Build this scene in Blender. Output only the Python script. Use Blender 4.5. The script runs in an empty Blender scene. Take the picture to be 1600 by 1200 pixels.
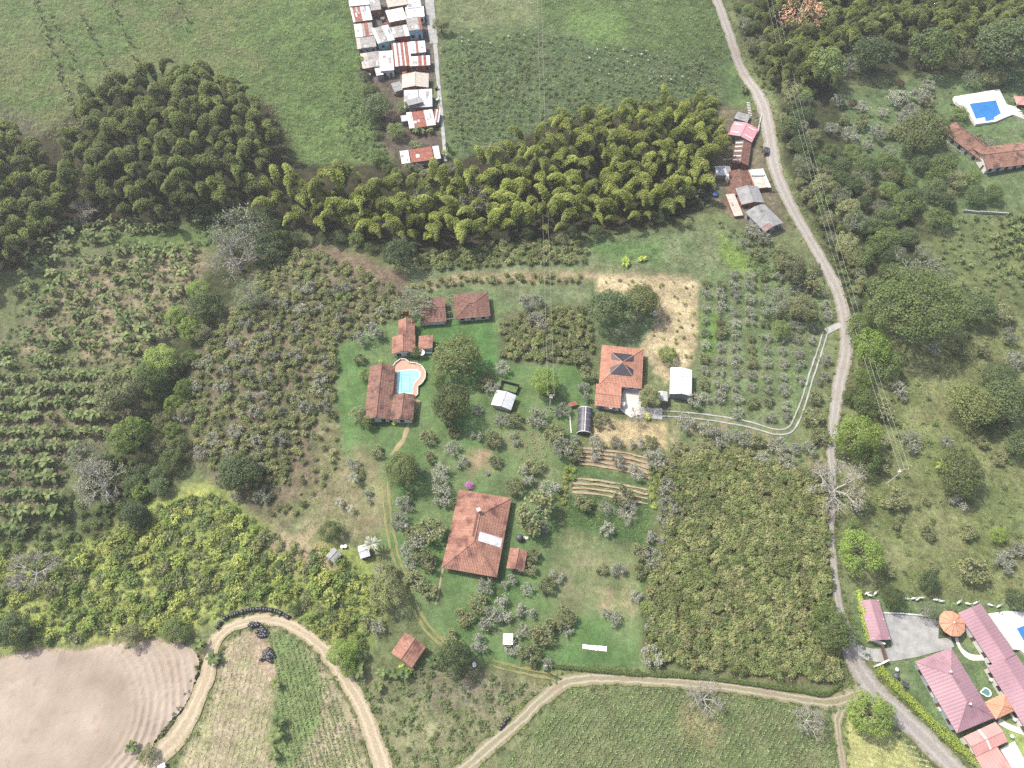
import bpy, math, random
import numpy as np
from mathutils import Vector

# ------------------------------------------------------------------ camera
F, CX, CY = 1130.0, 800.0, 600.0          # focal length and centre in photo pixels (1600 x 1200)
PITCH, ALT = math.radians(60), 196.0      # degrees below the horizon, metres above the ground
scene = bpy.context.scene
C = scene.collection
cam = bpy.data.cameras.new('camera'); cam_o = bpy.data.objects.new('camera', cam); C.objects.link(cam_o)
cam.sensor_width = 36; cam.lens = 36 * F / 1600; cam.clip_start = 1; cam.clip_end = 20000
cam_o.location = (0, 0, ALT); cam_o.rotation_euler = (math.pi / 2 - PITCH, 0, 0)
scene.camera = cam_o
# ------------------------------------------------------------------ sky, sun, exposure
SUN_EL, SUN_AZ = math.radians(56), math.radians(-62)      # azimuth clockwise from +y: up-left of the picture
w = bpy.data.worlds.new('World'); scene.world = w; w.use_nodes = True
nt = w.node_tree
sky = nt.nodes.new('ShaderNodeTexSky'); sky.sky_type = 'NISHITA'; sky.sun_disc = False
sky.sun_elevation = SUN_EL; sky.sun_rotation = SUN_AZ; sky.air_density = 1.0; sky.dust_density = 5.0
bg = nt.nodes['Background']; bg.inputs[1].default_value = 0.15
nt.links.new(sky.outputs[0], bg.inputs[0])
sun = bpy.data.lights.new('sun', 'SUN'); sun.energy = 3.6; sun.angle = math.radians(1.6); sun.color = (1, .94, .82)
sun_o = bpy.data.objects.new('sun', sun); C.objects.link(sun_o)
sdir = Vector((math.sin(SUN_AZ) * math.cos(SUN_EL), math.cos(SUN_AZ) * math.cos(SUN_EL), math.sin(SUN_EL)))
sun_o.rotation_euler = sdir.to_track_quat('Z', 'Y').to_euler(); sun_o.location = (0, 0, 400)
vs = scene.view_settings; vs.view_transform = 'Standard'; vs.look = 'None'; vs.exposure = 0.72; vs.gamma = 1; vs.use_curve_mapping = False
scene.cycles.use_denoising = False; scene.cycles.max_bounces = 6; scene.cycles.diffuse_bounces = 3
scene.cycles.transparent_max_bounces = 6; scene.cycles.volume_bounces = 0

# ------------------------------------------------------------------ helpers: terrain and pixels
rng = np.random.default_rng(11); random.seed(11)
_tab = np.random.default_rng(5).random((64, 64))
def vnoise(x, y, s, seed=0):
    x = np.asarray(x, float) / s + 17.3 * seed; y = np.asarray(y, float) / s + 9.7 * seed
    xi = np.floor(x).astype(int); yi = np.floor(y).astype(int); fx = x - xi; fy = y - yi
    fx = fx * fx * (3 - 2 * fx); fy = fy * fy * (3 - 2 * fy)
    a = _tab[xi % 64, yi % 64]; b = _tab[(xi + 1) % 64, yi % 64]; c = _tab[xi % 64, (yi + 1) % 64]; d = _tab[(xi + 1) % 64, (yi + 1) % 64]
    return (a * (1 - fx) + b * fx) * (1 - fy) + (c * (1 - fx) + d * fx) * fy
def fbm(x, y, s, seed=0, n=3):
    t = 0; a = 1; tot = 0
    for i in range(n):
        t = t + a * vnoise(x, y, s / 2 ** i, seed + i); tot += a; a *= .5
    return t / tot
cp, sp = math.cos(PITCH), math.sin(PITCH)
def flat(px, py, z=0.0):
    u = (np.asarray(px, float) - CX) / F; v = (np.asarray(py, float) - CY) / F
    t = (ALT - z) / (sp + v * cp)
    return u * t, (cp - v * sp) * t
def pix(x, y, z):
    dx, dy, dz = x, y, z - ALT
    dep = dy * cp - dz * sp; up = dy * sp + dz * cp
    return CX + F * dx / dep, CY - F * up / dep
def seg_dist(x, y, pts):
    d = np.full(np.shape(x), 1e9)
    for (ax, ay), (bx_, by_) in zip(pts[:-1], pts[1:]):
        vx, vy = bx_ - ax, by_ - ay; L = vx * vx + vy * vy
        t = np.clip(((x - ax) * vx + (y - ay) * vy) / L, 0, 1)
        d = np.minimum(d, np.hypot(x - ax - t * vx, y - ay - t * vy))
    return d
RAV1 = [tuple(map(float, flat(a, b))) for a, b in ((-150, 330), (120, 320), (300, 345), (450, 360), (640, 345), (850, 310), (1080, 290), (1150, 230), (1130, 120), (1300, 20), (1700, 10))]
RAV2 = [tuple(map(float, flat(a, b))) for a, b in ((430, 365), (345, 450), (280, 560), (240, 690), (150, 830), (-100, 900))]
def terrain(x, y):
    x = np.asarray(x, float); y = np.asarray(y, float)
    h = 1.1 * np.sin(x / 31 + .6) * np.cos(y / 37) + .8 * np.sin(x / 19 - y / 23) + .5 * np.cos(y / 15 + x / 41)
    h = h - 4.5 * np.exp(-(seg_dist(x, y, RAV1) / 15) ** 2) - 3.0 * np.exp(-(seg_dist(x, y, RAV2) / 11) ** 2)
    fade = np.clip((np.hypot(x, y - 150) - 250) / 300, 0, 1)
    return h * (1 - fade)
def ground(px, py, h=0.0):
    z = np.zeros(np.shape(px)) + h
    for _ in range(6):
        x, y = flat(px, py, z); z = terrain(x, y) + h
    return x, y, z
def P(px, py, h=0.0):
    x, y, z = ground(px, py, h); return Vector((float(x), float(y), float(z)))
def ppm(py):                                  # photo pixels per metre, horizontally, on the ground at that row
    return F * (sp + (py - CY) / F * cp) / ALT
def inside(px, py, poly):
    px = np.asarray(px, float); py = np.asarray(py, float); r = np.zeros(px.shape, bool); n = len(poly)
    for i in range(n):
        x0, y0 = poly[i]; x1, y1 = poly[(i + 1) % n]
        c = ((y0 > py) != (y1 > py)) & (px < (x1 - x0) * (py - y0) / ((y1 - y0) or 1e-9) + x0)
        r ^= c
    return r
def sdist(px, py, poly):                      # signed distance in pixels, positive inside
    d = seg_dist(px, py, list(poly) + [poly[0]])
    return np.where(inside(px, py, poly), d, -d)
def lin(r, g, b, k=1.0):
    f = lambda c: ((c / 255 + .055) / 1.055) ** 2.4 if c > 10 else c / 255 / 12.92
    return (f(r) * k, f(g) * k, f(b) * k)

# ------------------------------------------------------------------ helpers: materials
M = {}
def nodes(name):
    m = bpy.data.materials.new(name); m.use_nodes = True; t = m.node_tree; t.nodes.clear()
    o = t.nodes.new('ShaderNodeOutputMaterial'); M[name] = m
    return m, t, o
def N(t, kind, **kw):
    n = t.nodes.new('ShaderNode' + kind)
    for k, v in kw.items():
        if k.startswith('i_'): n.inputs[int(k[2:])].default_value = v
        else: setattr(n, k, v)
    return n
def mixc(t, fac, a, b, blend='MIX'):
    n = t.nodes.new('ShaderNodeMix'); n.data_type = 'RGBA'; n.blend_type = blend
    for sock, val in ((n.inputs[0], fac), (n.inputs[6], a), (n.inputs[7], b)):
        if isinstance(val, bpy.types.NodeSocket): t.links.new(val, sock)
        elif isinstance(val, tuple): sock.default_value = (*val, 1) if len(val) == 3 else val
        else: sock.default_value = val
    return n.outputs[2]
def mth(t, op, a, b=0.0, clamp=False):
    n = t.nodes.new('ShaderNodeMath'); n.operation = op; n.use_clamp = clamp
    for sock, val in ((n.inputs[0], a), (n.inputs[1], b)):
        if isinstance(val, bpy.types.NodeSocket): t.links.new(val, sock)
        else: sock.default_value = val
    return n.outputs[0]
LEAF_K = 1.9                                  # leaves reflect, and as much again passes through them
def leaf_mat(name, c1, c2, spread=.55, transl=.42, hue2=None):
    def soft(c):
        y = .3 * c[0] + .6 * c[1] + .1 * c[2]; return tuple(min(.75, (v * .9 + y * .1) * LEAF_K) for v in c)
    c1, c2 = soft(c1), soft(c2); hue2 = soft(hue2) if hue2 else None
    m, t, o = nodes(name)
    at = N(t, 'Attribute', attribute_name='var'); ins = N(t, 'Attribute', attribute_name='inst'); oi = N(t, 'ObjectInfo')
    r = mth(t, 'FRACT', mth(t, 'ADD', oi.outputs['Random'], ins.outputs['Fac']))
    f = mth(t, 'ADD', mth(t, 'MULTIPLY', at.outputs['Fac'], .65), mth(t, 'MULTIPLY', r, .35), True)
    col = mixc(t, f, c1, c2)
    if hue2: col = mixc(t, mth(t, 'MULTIPLY', mth(t, 'FRACT', mth(t, 'MULTIPLY', r, 7.3)), .6), col, hue2)
    br = mth(t, 'ADD', mth(t, 'MULTIPLY', mth(t, 'FRACT', mth(t, 'MULTIPLY', r, 3.7)), spread), 1 - spread / 2)
    vm = N(t, 'VectorMath', operation='SCALE'); t.links.new(col, vm.inputs[0]); t.links.new(br, vm.inputs['Scale'])
    b = N(t, 'BsdfPrincipled'); b.inputs['Roughness'].default_value = .55; b.inputs['Specular IOR Level'].default_value = .35
    tr = N(t, 'BsdfTranslucent'); mx = N(t, 'MixShader', i_0=transl)
    t.links.new(vm.outputs[0], b.inputs['Base Color']); t.links.new(vm.outputs[0], tr.inputs[0])
    t.links.new(b.outputs[0], mx.inputs[1]); t.links.new(tr.outputs[0], mx.inputs[2]); t.links.new(mx.outputs[0], o.inputs[0])
    return m
SURF_K = .78
def surf(name, c1, c2, scale=1.0, rough=.85, spec=.3, detail=4, bump=0.0, bscale=None, var=0.0, stain=None, metal=0.0):
    """two-tone noise surface; var = share of the mesh's per-face value, stain = (colour, scale, threshold)"""
    k = SURF_K; c1, c2 = tuple(v * k for v in c1), tuple(v * k for v in c2); stain = (tuple(v * k for v in stain[0]),) + stain[1:] if stain else None
    m, t, o = nodes(name)
    g = N(t, 'NewGeometry'); nz = N(t, 'TexNoise'); nz.inputs['Scale'].default_value = scale; nz.inputs['Detail'].default_value = detail
    t.links.new(g.outputs['Position'], nz.inputs['Vector'])
    f = mth(t, 'MULTIPLY_ADD', nz.outputs['Fac'], 2.4); f.node.inputs[2].default_value = -.7; f.node.use_clamp = True
    if var:
        at = N(t, 'Attribute', attribute_name='var')
        f = mth(t, 'ADD', mth(t, 'MULTIPLY', f, 1 - var), mth(t, 'MULTIPLY', at.outputs['Fac'], var), True)
    col = mixc(t, f, c1, c2)
    if stain:
        n2 = N(t, 'TexNoise'); n2.inputs['Scale'].default_value = stain[1]; n2.inputs['Detail'].default_value = 5
        t.links.new(g.outputs['Position'], n2.inputs['Vector'])
        s = mth(t, 'MULTIPLY', mth(t, 'SUBTRACT', n2.outputs['Fac'], stain[2]), 6, True)
        col = mixc(t, s, col, stain[0])
    b = N(t, 'BsdfPrincipled'); b.inputs['Roughness'].default_value = rough; b.inputs['Specular IOR Level'].default_value = spec; b.inputs['Metallic'].default_value = metal
    t.links.new(col, b.inputs['Base Color'])
    if bump:
        nb = N(t, 'TexNoise'); nb.inputs['Scale'].default_value = bscale or scale * 6; nb.inputs['Detail'].default_value = 4
        t.links.new(g.outputs['Position'], nb.inputs['Vector'])
        bp = N(t, 'Bump'); bp.inputs['Strength'].default_value = bump; bp.inputs['Distance'].default_value = .12
        t.links.new(nb.outputs['Fac'], bp.inputs['Height']); t.links.new(bp.outputs[0], b.inputs['Normal'])
    t.links.new(b.outputs[0], o.inputs[0])
    return m
# leaves
leaf_mat('leaf_mango', (.045, .064, .020), (.110, .125, .040), .5)
leaf_mat('leaf_dark', (.034, .060, .022), (.085, .115, .042), .5)
leaf_mat('leaf_mid', (.045, .078, .020), (.115, .150, .040), .7)
leaf_mat('leaf_bright', (.060, .110, .016), (.145, .195, .034), .5)
leaf_mat('leaf_umbrella', (.055, .085, .022), (.125, .155, .045), .3)
leaf_mat('leaf_olive', (.085, .100, .040), (.170, .180, .080), .5)
leaf_mat('leaf_grey', (.120, .135, .095), (.235, .240, .190), .5)
leaf_mat('leaf_feather', (.070, .095, .050), (.150, .175, .100), .4)
leaf_mat('leaf_coffee', (.046, .082, .022), (.150, .185, .050), .7, hue2=(.17, .15, .075))
leaf_mat('leaf_scrub', (.100, .135, .022), (.250, .270, .060), .7)
leaf_mat('leaf_pale', (.150, .150, .105), (.270, .260, .200), .3)
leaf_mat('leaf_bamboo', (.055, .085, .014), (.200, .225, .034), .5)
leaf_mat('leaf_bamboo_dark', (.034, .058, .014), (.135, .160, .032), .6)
leaf_mat('leaf_banana', (.040, .078, .022), (.110, .150, .045), .5, hue2=(.13, .14, .05))
leaf_mat('leaf_maize', (.065, .105, .034), (.165, .205, .085), .5)
leaf_mat('leaf_dry_maize', (.150, .180, .070), (.330, .320, .170), .4)
leaf_mat('leaf_lime', (.130, .190, .018), (.260, .310, .038), .3)
leaf_mat('leaf_grass', (.055, .085, .022), (.150, .175, .055), .9)
leaf_mat('leaf_weed', (.050, .085, .028), (.120, .155, .055), .6)
leaf_mat('leaf_red', (.045, .020, .018), (.100, .035, .030), .3)
leaf_mat('flower_coral', (.450, .150, .090), (.640, .300, .200), .3)
leaf_mat('flower_magenta', (.330, .060, .300), (.500, .130, .460), .2)
leaf_mat('flower_yellow', (.560, .500, .020), (.750, .700, .050), .2)
leaf_mat('flower_white', (.420, .430, .350), (.640, .640, .560), .3)
leaf_mat('straw_leaf', (.250, .210, .120), (.420, .370, .230), .3)
surf('bark', (.11, .09, .07), (.24, .21, .17), 3)
surf('bark_pale', (.33, .31, .28), (.55, .53, .49), 2)
surf('bark_twig', (.30, .29, .28), (.50, .49, .47), 2)
surf('culm', (.13, .15, .05), (.24, .24, .09), 1)
surf('banana_stem', (.12, .12, .05), (.26, .22, .12), 2)
# roofs and walls
surf('tile_red', (.240, .115, .090), (.470, .270, .205), .55, .9, .15, var=.55, stain=((.17, .085, .07), .30, .50))
surf('tile_brown', (.160, .085, .070), (.360, .215, .170), .7, .9, .15, var=.6, stain=((.11, .075, .065), .4, .5))
surf('tile_orange', (.320, .150, .105), (.530, .290, .215), .6, .85, .2, var=.45, stain=((.25, .10, .07), .3, .62))
surf('tile_old', (.110, .060, .050), (.300, .180, .150), .9, .95, .1, var=.6, stain=((.33, .18, .12), .25, .58))
surf('metal_white', (.55, .56, .57), (.78, .78, .78), .5, .45, .4, var=.25, stain=((.42, .40, .38), .45, .6))
surf('metal_pale', (.40, .43, .47), (.62, .65, .69), .6, .45, .4, var=.3, stain=((.35, .33, .32), .3, .62))
surf('metal_grey', (.20, .21, .22), (.36, .36, .37), .6, .6, .3, var=.3, stain=((.17, .15, .14), .5, .58))
surf('fibre_grey', (.26, .25, .24), (.44, .43, .42), .5, .9, .2, var=.3, stain=((.19, .18, .17), .4, .55))
surf('fibre_beige', (.42, .38, .33), (.58, .54, .49), .5, .9, .2, var=.25, stain=((.30, .26, .22), .4, .6))
surf('rust', (.20, .075, .055), (.40, .17, .13), .8, .8, .2, var=.4, stain=((.45, .40, .38), .6, .66))
surf('paint_pink', (.50, .23, .27), (.62, .33, .37), .3, .55, .3, var=.15, stain=((.40, .20, .22), .3, .6))
surf('paint_maroon', (.300, .175, .215), (.400, .250, .290), .14, .5, .35, var=.15, stain=((.23, .125, .15), .22, .58))
surf('paint_salmon', (.50, .25, .23), (.60, .33, .31), .3, .55, .3, var=.15, stain=((.42, .20, .18), .3, .6))
surf('tile_peach', (.52, .26, .165), (.64, .35, .24), .4, .7, .25, var=.3)
surf('shade_net', (.045, .045, .055), (.085, .085, .10), 1, .7, .3)
surf('plastic_dark', (.055, .055, .070), (.11, .11, .135), .5, .35, .5)
surf('plastic_white', (.62, .62, .62), (.78, .78, .78), .5, .4, .4)
surf('plastic_black', (.014, .015, .020), (.035, .036, .045), 2, .38, .5)
surf('plastic_blue', (.03, .10, .35), (.06, .16, .45), 1, .4, .4)
surf('plastic_green', (.03, .36, .22), (.05, .45, .28), 1, .5, .4)
surf('solar_black', (.030, .030, .040), (.060, .060, .075), .8, .5, .4, var=.3)
surf('wall_white', (.66, .65, .62), (.80, .79, .76), .6, .9, .2, stain=((.48, .46, .42), .8, .63))
surf('wall_grey', (.30, .30, .30), (.44, .44, .43), .6, .9, .2)
surf('wall_blue_grey', (.30, .36, .40), (.40, .46, .50), .6, .9, .2)
surf('brick', (.27, .115, .075), (.42, .21, .15), 1.2, .95, .1)
surf('paint_turquoise', (.25, .58, .60), (.35, .66, .68), 1, .8, .2)
surf('paint_red', (.45, .02, .05), (.55, .05, .08), 1, .8, .2)
surf('paint_sky', (.42, .60, .72), (.52, .68, .78), 1, .8, .2)
surf('wood', (.10, .065, .045), (.20, .135, .095), 2, .85, .2)
surf('wood_grey', (.26, .25, .23), (.40, .38, .36), 2, .85, .2)
surf('glass_dark', (.012, .015, .02), (.03, .035, .04), 2, .12, .6)
surf('concrete', (.27, .275, .28), (.42, .42, .41), .5, .9, .2, detail=6, bump=.15, stain=((.24, .24, .235), .35, .58))
surf('concrete_pale', (.55, .53, .49), (.68, .66, .62), .6, .9, .2, detail=6, stain=((.40, .38, .34), .4, .62))
surf('pool_deck_white', (.70, .68, .65), (.82, .80, .77), .4, .8, .2, stain=((.58, .56, .52), .3, .64))
surf('terracotta_paving', (.46, .25, .185), (.60, .38, .29), 1.6, .85, .2, var=.4)
surf('ploughed_earth', (.25, .205, .165), (.44, .375, .315), .10, .95, .1, detail=7, bump=.45, bscale=3.0, var=.45, stain=((.30, .22, .16), .25, .6))
surf('tyre_rubber', (.014, .014, .017), (.035, .035, .04), 3, .6, .4)
surf('car_paint', (.035, .045, .06), (.05, .06, .08), 1, .25, .6)
surf('steel', (.45, .46, .47), (.60, .61, .62), 1, .45, .5)
surf('tarp', (.60, .60, .59), (.80, .80, .79), 1.2, .6, .3, detail=6, stain=((.30, .34, .26), .9, .58))
def road_mat(name, track, mid, edge, stain):
    """wheel tracks, a rougher crown and ragged soil edges across the road's own width"""
    k = SURF_K; track, mid, edge, stain = (tuple(v * k for v in c) for c in (track, mid, edge, stain))
    m, t, o = nodes(name); g = N(t, 'NewGeometry'); at = N(t, 'Attribute', attribute_name='across'); a = mth(t, 'ABSOLUTE', at.outputs['Fac'])
    def nz(s, d=5):
        n = N(t, 'TexNoise'); n.inputs['Scale'].default_value = s; n.inputs['Detail'].default_value = d; n.inputs['Roughness'].default_value = .65; t.links.new(g.outputs['Position'], n.inputs['Vector']); return n.outputs['Fac']
    w1 = mth(t, 'SUBTRACT', nz(.45), .5); aw = mth(t, 'ADD', a, mth(t, 'MULTIPLY', w1, .55))
    tr = mth(t, 'SUBTRACT', 1.0, mth(t, 'MULTIPLY', mth(t, 'ABSOLUTE', mth(t, 'SUBTRACT', aw, .42)), 4.5), True)
    col = mixc(t, tr, mid, track)
    ed = mth(t, 'MULTIPLY', mth(t, 'SUBTRACT', mth(t, 'ADD', a, mth(t, 'MULTIPLY', mth(t, 'SUBTRACT', nz(.9), .5), 1.3)), .74), 4.0, True)
    col = mixc(t, ed, col, edge)
    st = mth(t, 'MULTIPLY', mth(t, 'SUBTRACT', nz(.13, 6), .52), 5, True); col = mixc(t, mth(t, 'MULTIPLY', st, .7), col, stain)
    f = mth(t, 'MULTIPLY_ADD', nz(2.2, 6), .9); f.node.inputs[2].default_value = .55
    vm = N(t, 'VectorMath', operation='SCALE'); t.links.new(col, vm.inputs[0]); t.links.new(f, vm.inputs['Scale'])
    b = N(t, 'BsdfPrincipled'); b.inputs['Roughness'].default_value = .95; b.inputs['Specular IOR Level'].default_value = .1; t.links.new(vm.outputs[0], b.inputs['Base Color'])
    bp = N(t, 'Bump'); bp.inputs['Strength'].default_value = .5; bp.inputs['Distance'].default_value = .15; t.links.new(nz(3.0, 6), bp.inputs['Height']); t.links.new(bp.outputs[0], b.inputs['Normal']); t.links.new(b.outputs[0], o.inputs[0])
road_mat('gravel_grey', (.365, .350, .335), (.295, .28, .26), (.19, .18, .11), (.27, .225, .18))
road_mat('gravel', (.40, .36, .31), (.25, .235, .15), (.18, .185, .09), (.27, .21, .155))
road_mat('gravel_cream', (.49, .42, .325), (.38, .325, .23), (.25, .23, .13), (.35, .28, .195))
def water_mat(name, c1, c2):
    m, t, o = nodes(name); g = N(t, 'NewGeometry'); nz = N(t, 'TexNoise'); nz.inputs['Scale'].default_value = .5
    t.links.new(g.outputs['Position'], nz.inputs['Vector'])
    b = N(t, 'BsdfPrincipled'); b.inputs['Roughness'].default_value = .08; t.links.new(mixc(t, nz.outputs['Fac'], c1, c2), b.inputs['Base Color'])
    n2 = N(t, 'TexNoise'); n2.inputs['Scale'].default_value = 3; t.links.new(g.outputs['Position'], n2.inputs['Vector'])
    bp = N(t, 'Bump'); bp.inputs['Strength'].default_value = .15; bp.inputs['Distance'].default_value = .05
    t.links.new(n2.outputs['Fac'], bp.inputs['Height']); t.links.new(bp.outputs[0], b.inputs['Normal'])
    t.links.new(b.outputs[0], o.inputs[0])
water_mat('water_turquoise', (.17, .47, .58), (.26, .56, .66))
water_mat('water_blue', (.02, .12, .34), (.04, .18, .44))
water_mat('water_teal', (.06, .17, .17), (.09, .22, .21))

# ------------------------------------------------------------------ helpers: objects and meshes
def tag(o, label=None, cat=None, group=None, kind=None):
    if label: o['label'] = label
    if cat: o['category'] = cat
    if group: o['group'] = group
    if kind: o['kind'] = kind
    return o
def empty(name, loc, rz=0.0, label=None, cat=None, group=None):
    o = bpy.data.objects.new(name, None); o.empty_display_size = .3; C.objects.link(o); o.location = loc; o.rotation_euler = (0, 0, rz)
    return tag(o, label, cat, group)
def link(name, mesh, parent=None, loc=None):
    o = bpy.data.objects.new(name, mesh); C.objects.link(o)
    if parent: o.parent = parent
    if loc is not None: o.location = loc
    return o
def np_mesh(name, V, Q, mats, midx=None, var=None, inst=None, smooth=False):
    me = bpy.data.meshes.new(name); V = np.asarray(V, np.float32); Q = np.asarray(Q, np.int32); n, k = Q.shape
    me.vertices.add(len(V)); me.vertices.foreach_set('co', V.ravel())
    me.loops.add(n * k); me.loops.foreach_set('vertex_index', Q.ravel())
    me.polygons.add(n); me.polygons.foreach_set('loop_start', np.arange(n, dtype=np.int32) * k)
    for m in mats: me.materials.append(M[m])
    if midx is not None: me.polygons.foreach_set('material_index', np.asarray(midx, np.int32))
    if smooth: me.polygons.foreach_set('use_smooth', np.ones(n, bool))
    for nm, arr in (('var', var), ('inst', inst)):
        if arr is not None: me.attributes.new(nm, 'FLOAT', 'FACE').data.foreach_set('value', np.asarray(arr, np.float32))
    me.update(calc_edges=True)
    return me
class MB:                                     # collects polygons of any size
    def __init__(s): s.v = []; s.f = []; s.m = []; s.a = []
    def poly(s, pts, m=0, a=.5):
        b = len(s.v); s.v += [tuple(p) for p in pts]; s.f.append(tuple(range(b, b + len(pts)))); s.m.append(m); s.a.append(a)
    def grid(s, rows, m=0, a=.5, close=False):
        b = len(s.v); n = len(rows[0])
        for r in rows: s.v += [tuple(p) for p in r]
        for i in range(len(rows) - 1):
            for j in range(n if close else n - 1):
                k = (j + 1) % n
                s.f.append((b + i * n + j, b + i * n + k, b + (i + 1) * n + k, b + (i + 1) * n + j)); s.m.append(m); s.a.append(a if not callable(a) else a(i, j))
    def box(s, c, sz, rz=0.0, m=0, a=.5, taper=1.0):
        cx, cy, cz = c; hx, hy, hz = sz[0] / 2, sz[1] / 2, sz[2] / 2; co, si = math.cos(rz), math.sin(rz); b = len(s.v)
        for z, k in ((-hz, 1), (hz, taper)):
            for x, y in ((-hx, -hy), (hx, -hy), (hx, hy), (-hx, hy)):
                x *= k; y *= k; s.v.append((cx + x * co - y * si, cy + x * si + y * co, cz + z))
        for f in ((3, 2, 1, 0), (4, 5, 6, 7), (0, 1, 5, 4), (1, 2, 6, 5), (2, 3, 7, 6), (3, 0, 4, 7)):
            s.f.append(tuple(b + i for i in f)); s.m.append(m); s.a.append(a)
    def tube(s, pts, rad, n=6, m=0, cap=True, a=.5):
        pts = [Vector(p) for p in pts]
        if not isinstance(rad, (list, tuple)): rad = [rad] * len(pts)
        rows = []
        for i, p in enumerate(pts):
            d = (pts[min(i + 1, len(pts) - 1)] - pts[max(i - 1, 0)]); d = d.normalized() if d.length > 1e-9 else Vector((0, 0, 1))
            u = d.cross(Vector((0, 0, 1)) if abs(d.z) < .9 else Vector((1, 0, 0))).normalized(); v = d.cross(u)
            rows.append([p + (u * math.cos(2 * math.pi * j / n) + v * math.sin(2 * math.pi * j / n)) * rad[i] for j in range(n)])
        s.grid(rows, m, a, True)
        if cap: s.poly(rows[0][::-1], m, a); s.poly(rows[-1], m, a)
    def build(s, name, mats, parent=None, loc=None, smooth=False):
        me = bpy.data.meshes.new(name); me.from_pydata(s.v, [], s.f)
        for m in ([mats] if isinstance(mats, str) else mats): me.materials.append(M[m])
        me.polygons.foreach_set('material_index', s.m)
        if smooth: me.polygons.foreach_set('use_smooth', np.ones(len(s.f), bool))
        me.attributes.new('var', 'FLOAT', 'FACE').data.foreach_set('value', s.a)
        me.update()
        return link(name, me, parent, loc)
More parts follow.
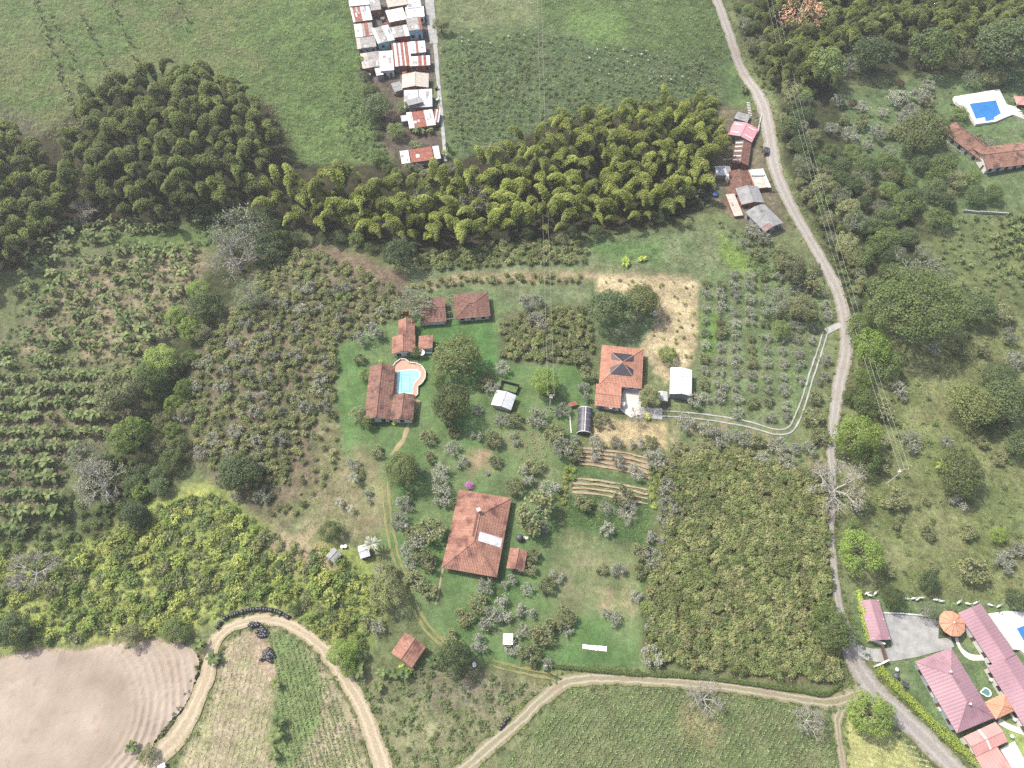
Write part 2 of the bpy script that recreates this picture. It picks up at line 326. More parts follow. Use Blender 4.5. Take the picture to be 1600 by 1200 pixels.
# ------------------------------------------------------------------ the ground: one sheet, coloured by what grows or lies there, and by painted grove shade
def g_(r, g, b): return lin(r, g, b, .56)
GRASS, OLIVE, LAWN = g_(112, 128, 78), g_(120, 128, 84), g_(96, 130, 74)
ZONES = [  # polygon in photo pixels, two colours, patch size in m, edge softness in px, edge wobble in px
    ([(-300, -300), (560, -300), (575, 120), (600, 250), (430, 270), (120, 230), (-300, 260)], g_(90, 120, 58), g_(112, 122, 74), 9, 10, 12),
    ([(-300, 90), (60, 180), (130, 240), (60, 300), (-300, 260)], g_(96, 96, 82), g_(110, 112, 82), 5, 14, 16),
    ([(360, -300), (560, -300), (575, 120), (600, 250), (470, 260), (430, 160)], g_(100, 132, 62), g_(82, 112, 58), 7, 30, 20),
    ([(690, -300), (1120, -300), (1140, 60), (1180, 170), (1120, 190), (850, 240), (700, 250)], g_(96, 124, 66), g_(80, 106, 58), 8, 8, 10),
    ([(690, -200), (840, -200), (840, 40), (700, 45)], g_(128, 138, 98), g_(118, 132, 88), 6, 8, 8),
    ([(880, 20), (980, 10), (980, 70), (900, 75)], g_(104, 142, 66), g_(110, 140, 74), 4, 10, 12),
    ([(700, 60), (840, 40), (1000, 80), (1130, 90), (1130, 170), (850, 230), (700, 250)], g_(82, 108, 68), g_(96, 116, 76), 6, 16, 16),
    # floors of the groves and belts, their shade put into the darker colours
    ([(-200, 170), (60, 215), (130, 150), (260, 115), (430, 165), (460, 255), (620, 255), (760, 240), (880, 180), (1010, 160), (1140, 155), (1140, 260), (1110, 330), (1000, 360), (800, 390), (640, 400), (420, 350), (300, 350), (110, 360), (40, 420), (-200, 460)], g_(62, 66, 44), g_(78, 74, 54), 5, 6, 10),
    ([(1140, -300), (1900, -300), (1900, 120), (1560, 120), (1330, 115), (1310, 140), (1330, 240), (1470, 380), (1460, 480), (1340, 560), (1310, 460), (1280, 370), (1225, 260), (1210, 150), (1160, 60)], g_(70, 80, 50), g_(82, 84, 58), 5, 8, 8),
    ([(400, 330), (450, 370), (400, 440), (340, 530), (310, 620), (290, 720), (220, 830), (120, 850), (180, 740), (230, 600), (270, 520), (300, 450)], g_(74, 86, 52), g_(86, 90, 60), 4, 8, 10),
    # banana hillside
    ([(-200, 560), (30, 500), (80, 420), (160, 375), (330, 335), (420, 330), (400, 370), (330, 400), (300, 480), (250, 560), (215, 640), (160, 690), (105, 720), (110, 800), (-200, 880)], g_(106, 120, 76), g_(128, 126, 96), 8, 8, 10),
    ([(30, 560), (60, 470), (120, 420), (200, 390), (310, 386), (320, 420), (290, 480), (250, 540), (150, 570), (110, 520)], g_(158, 142, 116), g_(132, 128, 94), 4, 14, 22),
    ([(-100, 560), (40, 560), (150, 590), (230, 600), (190, 690), (100, 720), (90, 790), (-100, 830)], g_(136, 122, 104), g_(112, 116, 82), 4, 12, 16),
    ([(150, 375), (330, 340), (330, 385), (190, 392)], g_(108, 134, 64), g_(96, 120, 66), 3, 6, 6),
    ([(-100, 540), (60, 560), (150, 575), (245, 560), (235, 600), (150, 595), (-100, 600)], g_(116, 116, 84), g_(100, 112, 74), 4, 10, 12),
    # coffee slope: soil between bushes
    ([(410, 380), (500, 380), (640, 450), (620, 500), (535, 540), (525, 660), (530, 740), (440, 840), (330, 760), (270, 650), (300, 560), (380, 460)], g_(130, 118, 96), g_(106, 110, 76), 5, 10, 12),
    ([(480, 380), (560, 400), (640, 430), (625, 455), (560, 430), (500, 400)], g_(140, 122, 100), g_(122, 110, 90), 3, 6, 6),
    ([(420, 820), (540, 790), (560, 700), (530, 640), (500, 560), (480, 640), (510, 740), (440, 800)], g_(142, 136, 100), g_(120, 128, 82), 4, 12, 14),
    # scrub, bottom left
    ([(-200, 870), (120, 850), (240, 780), (330, 750), (440, 840), (540, 850), (620, 900), (600, 960), (560, 1050), (480, 980), (400, 945), (330, 980), (270, 995), (150, 1005), (-200, 1030)], g_(168, 176, 84), g_(140, 158, 72), 5, 8, 10),
    ([(410, 830), (470, 830), (535, 880), (520, 900), (440, 890)], g_(172, 152, 120), g_(150, 144, 106), 3, 8, 8),
    # lawns round the farmhouses
    ([(525, 540), (590, 505), (625, 490), (770, 495), (800, 560), (910, 565), (930, 620), (900, 700), (870, 760), (875, 850), (1010, 860), (1010, 1040), (870, 1045), (750, 1035), (690, 1010), (640, 950), (610, 860), (560, 820), (545, 720), (520, 620)], g_(92, 132, 66), g_(112, 138, 82), 10, 8, 8),
    ([(640, 495), (770, 500), (790, 560), (740, 600), (660, 560)], g_(80, 128, 58), g_(88, 130, 62), 8, 10, 8),
    ([(760, 650), (880, 640), (870, 760), (790, 760)], g_(112, 138, 80), g_(128, 142, 92), 5, 14, 14),
    ([(860, 850), (1000, 860), (1000, 970), (870, 960)], g_(120, 138, 86), g_(140, 142, 102), 3, 14, 14),
    ([(560, 700), (610, 740), (600, 830), (540, 850), (470, 830), (520, 740)], g_(134, 142, 92), g_(150, 142, 106), 4, 12, 12),
    ([(725, 705), (770, 700), (775, 735), (735, 742)], g_(168, 146, 112), g_(132, 140, 92), 2, 6, 6),
    ([(930, 915), (985, 920), (990, 965), (940, 950)], g_(176, 160, 122), g_(130, 142, 92), 2, 8, 12),
    # terraces north of the houses
    ([(640, 425), (700, 395), (920, 370), (1130, 350), (1290, 420), (1300, 520), (1240, 680), (1085, 650), (1000, 560), (930, 560), (780, 570), (780, 500), (650, 460)], g_(106, 130, 80), g_(122, 136, 94), 7, 8, 8),
    ([(640, 445), (720, 425), (920, 420), (1080, 430), (1080, 445), (920, 440), (720, 440), (660, 455)], g_(170, 150, 118), g_(142, 138, 100), 4, 5, 5),
    ([(1125, 365), (1160, 390), (1200, 440), (1190, 460), (1150, 420), (1128, 400)], g_(126, 156, 56), g_(112, 142, 62), 3, 8, 10),
    ([(1090, 490), (1125, 485), (1120, 560), (1095, 550)], g_(104, 150, 50), g_(108, 138, 62), 3, 8, 8),
    ([(915, 372), (1040, 380), (1030, 410), (940, 405)], g_(104, 142, 74), g_(92, 124, 68), 3, 6, 6),
    ([(930, 428), (1090, 438), (1090, 545), (1080, 565), (1040, 600), (1000, 550), (1025, 500), (1030, 455), (935, 455)], g_(206, 190, 146), g_(184, 166, 126), 3, 4, 6),
    ([(780, 490), (920, 470), (935, 555), (900, 570), (785, 565)], g_(96, 108, 72), g_(116, 118, 84), 4, 6, 6),
    ([(925, 655), (980, 655), (1042, 662), (1045, 702), (990, 700), (925, 690)], g_(206, 184, 136), g_(182, 164, 116), 3, 4, 5),
    ([(903, 698), (960, 704), (1018, 716), (1018, 752), (985, 738), (903, 724)], g_(172, 148, 116), g_(150, 132, 104), 3, 3, 3),
    ([(897, 722), (1020, 750), (1022, 772), (893, 755)], g_(86, 116, 64), g_(98, 124, 70), 3, 5, 5),
    ([(893, 745), (950, 750), (1018, 765), (1015, 780), (893, 772)], g_(148, 146, 110), g_(128, 138, 92), 2, 4, 4),
    ([(885, 772), (1015, 785), (1022, 860), (880, 820)], g_(66, 104, 54), g_(80, 116, 60), 5, 8, 8),
    ([(1045, 700), (1170, 700), (1290, 740), (1290, 690), (1240, 680), (1085, 650), (1045, 660)], g_(116, 136, 84), g_(160, 146, 112), 3, 8, 10),
    # dense plantation, right
    ([(1035, 715), (1150, 700), (1290, 745), (1303, 900), (1315, 1070), (1200, 1062), (1005, 1035), (1000, 950), (1030, 850)], g_(120, 108, 82), g_(96, 112, 66), 3, 5, 6),
    # pasture, right
    ([(1340, 520), (1440, 540), (1600, 430), (1900, 400), (1900, 950), (1600, 950), (1400, 930), (1330, 920), (1310, 780), (1330, 640)], g_(120, 134, 76), g_(134, 140, 90), 9, 8, 10),
    ([(1440, 370), (1600, 340), (1900, 330), (1900, 480), (1600, 500), (1480, 470)], g_(118, 130, 76), g_(106, 118, 70), 6, 10, 12),
    ([(1310, 150), (1480, 110), (1700, 100), (1700, 330), (1500, 330), (1400, 320), (1330, 230)], g_(96, 124, 74), g_(110, 130, 84), 7, 8, 10),
    # fields at the bottom
    ([(-300, 1030), (0, 1028), (60, 1012), (120, 1015), (190, 1003), (245, 995), (300, 1012), (318, 1030), (300, 1095), (240, 1165), (200, 1300), (-300, 1300)], g_(196, 174, 150), g_(186, 162, 138), 11, 3, 4),
    ([(120, 1025), (170, 1035), (205, 1065), (222, 1110), (215, 1160), (185, 1215), (120, 1300), (60, 1300), (160, 1150), (165, 1090), (140, 1050)], g_(166, 146, 122), g_(178, 158, 134), 6, 12, 8),
    ([(345, 1010), (380, 985), (420, 980), (480, 1000), (520, 1060), (560, 1130), (610, 1300), (230, 1300), (320, 1110)], g_(182, 168, 138), g_(160, 158, 116), 4, 5, 5),
    ([(410, 990), (440, 985), (470, 1000), (505, 1060), (500, 1130), (440, 1230), (420, 1160), (432, 1070)], g_(122, 148, 82), g_(136, 154, 94), 3, 6, 6),
    ([(385, 985), (415, 985), (432, 1050), (425, 1065), (400, 1040)], g_(190, 168, 142), g_(176, 156, 130), 3, 4, 4),
    ([(555, 1050), (640, 1040), (760, 1050), (860, 1065), (720, 1230), (600, 1230), (590, 1130)], g_(146, 146, 106), g_(124, 132, 90), 5, 6, 8),
    ([(640, 1050), (830, 1062), (780, 1120), (680, 1110)], g_(140, 132, 110), g_(122, 124, 96), 3, 14, 12),
    ([(890, 1072), (1060, 1070), (1290, 1110), (1320, 1300), (640, 1300)], g_(112, 128, 78), g_(128, 132, 92), 4, 5, 5),
    ([(1060, 1090), (1130, 1130), (1120, 1190), (1060, 1150)], g_(166, 150, 110), g_(142, 142, 96), 3, 10, 10),
    ([(1320, 1095), (1345, 1090), (1530, 1300), (1320, 1300)], g_(190, 190, 110), g_(172, 178, 96), 3, 5, 5),
    # walled holiday home, bottom right
    ([(1335, 925), (1700, 950), (1900, 1300), (1545, 1215), (1380, 1050), (1335, 1010)], g_(100, 128, 76), g_(118, 138, 88), 5, 4, 4),
    ([(1560, 1130), (1700, 1100), (1800, 1300), (1600, 1210)], g_(160, 186, 96), g_(150, 176, 90), 5, 8, 6),
    # yards by the shacks
    ([(560, 110), (660, 110), (700, 260), (630, 260), (600, 230), (575, 150)], g_(112, 98, 88), g_(96, 92, 76), 3, 5, 6),
    ([(545, -200), (670, -200), (680, 130), (565, 125)], g_(120, 112, 104), g_(104, 100, 94), 3, 3, 3),
    ([(1125, 165), (1190, 170), (1225, 330), (1240, 360), (1190, 370), (1115, 320), (1110, 240)], g_(126, 116, 96), g_(108, 108, 80), 3, 6, 8),
]
def cs(lo, hi, step, far):
    a = list(np.arange(lo, hi + 1e-6, step)); s = step; x = a[-1]
    while x < far: s *= 1.35; x += s; a.append(x)
    b = []; s = step; x = a[0]
    while x > -far: s *= 1.35; x -= s; b.append(x)
    return np.array(b[::-1] + a)
def zone(x0, y0): return next(z[0] for z in ZONES if z[0][0] == (x0, y0))
def relief(x, y, px, py):
    d = .30 * fbm(x, y, 5, 3, 4) + .10 * vnoise(x, y, 1.3, 8)
    tall = np.clip(sdist(px, py, ZONES[0][0]) / 20, 0, 1) + np.clip(sdist(px, py, ZONES[3][0]) / 20, 0, 1)
    d = d + tall * .55 * fbm(x, y, 3.2, 21, 3)
    lawn = np.clip(sdist(px, py, zone(525, 540)) / 10, 0, 1); d = d * (1 - .7 * lawn)
    soil = np.clip(sdist(px, py, zone(-300, 1030)) / 8, 0, 1); cx, cy = flat(-40, 1230)
    r = np.hypot(x - cx, y - cy) + 1.4 * vnoise(x, y, 6, 30)
    rough = np.clip((px - 190) / 40, 0, 1)
    d = d * (1 - .75 * soil) + soil * (.05 + .34 * rough) * (.5 + .5 * np.sin(r * 2 * math.pi / (1.1 + .9 * rough))) * (.4 + .8 * vnoise(x, y, 2.5, 31))
    for pts, dep, wd in (([(318, 1018), (312, 1055), (298, 1092), (275, 1130), (248, 1165)], 1.5, .9), ([(306, 1030), (300, 1060), (285, 1092), (262, 1118), (240, 1148), (222, 1172)], .9, .7)):
        pw = [tuple(map(float, flat(*q))) for q in pts]
        d = d + dep * np.exp(-(seg_dist(x + .7 * vnoise(x, y, 2, 40), y, pw) / wd) ** 2)
    for k in ((903, 698), (893, 745)):       # ridged beds
        m = np.clip(sdist(px, py, zone(*k)) / 4, 0, 1)
        d = d + m * .25 * (.5 + .5 * np.sin((py - .17 * px) / 9.0 * 2 * math.pi * (1 if k[0] == 903 else 1.6)))
    return d
GX = cs(-262, 262, .8, 7000); GY = cs(-22, 348, .8, 7000)
X, Y = np.meshgrid(GX, GY); X = X.ravel(); Y = Y.ravel()
Z = terrain(X, Y); near = (np.abs(X) < 330) & (Y > -90) & (Y < 430)
PXg, PYg = np.full(X.shape, -9e3), np.full(X.shape, -9e3)
PXg[near], PYg[near] = pix(X[near], Y[near], Z[near])
col = np.zeros((len(X), 4), np.float32); col[:, 3] = 1
t_ = fbm(X, Y, 14, 50); col[:, :3] = np.array(GRASS) * (1 - t_[:, None]) + np.array(OLIVE) * t_[:, None]
xn, yn, pxn, pyn = X[near], Y[near], PXg[near], PYg[near]; cn = col[near][:, :3]
wob1, wob2 = fbm(xn, yn, 5, 61, 3) - .5, fbm(xn, yn, 1.8, 65, 2) - .5
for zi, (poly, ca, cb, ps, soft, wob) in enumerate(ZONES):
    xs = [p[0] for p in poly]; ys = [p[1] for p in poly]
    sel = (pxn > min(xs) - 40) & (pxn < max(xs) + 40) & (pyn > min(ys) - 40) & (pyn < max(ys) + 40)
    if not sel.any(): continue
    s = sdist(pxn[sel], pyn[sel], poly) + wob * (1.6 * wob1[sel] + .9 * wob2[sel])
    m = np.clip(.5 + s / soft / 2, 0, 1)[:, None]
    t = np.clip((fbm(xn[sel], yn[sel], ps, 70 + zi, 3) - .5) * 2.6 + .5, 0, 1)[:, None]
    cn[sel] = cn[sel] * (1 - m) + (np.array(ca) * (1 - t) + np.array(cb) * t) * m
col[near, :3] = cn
soft_ = np.clip(sdist(pxn, pyn, zone(-300, 1030)) / 6, 0, 1) * .84 + np.clip(sdist(pxn, pyn, zone(525, 540)) / 8, 0, 1) * .35
col[near, 3] = 1 - soft_
Zr = Z.copy(); Zr[near] -= relief(xn, yn, pxn, pyn) * np.clip((330 - np.abs(xn)) / 60, 0, 1)
nx, ny = len(GX), len(GY); ii = np.arange((nx - 1) * (ny - 1)); r_, c_ = ii // (nx - 1), ii % (nx - 1); b_ = r_ * nx + c_
m, t, o = nodes('ground_cover')
at = N(t, 'Attribute', attribute_name='col'); g = N(t, 'NewGeometry')
def noise(scale, detail=4, rough=.6):
    n = N(t, 'TexNoise'); n.inputs['Scale'].default_value = scale; n.inputs['Detail'].default_value = detail; n.inputs['Roughness'].default_value = rough
    t.links.new(g.outputs['Position'], n.inputs['Vector']); return n.outputs['Fac']
am = at.outputs['Alpha']
def around(n, k): return mth(t, 'ADD', 1.0, mth(t, 'MULTIPLY', mth(t, 'MULTIPLY', mth(t, 'SUBTRACT', n, .5), k), am))
f1 = around(noise(1.4, 5, .75), 1.9)
f2 = mth(t, 'MULTIPLY_ADD', noise(.11, 4), 1.3); f2.node.inputs[2].default_value = .35
vm = N(t, 'VectorMath', operation='SCALE'); t.links.new(at.outputs['Color'], vm.inputs[0]); f3 = around(noise(.42, 4, .7), 1.7)
t.links.new(mth(t, 'MULTIPLY', mth(t, 'MULTIPLY', f1, f3), f2), vm.inputs['Scale'])
hs = N(t, 'HueSaturation'); t.links.new(vm.outputs[0], hs.inputs['Color'])
hs.inputs['Saturation'].default_value = .84
hf = mth(t, 'MULTIPLY_ADD', noise(.7, 4), .10); hf.node.inputs[2].default_value = .45; t.links.new(hf, hs.inputs['Hue'])
b = N(t, 'BsdfPrincipled'); b.inputs['Roughness'].default_value = .95; b.inputs['Specular IOR Level'].default_value = .1
t.links.new(hs.outputs[0], b.inputs['Base Color'])
bp = N(t, 'Bump'); bp.inputs['Strength'].default_value = .8; bp.inputs['Distance'].default_value = .25
t.links.new(noise(2.6, 5, .7), bp.inputs['Height']); t.links.new(bp.outputs[0], b.inputs['Normal']); t.links.new(b.outputs[0], o.inputs[0])
me = np_mesh('ground', np.stack([X, Y, Zr], 1), np.stack([b_, b_ + 1, b_ + nx + 1, b_ + nx], 1), ['ground_cover'], smooth=True)
me.attributes.new('col', 'FLOAT_COLOR', 'POINT').data.foreach_set('color', col.ravel())
tag(link('ground', me), kind='structure')
del X, Y, Z, Zr, col, PXg, PYg

# ------------------------------------------------------------------ roads, tracks and paths
ROADS = []                                    # (points in px, half width in px) keep plants off them
def smooth_path(pts, step):
    P4 = [np.array(p, float) for p in pts]; P4 = [2 * P4[0] - P4[1]] + P4 + [2 * P4[-1] - P4[-2]]; out = []
    for i in range(1, len(P4) - 2):
        a, b, c, d = P4[i - 1:i + 3]; n = max(2, int(np.linalg.norm((c - b)[:2]) / step))
        for k in range(n):
            q = k / n; out.append(.5 * (2 * b + (c - a) * q + (2 * a - 5 * b + 4 * c - d) * q * q + (3 * b - a - 3 * c + d) * q ** 3))
    out.append(P4[-2]); return np.array(out)
def ribbon(name, pts, mat, lift=.05, jit=.25, kind='structure', label=None, cat=None, seed=1, keep=True):
    """pts: (px, py, width in m)"""
    w3 = []
    for px, py, wd in pts:
        x, y = map(float, ground(px, py)[:2]); w3.append((x, y, wd))
    if keep: ROADS.append([(p[0], p[1], p[2] * ppm(p[1]) / 2) for p in pts])
    c = smooth_path(w3, .9); d = np.gradient(c[:, :2], axis=0); d /= np.linalg.norm(d, axis=1)[:, None]; nrm = np.stack([-d[:, 1], d[:, 0]], 1)
    rows = []; s = np.arange(len(c)) * .9
    jl = (vnoise(s, s * 0, 2.5, seed) - .5) * 2 * jit + (vnoise(s, s * 0, .9, seed + 7) - .5) * jit; jr = (vnoise(s, s * 0, 2.5, seed + 3) - .5) * 2 * jit + (vnoise(s, s * 0, .9, seed + 9) - .5) * jit
    fr = np.array([-1, -.5, 0, .5, 1]); V = []
    for k, f in enumerate(fr):
        off = f * c[:, 2] / 2 + (jl if f < 0 else jr) * abs(f)
        x = c[:, 0] + nrm[:, 0] * off; y = c[:, 1] + nrm[:, 1] * off
        V.append(np.stack([x, y, terrain(x, y) + lift - (.05 if abs(f) == 1 else 0)], 1))
    V = np.stack(V, 1).reshape(-1, 3); n = len(c); q = []
    for i in range(n - 1):
        for j in range(4): a = i * 5 + j; q.append((a, a + 1, a + 6, a + 5))
    me = np_mesh(name, V, np.array(q)[:, ::-1], [mat], smooth=True)
    me.attributes.new('across', 'FLOAT', 'POINT').data.foreach_set('value', np.tile(fr, n).astype(np.float32))
    o = link(name, me); tag(o, label, cat, None, kind); return o
def sheet(name, poly, mat, lift=.05, kind='structure', label=None, cat=None, parent=None):
    mb = MB(); pts = [P(a, b) for a, b in poly]; mb.poly([(p.x, p.y, p.z + lift) for p in pts]); o = mb.build(name, mat, parent); tag(o, label, cat, None, kind); return o
ribbon('main_road', [(1105, -40, 4.47), (1122, 5, 4.47), (1145, 70, 4.64), (1165, 120, 4.82), (1192, 165, 5.16), (1203, 215, 5.50), (1215, 275, 5.16), (1240, 330, 4.82), (1272, 385, 4.47), (1302, 440, 4.47), (1318, 490, 4.47), (1322, 545, 4.30), (1312, 600, 4.13), (1304, 650, 3.61), (1299, 700, 2.75), (1301, 760, 2.15), (1299, 820, 1.89), (1302, 880, 2.06), (1310, 940, 2.49), (1322, 990, 3.61), (1335, 1030, 5.16), (1365, 1080, 6.02), (1420, 1130, 5.85), (1490, 1200, 5.68), (1560, 1280, 5.68)], 'gravel_grey', .06, .32)
ribbon('farm_track', [(1345, 1082, 4.30), (1300, 1097, 3.27), (1240, 1090, 2.84), (1150, 1075, 2.84), (1060, 1066, 3.01), (960, 1060, 3.10), (890, 1064, 3.44), (850, 1090, 3.27), (810, 1128, 3.44), (760, 1170, 3.44), (700, 1225, 3.44)], 'gravel', .045, .32, seed=4)
ribbon('field_track', [(1330, 1085, 4), (1310, 1120, 2.6), (1312, 1160, 2.2), (1322, 1230, 2.4)], 'gravel', .035, .4, seed=5)
ribbon('dirt_lane', [(610, 1230, 4.6), (592, 1180, 4.6), (572, 1120, 4.2), (545, 1070, 4), (520, 1030, 4), (490, 1000, 3.4), (450, 975, 3.0), (405, 967, 2.9), (360, 980, 3.1), (335, 1005, 3.6), (325, 1050, 4.2), (310, 1090, 4.6), (285, 1140, 5.2), (240, 1190, 5.5), (200, 1240, 5.5)], 'gravel_cream', .06, .35, seed=6)
ribbon('entrance_apron', [(1314, 507, 2.0), (1303, 512, 2.2), (1291, 518, 2.2)], 'concrete', .07, .1, seed=7)
for side in (-1, 1):                           # the two concrete wheel strips of the orchard drive
    ribbon('wheel_strip', [(1290 + side * 3.6, 518, .5), (1282 + side * 3.8, 545, .5), (1270 + side * 4, 580, .5), (1258 + side * 4, 620, .5), (1245 + side * 4, 655 + side * 2, .5), (1233 + side * 1.5, 672 + side * 4, .55), (1210, 674 + side * 4, .5), (1170, 663 + side * 4.2, .5), (1120, 654 + side * 4.2, .5), (1070, 648 + side * 4, .5), (1030, 646 + side * 4, .5)], 'concrete', .05, .1, seed=8 + side)
for side in (-1, 1):                           # wheel ruts in the lawn
    ribbon('wheel_rut', [(602 + side * 4, 752, .6), (606 + side * 4.5, 800, .6), (614 + side * 5, 850, .6), (632 + side * 5, 905, .6), (650 + side * 5, 950, .7), (676 + side * 5, 990, .7), (705 + side * 3, 1015 - side * 3, .6)], 'rut_soil' if 'rut_soil' in M else surf('rut_soil', (.16, .17, .07), (.27, .25, .12), .8, .95, .1).name, .02, .3, seed=12 + side, keep=False)
    ribbon('wheel_rut', [(770, 1036 + side * 4, .6), (820, 1048 + side * 4, .6), (870, 1058 + side * 4, .7)], 'rut_soil', .02, .3, seed=16 + side, keep=False)
ribbon('garden_path', [(655, 625, .7), (642, 655, .8), (628, 690, 1.6), (612, 712, 1.2)], surf('path_soil', (.26, .24, .13), (.38, .30, .19), .8, .95, .1).name, .03, .4, seed=20, keep=False)
ribbon('garden_path', [(692, 888, .6), (687, 915, .6), (681, 945, .3)], 'path_soil', .03, .15, seed=21, keep=False)
ribbon('garden_path', [(626, 549, 1.0), (627, 566, 1.0)], 'concrete', .05, .03, seed=22, keep=False)
ribbon('village_alley', [(668, -60, 4), (671, 0, 4), (675, 40, 4), (678, 68, 3.6)], 'concrete', .07, .05, seed=23)
ribbon('village_footpath', [(680, 66, 1.8), (684, 120, 1.6), (690, 180, 1.4), (696, 252, 1.3)], 'concrete', .05, .1, seed=24)
ribbon('driveway', [(1330, 1005, 2.5), (1345, 1018, 3), (1375, 1024, 3.2), (1420, 1018, 3.2), (1460, 1009, 3.0), (1488, 1003, 2.4)], 'concrete', .07, .05, seed=25)
sheet('parking_yard', [(1381, 958), (1430, 962), (1467, 970), (1466, 1000), (1430, 1008), (1394, 1014)], 'concrete', .05)
ribbon('garden_path', [(1494, 996, .9), (1500, 1012, .9), (1515, 1026, 1.6), (1538, 1028, 1.2)], 'concrete_pale', .06, .03, seed=26)
ribbon('garden_path', [(1536, 1020, 1.2), (1550, 1050, 1.2), (1566, 1085, 1.2)], 'concrete', .05, .03, seed=27)
ribbon('garden_path', [(1560, 1126, 1.6), (1580, 1137, 1.5), (1620, 1150, 1.5)], 'concrete_pale', .05, .03, seed=28)
for k in range(5):                             # raised straw-mulched beds
    ribbon('garden_bed', [(905, 700 + k * 6.2, .6), (945, 703 + k * 6.6, .65), (985, 709 + k * 7.2, .6), (1016, 717 + k * 7.6, .6)], surf('bed_straw_%d' % k, (.27, .23, .15), (.42, .35, .24), 1.2, .95, .1).name, .12, .18, seed=40 + k, keep=False)
for k in range(4): ribbon('garden_bed', [(894, 748 + k * 7, .6), (930, 750 + k * 7.2, .6), (975, 757 + k * 7.4, .55), (1012, 765 + k * 7.4, .5)], 'bed_straw_%d' % k, .1, .2, seed=50 + k, keep=False)
sheet('house_patio', [(975, 604), (1004, 610), (1000, 648), (985, 652), (968, 640)], 'concrete_pale', .05)
sheet('house_patio', [(1000, 636), (1035, 638), (1035, 656), (1000, 652)], 'concrete', .045)
# the ploughed field: furrows circling a smooth harrowed oval
FIELD = [(-70, 1036), (0, 1032), (60, 1016), (120, 1019), (190, 1007), (245, 999), (298, 1016), (311, 1034), (296, 1088), (240, 1158), (214, 1222), (-70, 1222)]
q = np.array([flat(*p) for p in FIELD]); fx, fy = np.arange(q[:, 0].min() - 1, q[:, 0].max() + 1, .3), np.arange(q[:, 1].min() - 1, q[:, 1].max() + 1, .3); FX, FY = np.meshgrid(fx, fy); FX, FY = FX.ravel(), FY.ravel(); FZ = terrain(FX, FY)
fpx, fpy = pix(FX, FY, FZ); sd = sdist(fpx, fpy, FIELD) + 5 * (fbm(FX, FY, 3, 91) - .5) * 2; cx, cy = flat(60, 1125); el = np.hypot((FX - cx) / 1.25, FY - cy) + 1.1 * fbm(FX, FY, 7, 92)
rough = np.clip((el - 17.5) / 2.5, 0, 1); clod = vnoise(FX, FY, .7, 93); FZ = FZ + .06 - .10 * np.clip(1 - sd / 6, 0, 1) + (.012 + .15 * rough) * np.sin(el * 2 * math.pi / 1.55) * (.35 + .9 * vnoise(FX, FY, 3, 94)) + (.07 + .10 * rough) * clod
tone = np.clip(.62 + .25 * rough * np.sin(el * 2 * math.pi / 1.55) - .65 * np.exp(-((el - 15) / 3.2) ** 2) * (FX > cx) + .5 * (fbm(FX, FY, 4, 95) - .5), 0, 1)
nfx, nfy = len(fx), len(fy); ii = np.arange((nfx - 1) * (nfy - 1)); bq = ii // (nfx - 1) * nfx + ii % (nfx - 1); keepq = sd[bq] > 0; bq = bq[keepq]; Q4 = np.stack([bq, bq + 1, bq + nfx + 1, bq + nfx], 1); used = np.unique(Q4); remap = np.zeros(len(FX), int); remap[used] = np.arange(len(used))
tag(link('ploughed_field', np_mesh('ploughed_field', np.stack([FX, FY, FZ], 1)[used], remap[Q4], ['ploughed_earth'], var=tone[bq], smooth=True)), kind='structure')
# ------------------------------------------------------------------ buildings
FOOT = []                                     # footprints in px, to keep plants off them
def rect(corners, h):
    """four photo pixels of the eaves (in order) -> centre, unit axis a->b, unit axis b->c, half sizes, ground level"""
    q = [P(x, y, h) for x, y in corners]; c = sum(q, Vector()) / 4
    u = (q[1] - q[0]) + (q[2] - q[3]); u.z = 0; L = u.length / 2; u.normalize(); v = Vector((-u.y, u.x, 0))
    s = (q[3] - q[0]) + (q[2] - q[1]); s.z = 0
    if s.dot(v) < 0: v = -v
    W = abs(s.dot(v)) / 2
    gz = float(min(terrain(c.x + i * u.x * L / 2 + j * v.x * W / 2, c.y + i * u.y * L / 2 + j * v.y * W / 2) for i in (-1, 1) for j in (-1, 1)))
    FOOT.append([(x, y) for x, y in corners]); FOOT.append([tuple(pix(p.x, p.y, gz)) for p in q])
    return Vector((c.x, c.y, gz)), u, v, L / 2, W / 2
R0 = random.Random(3)
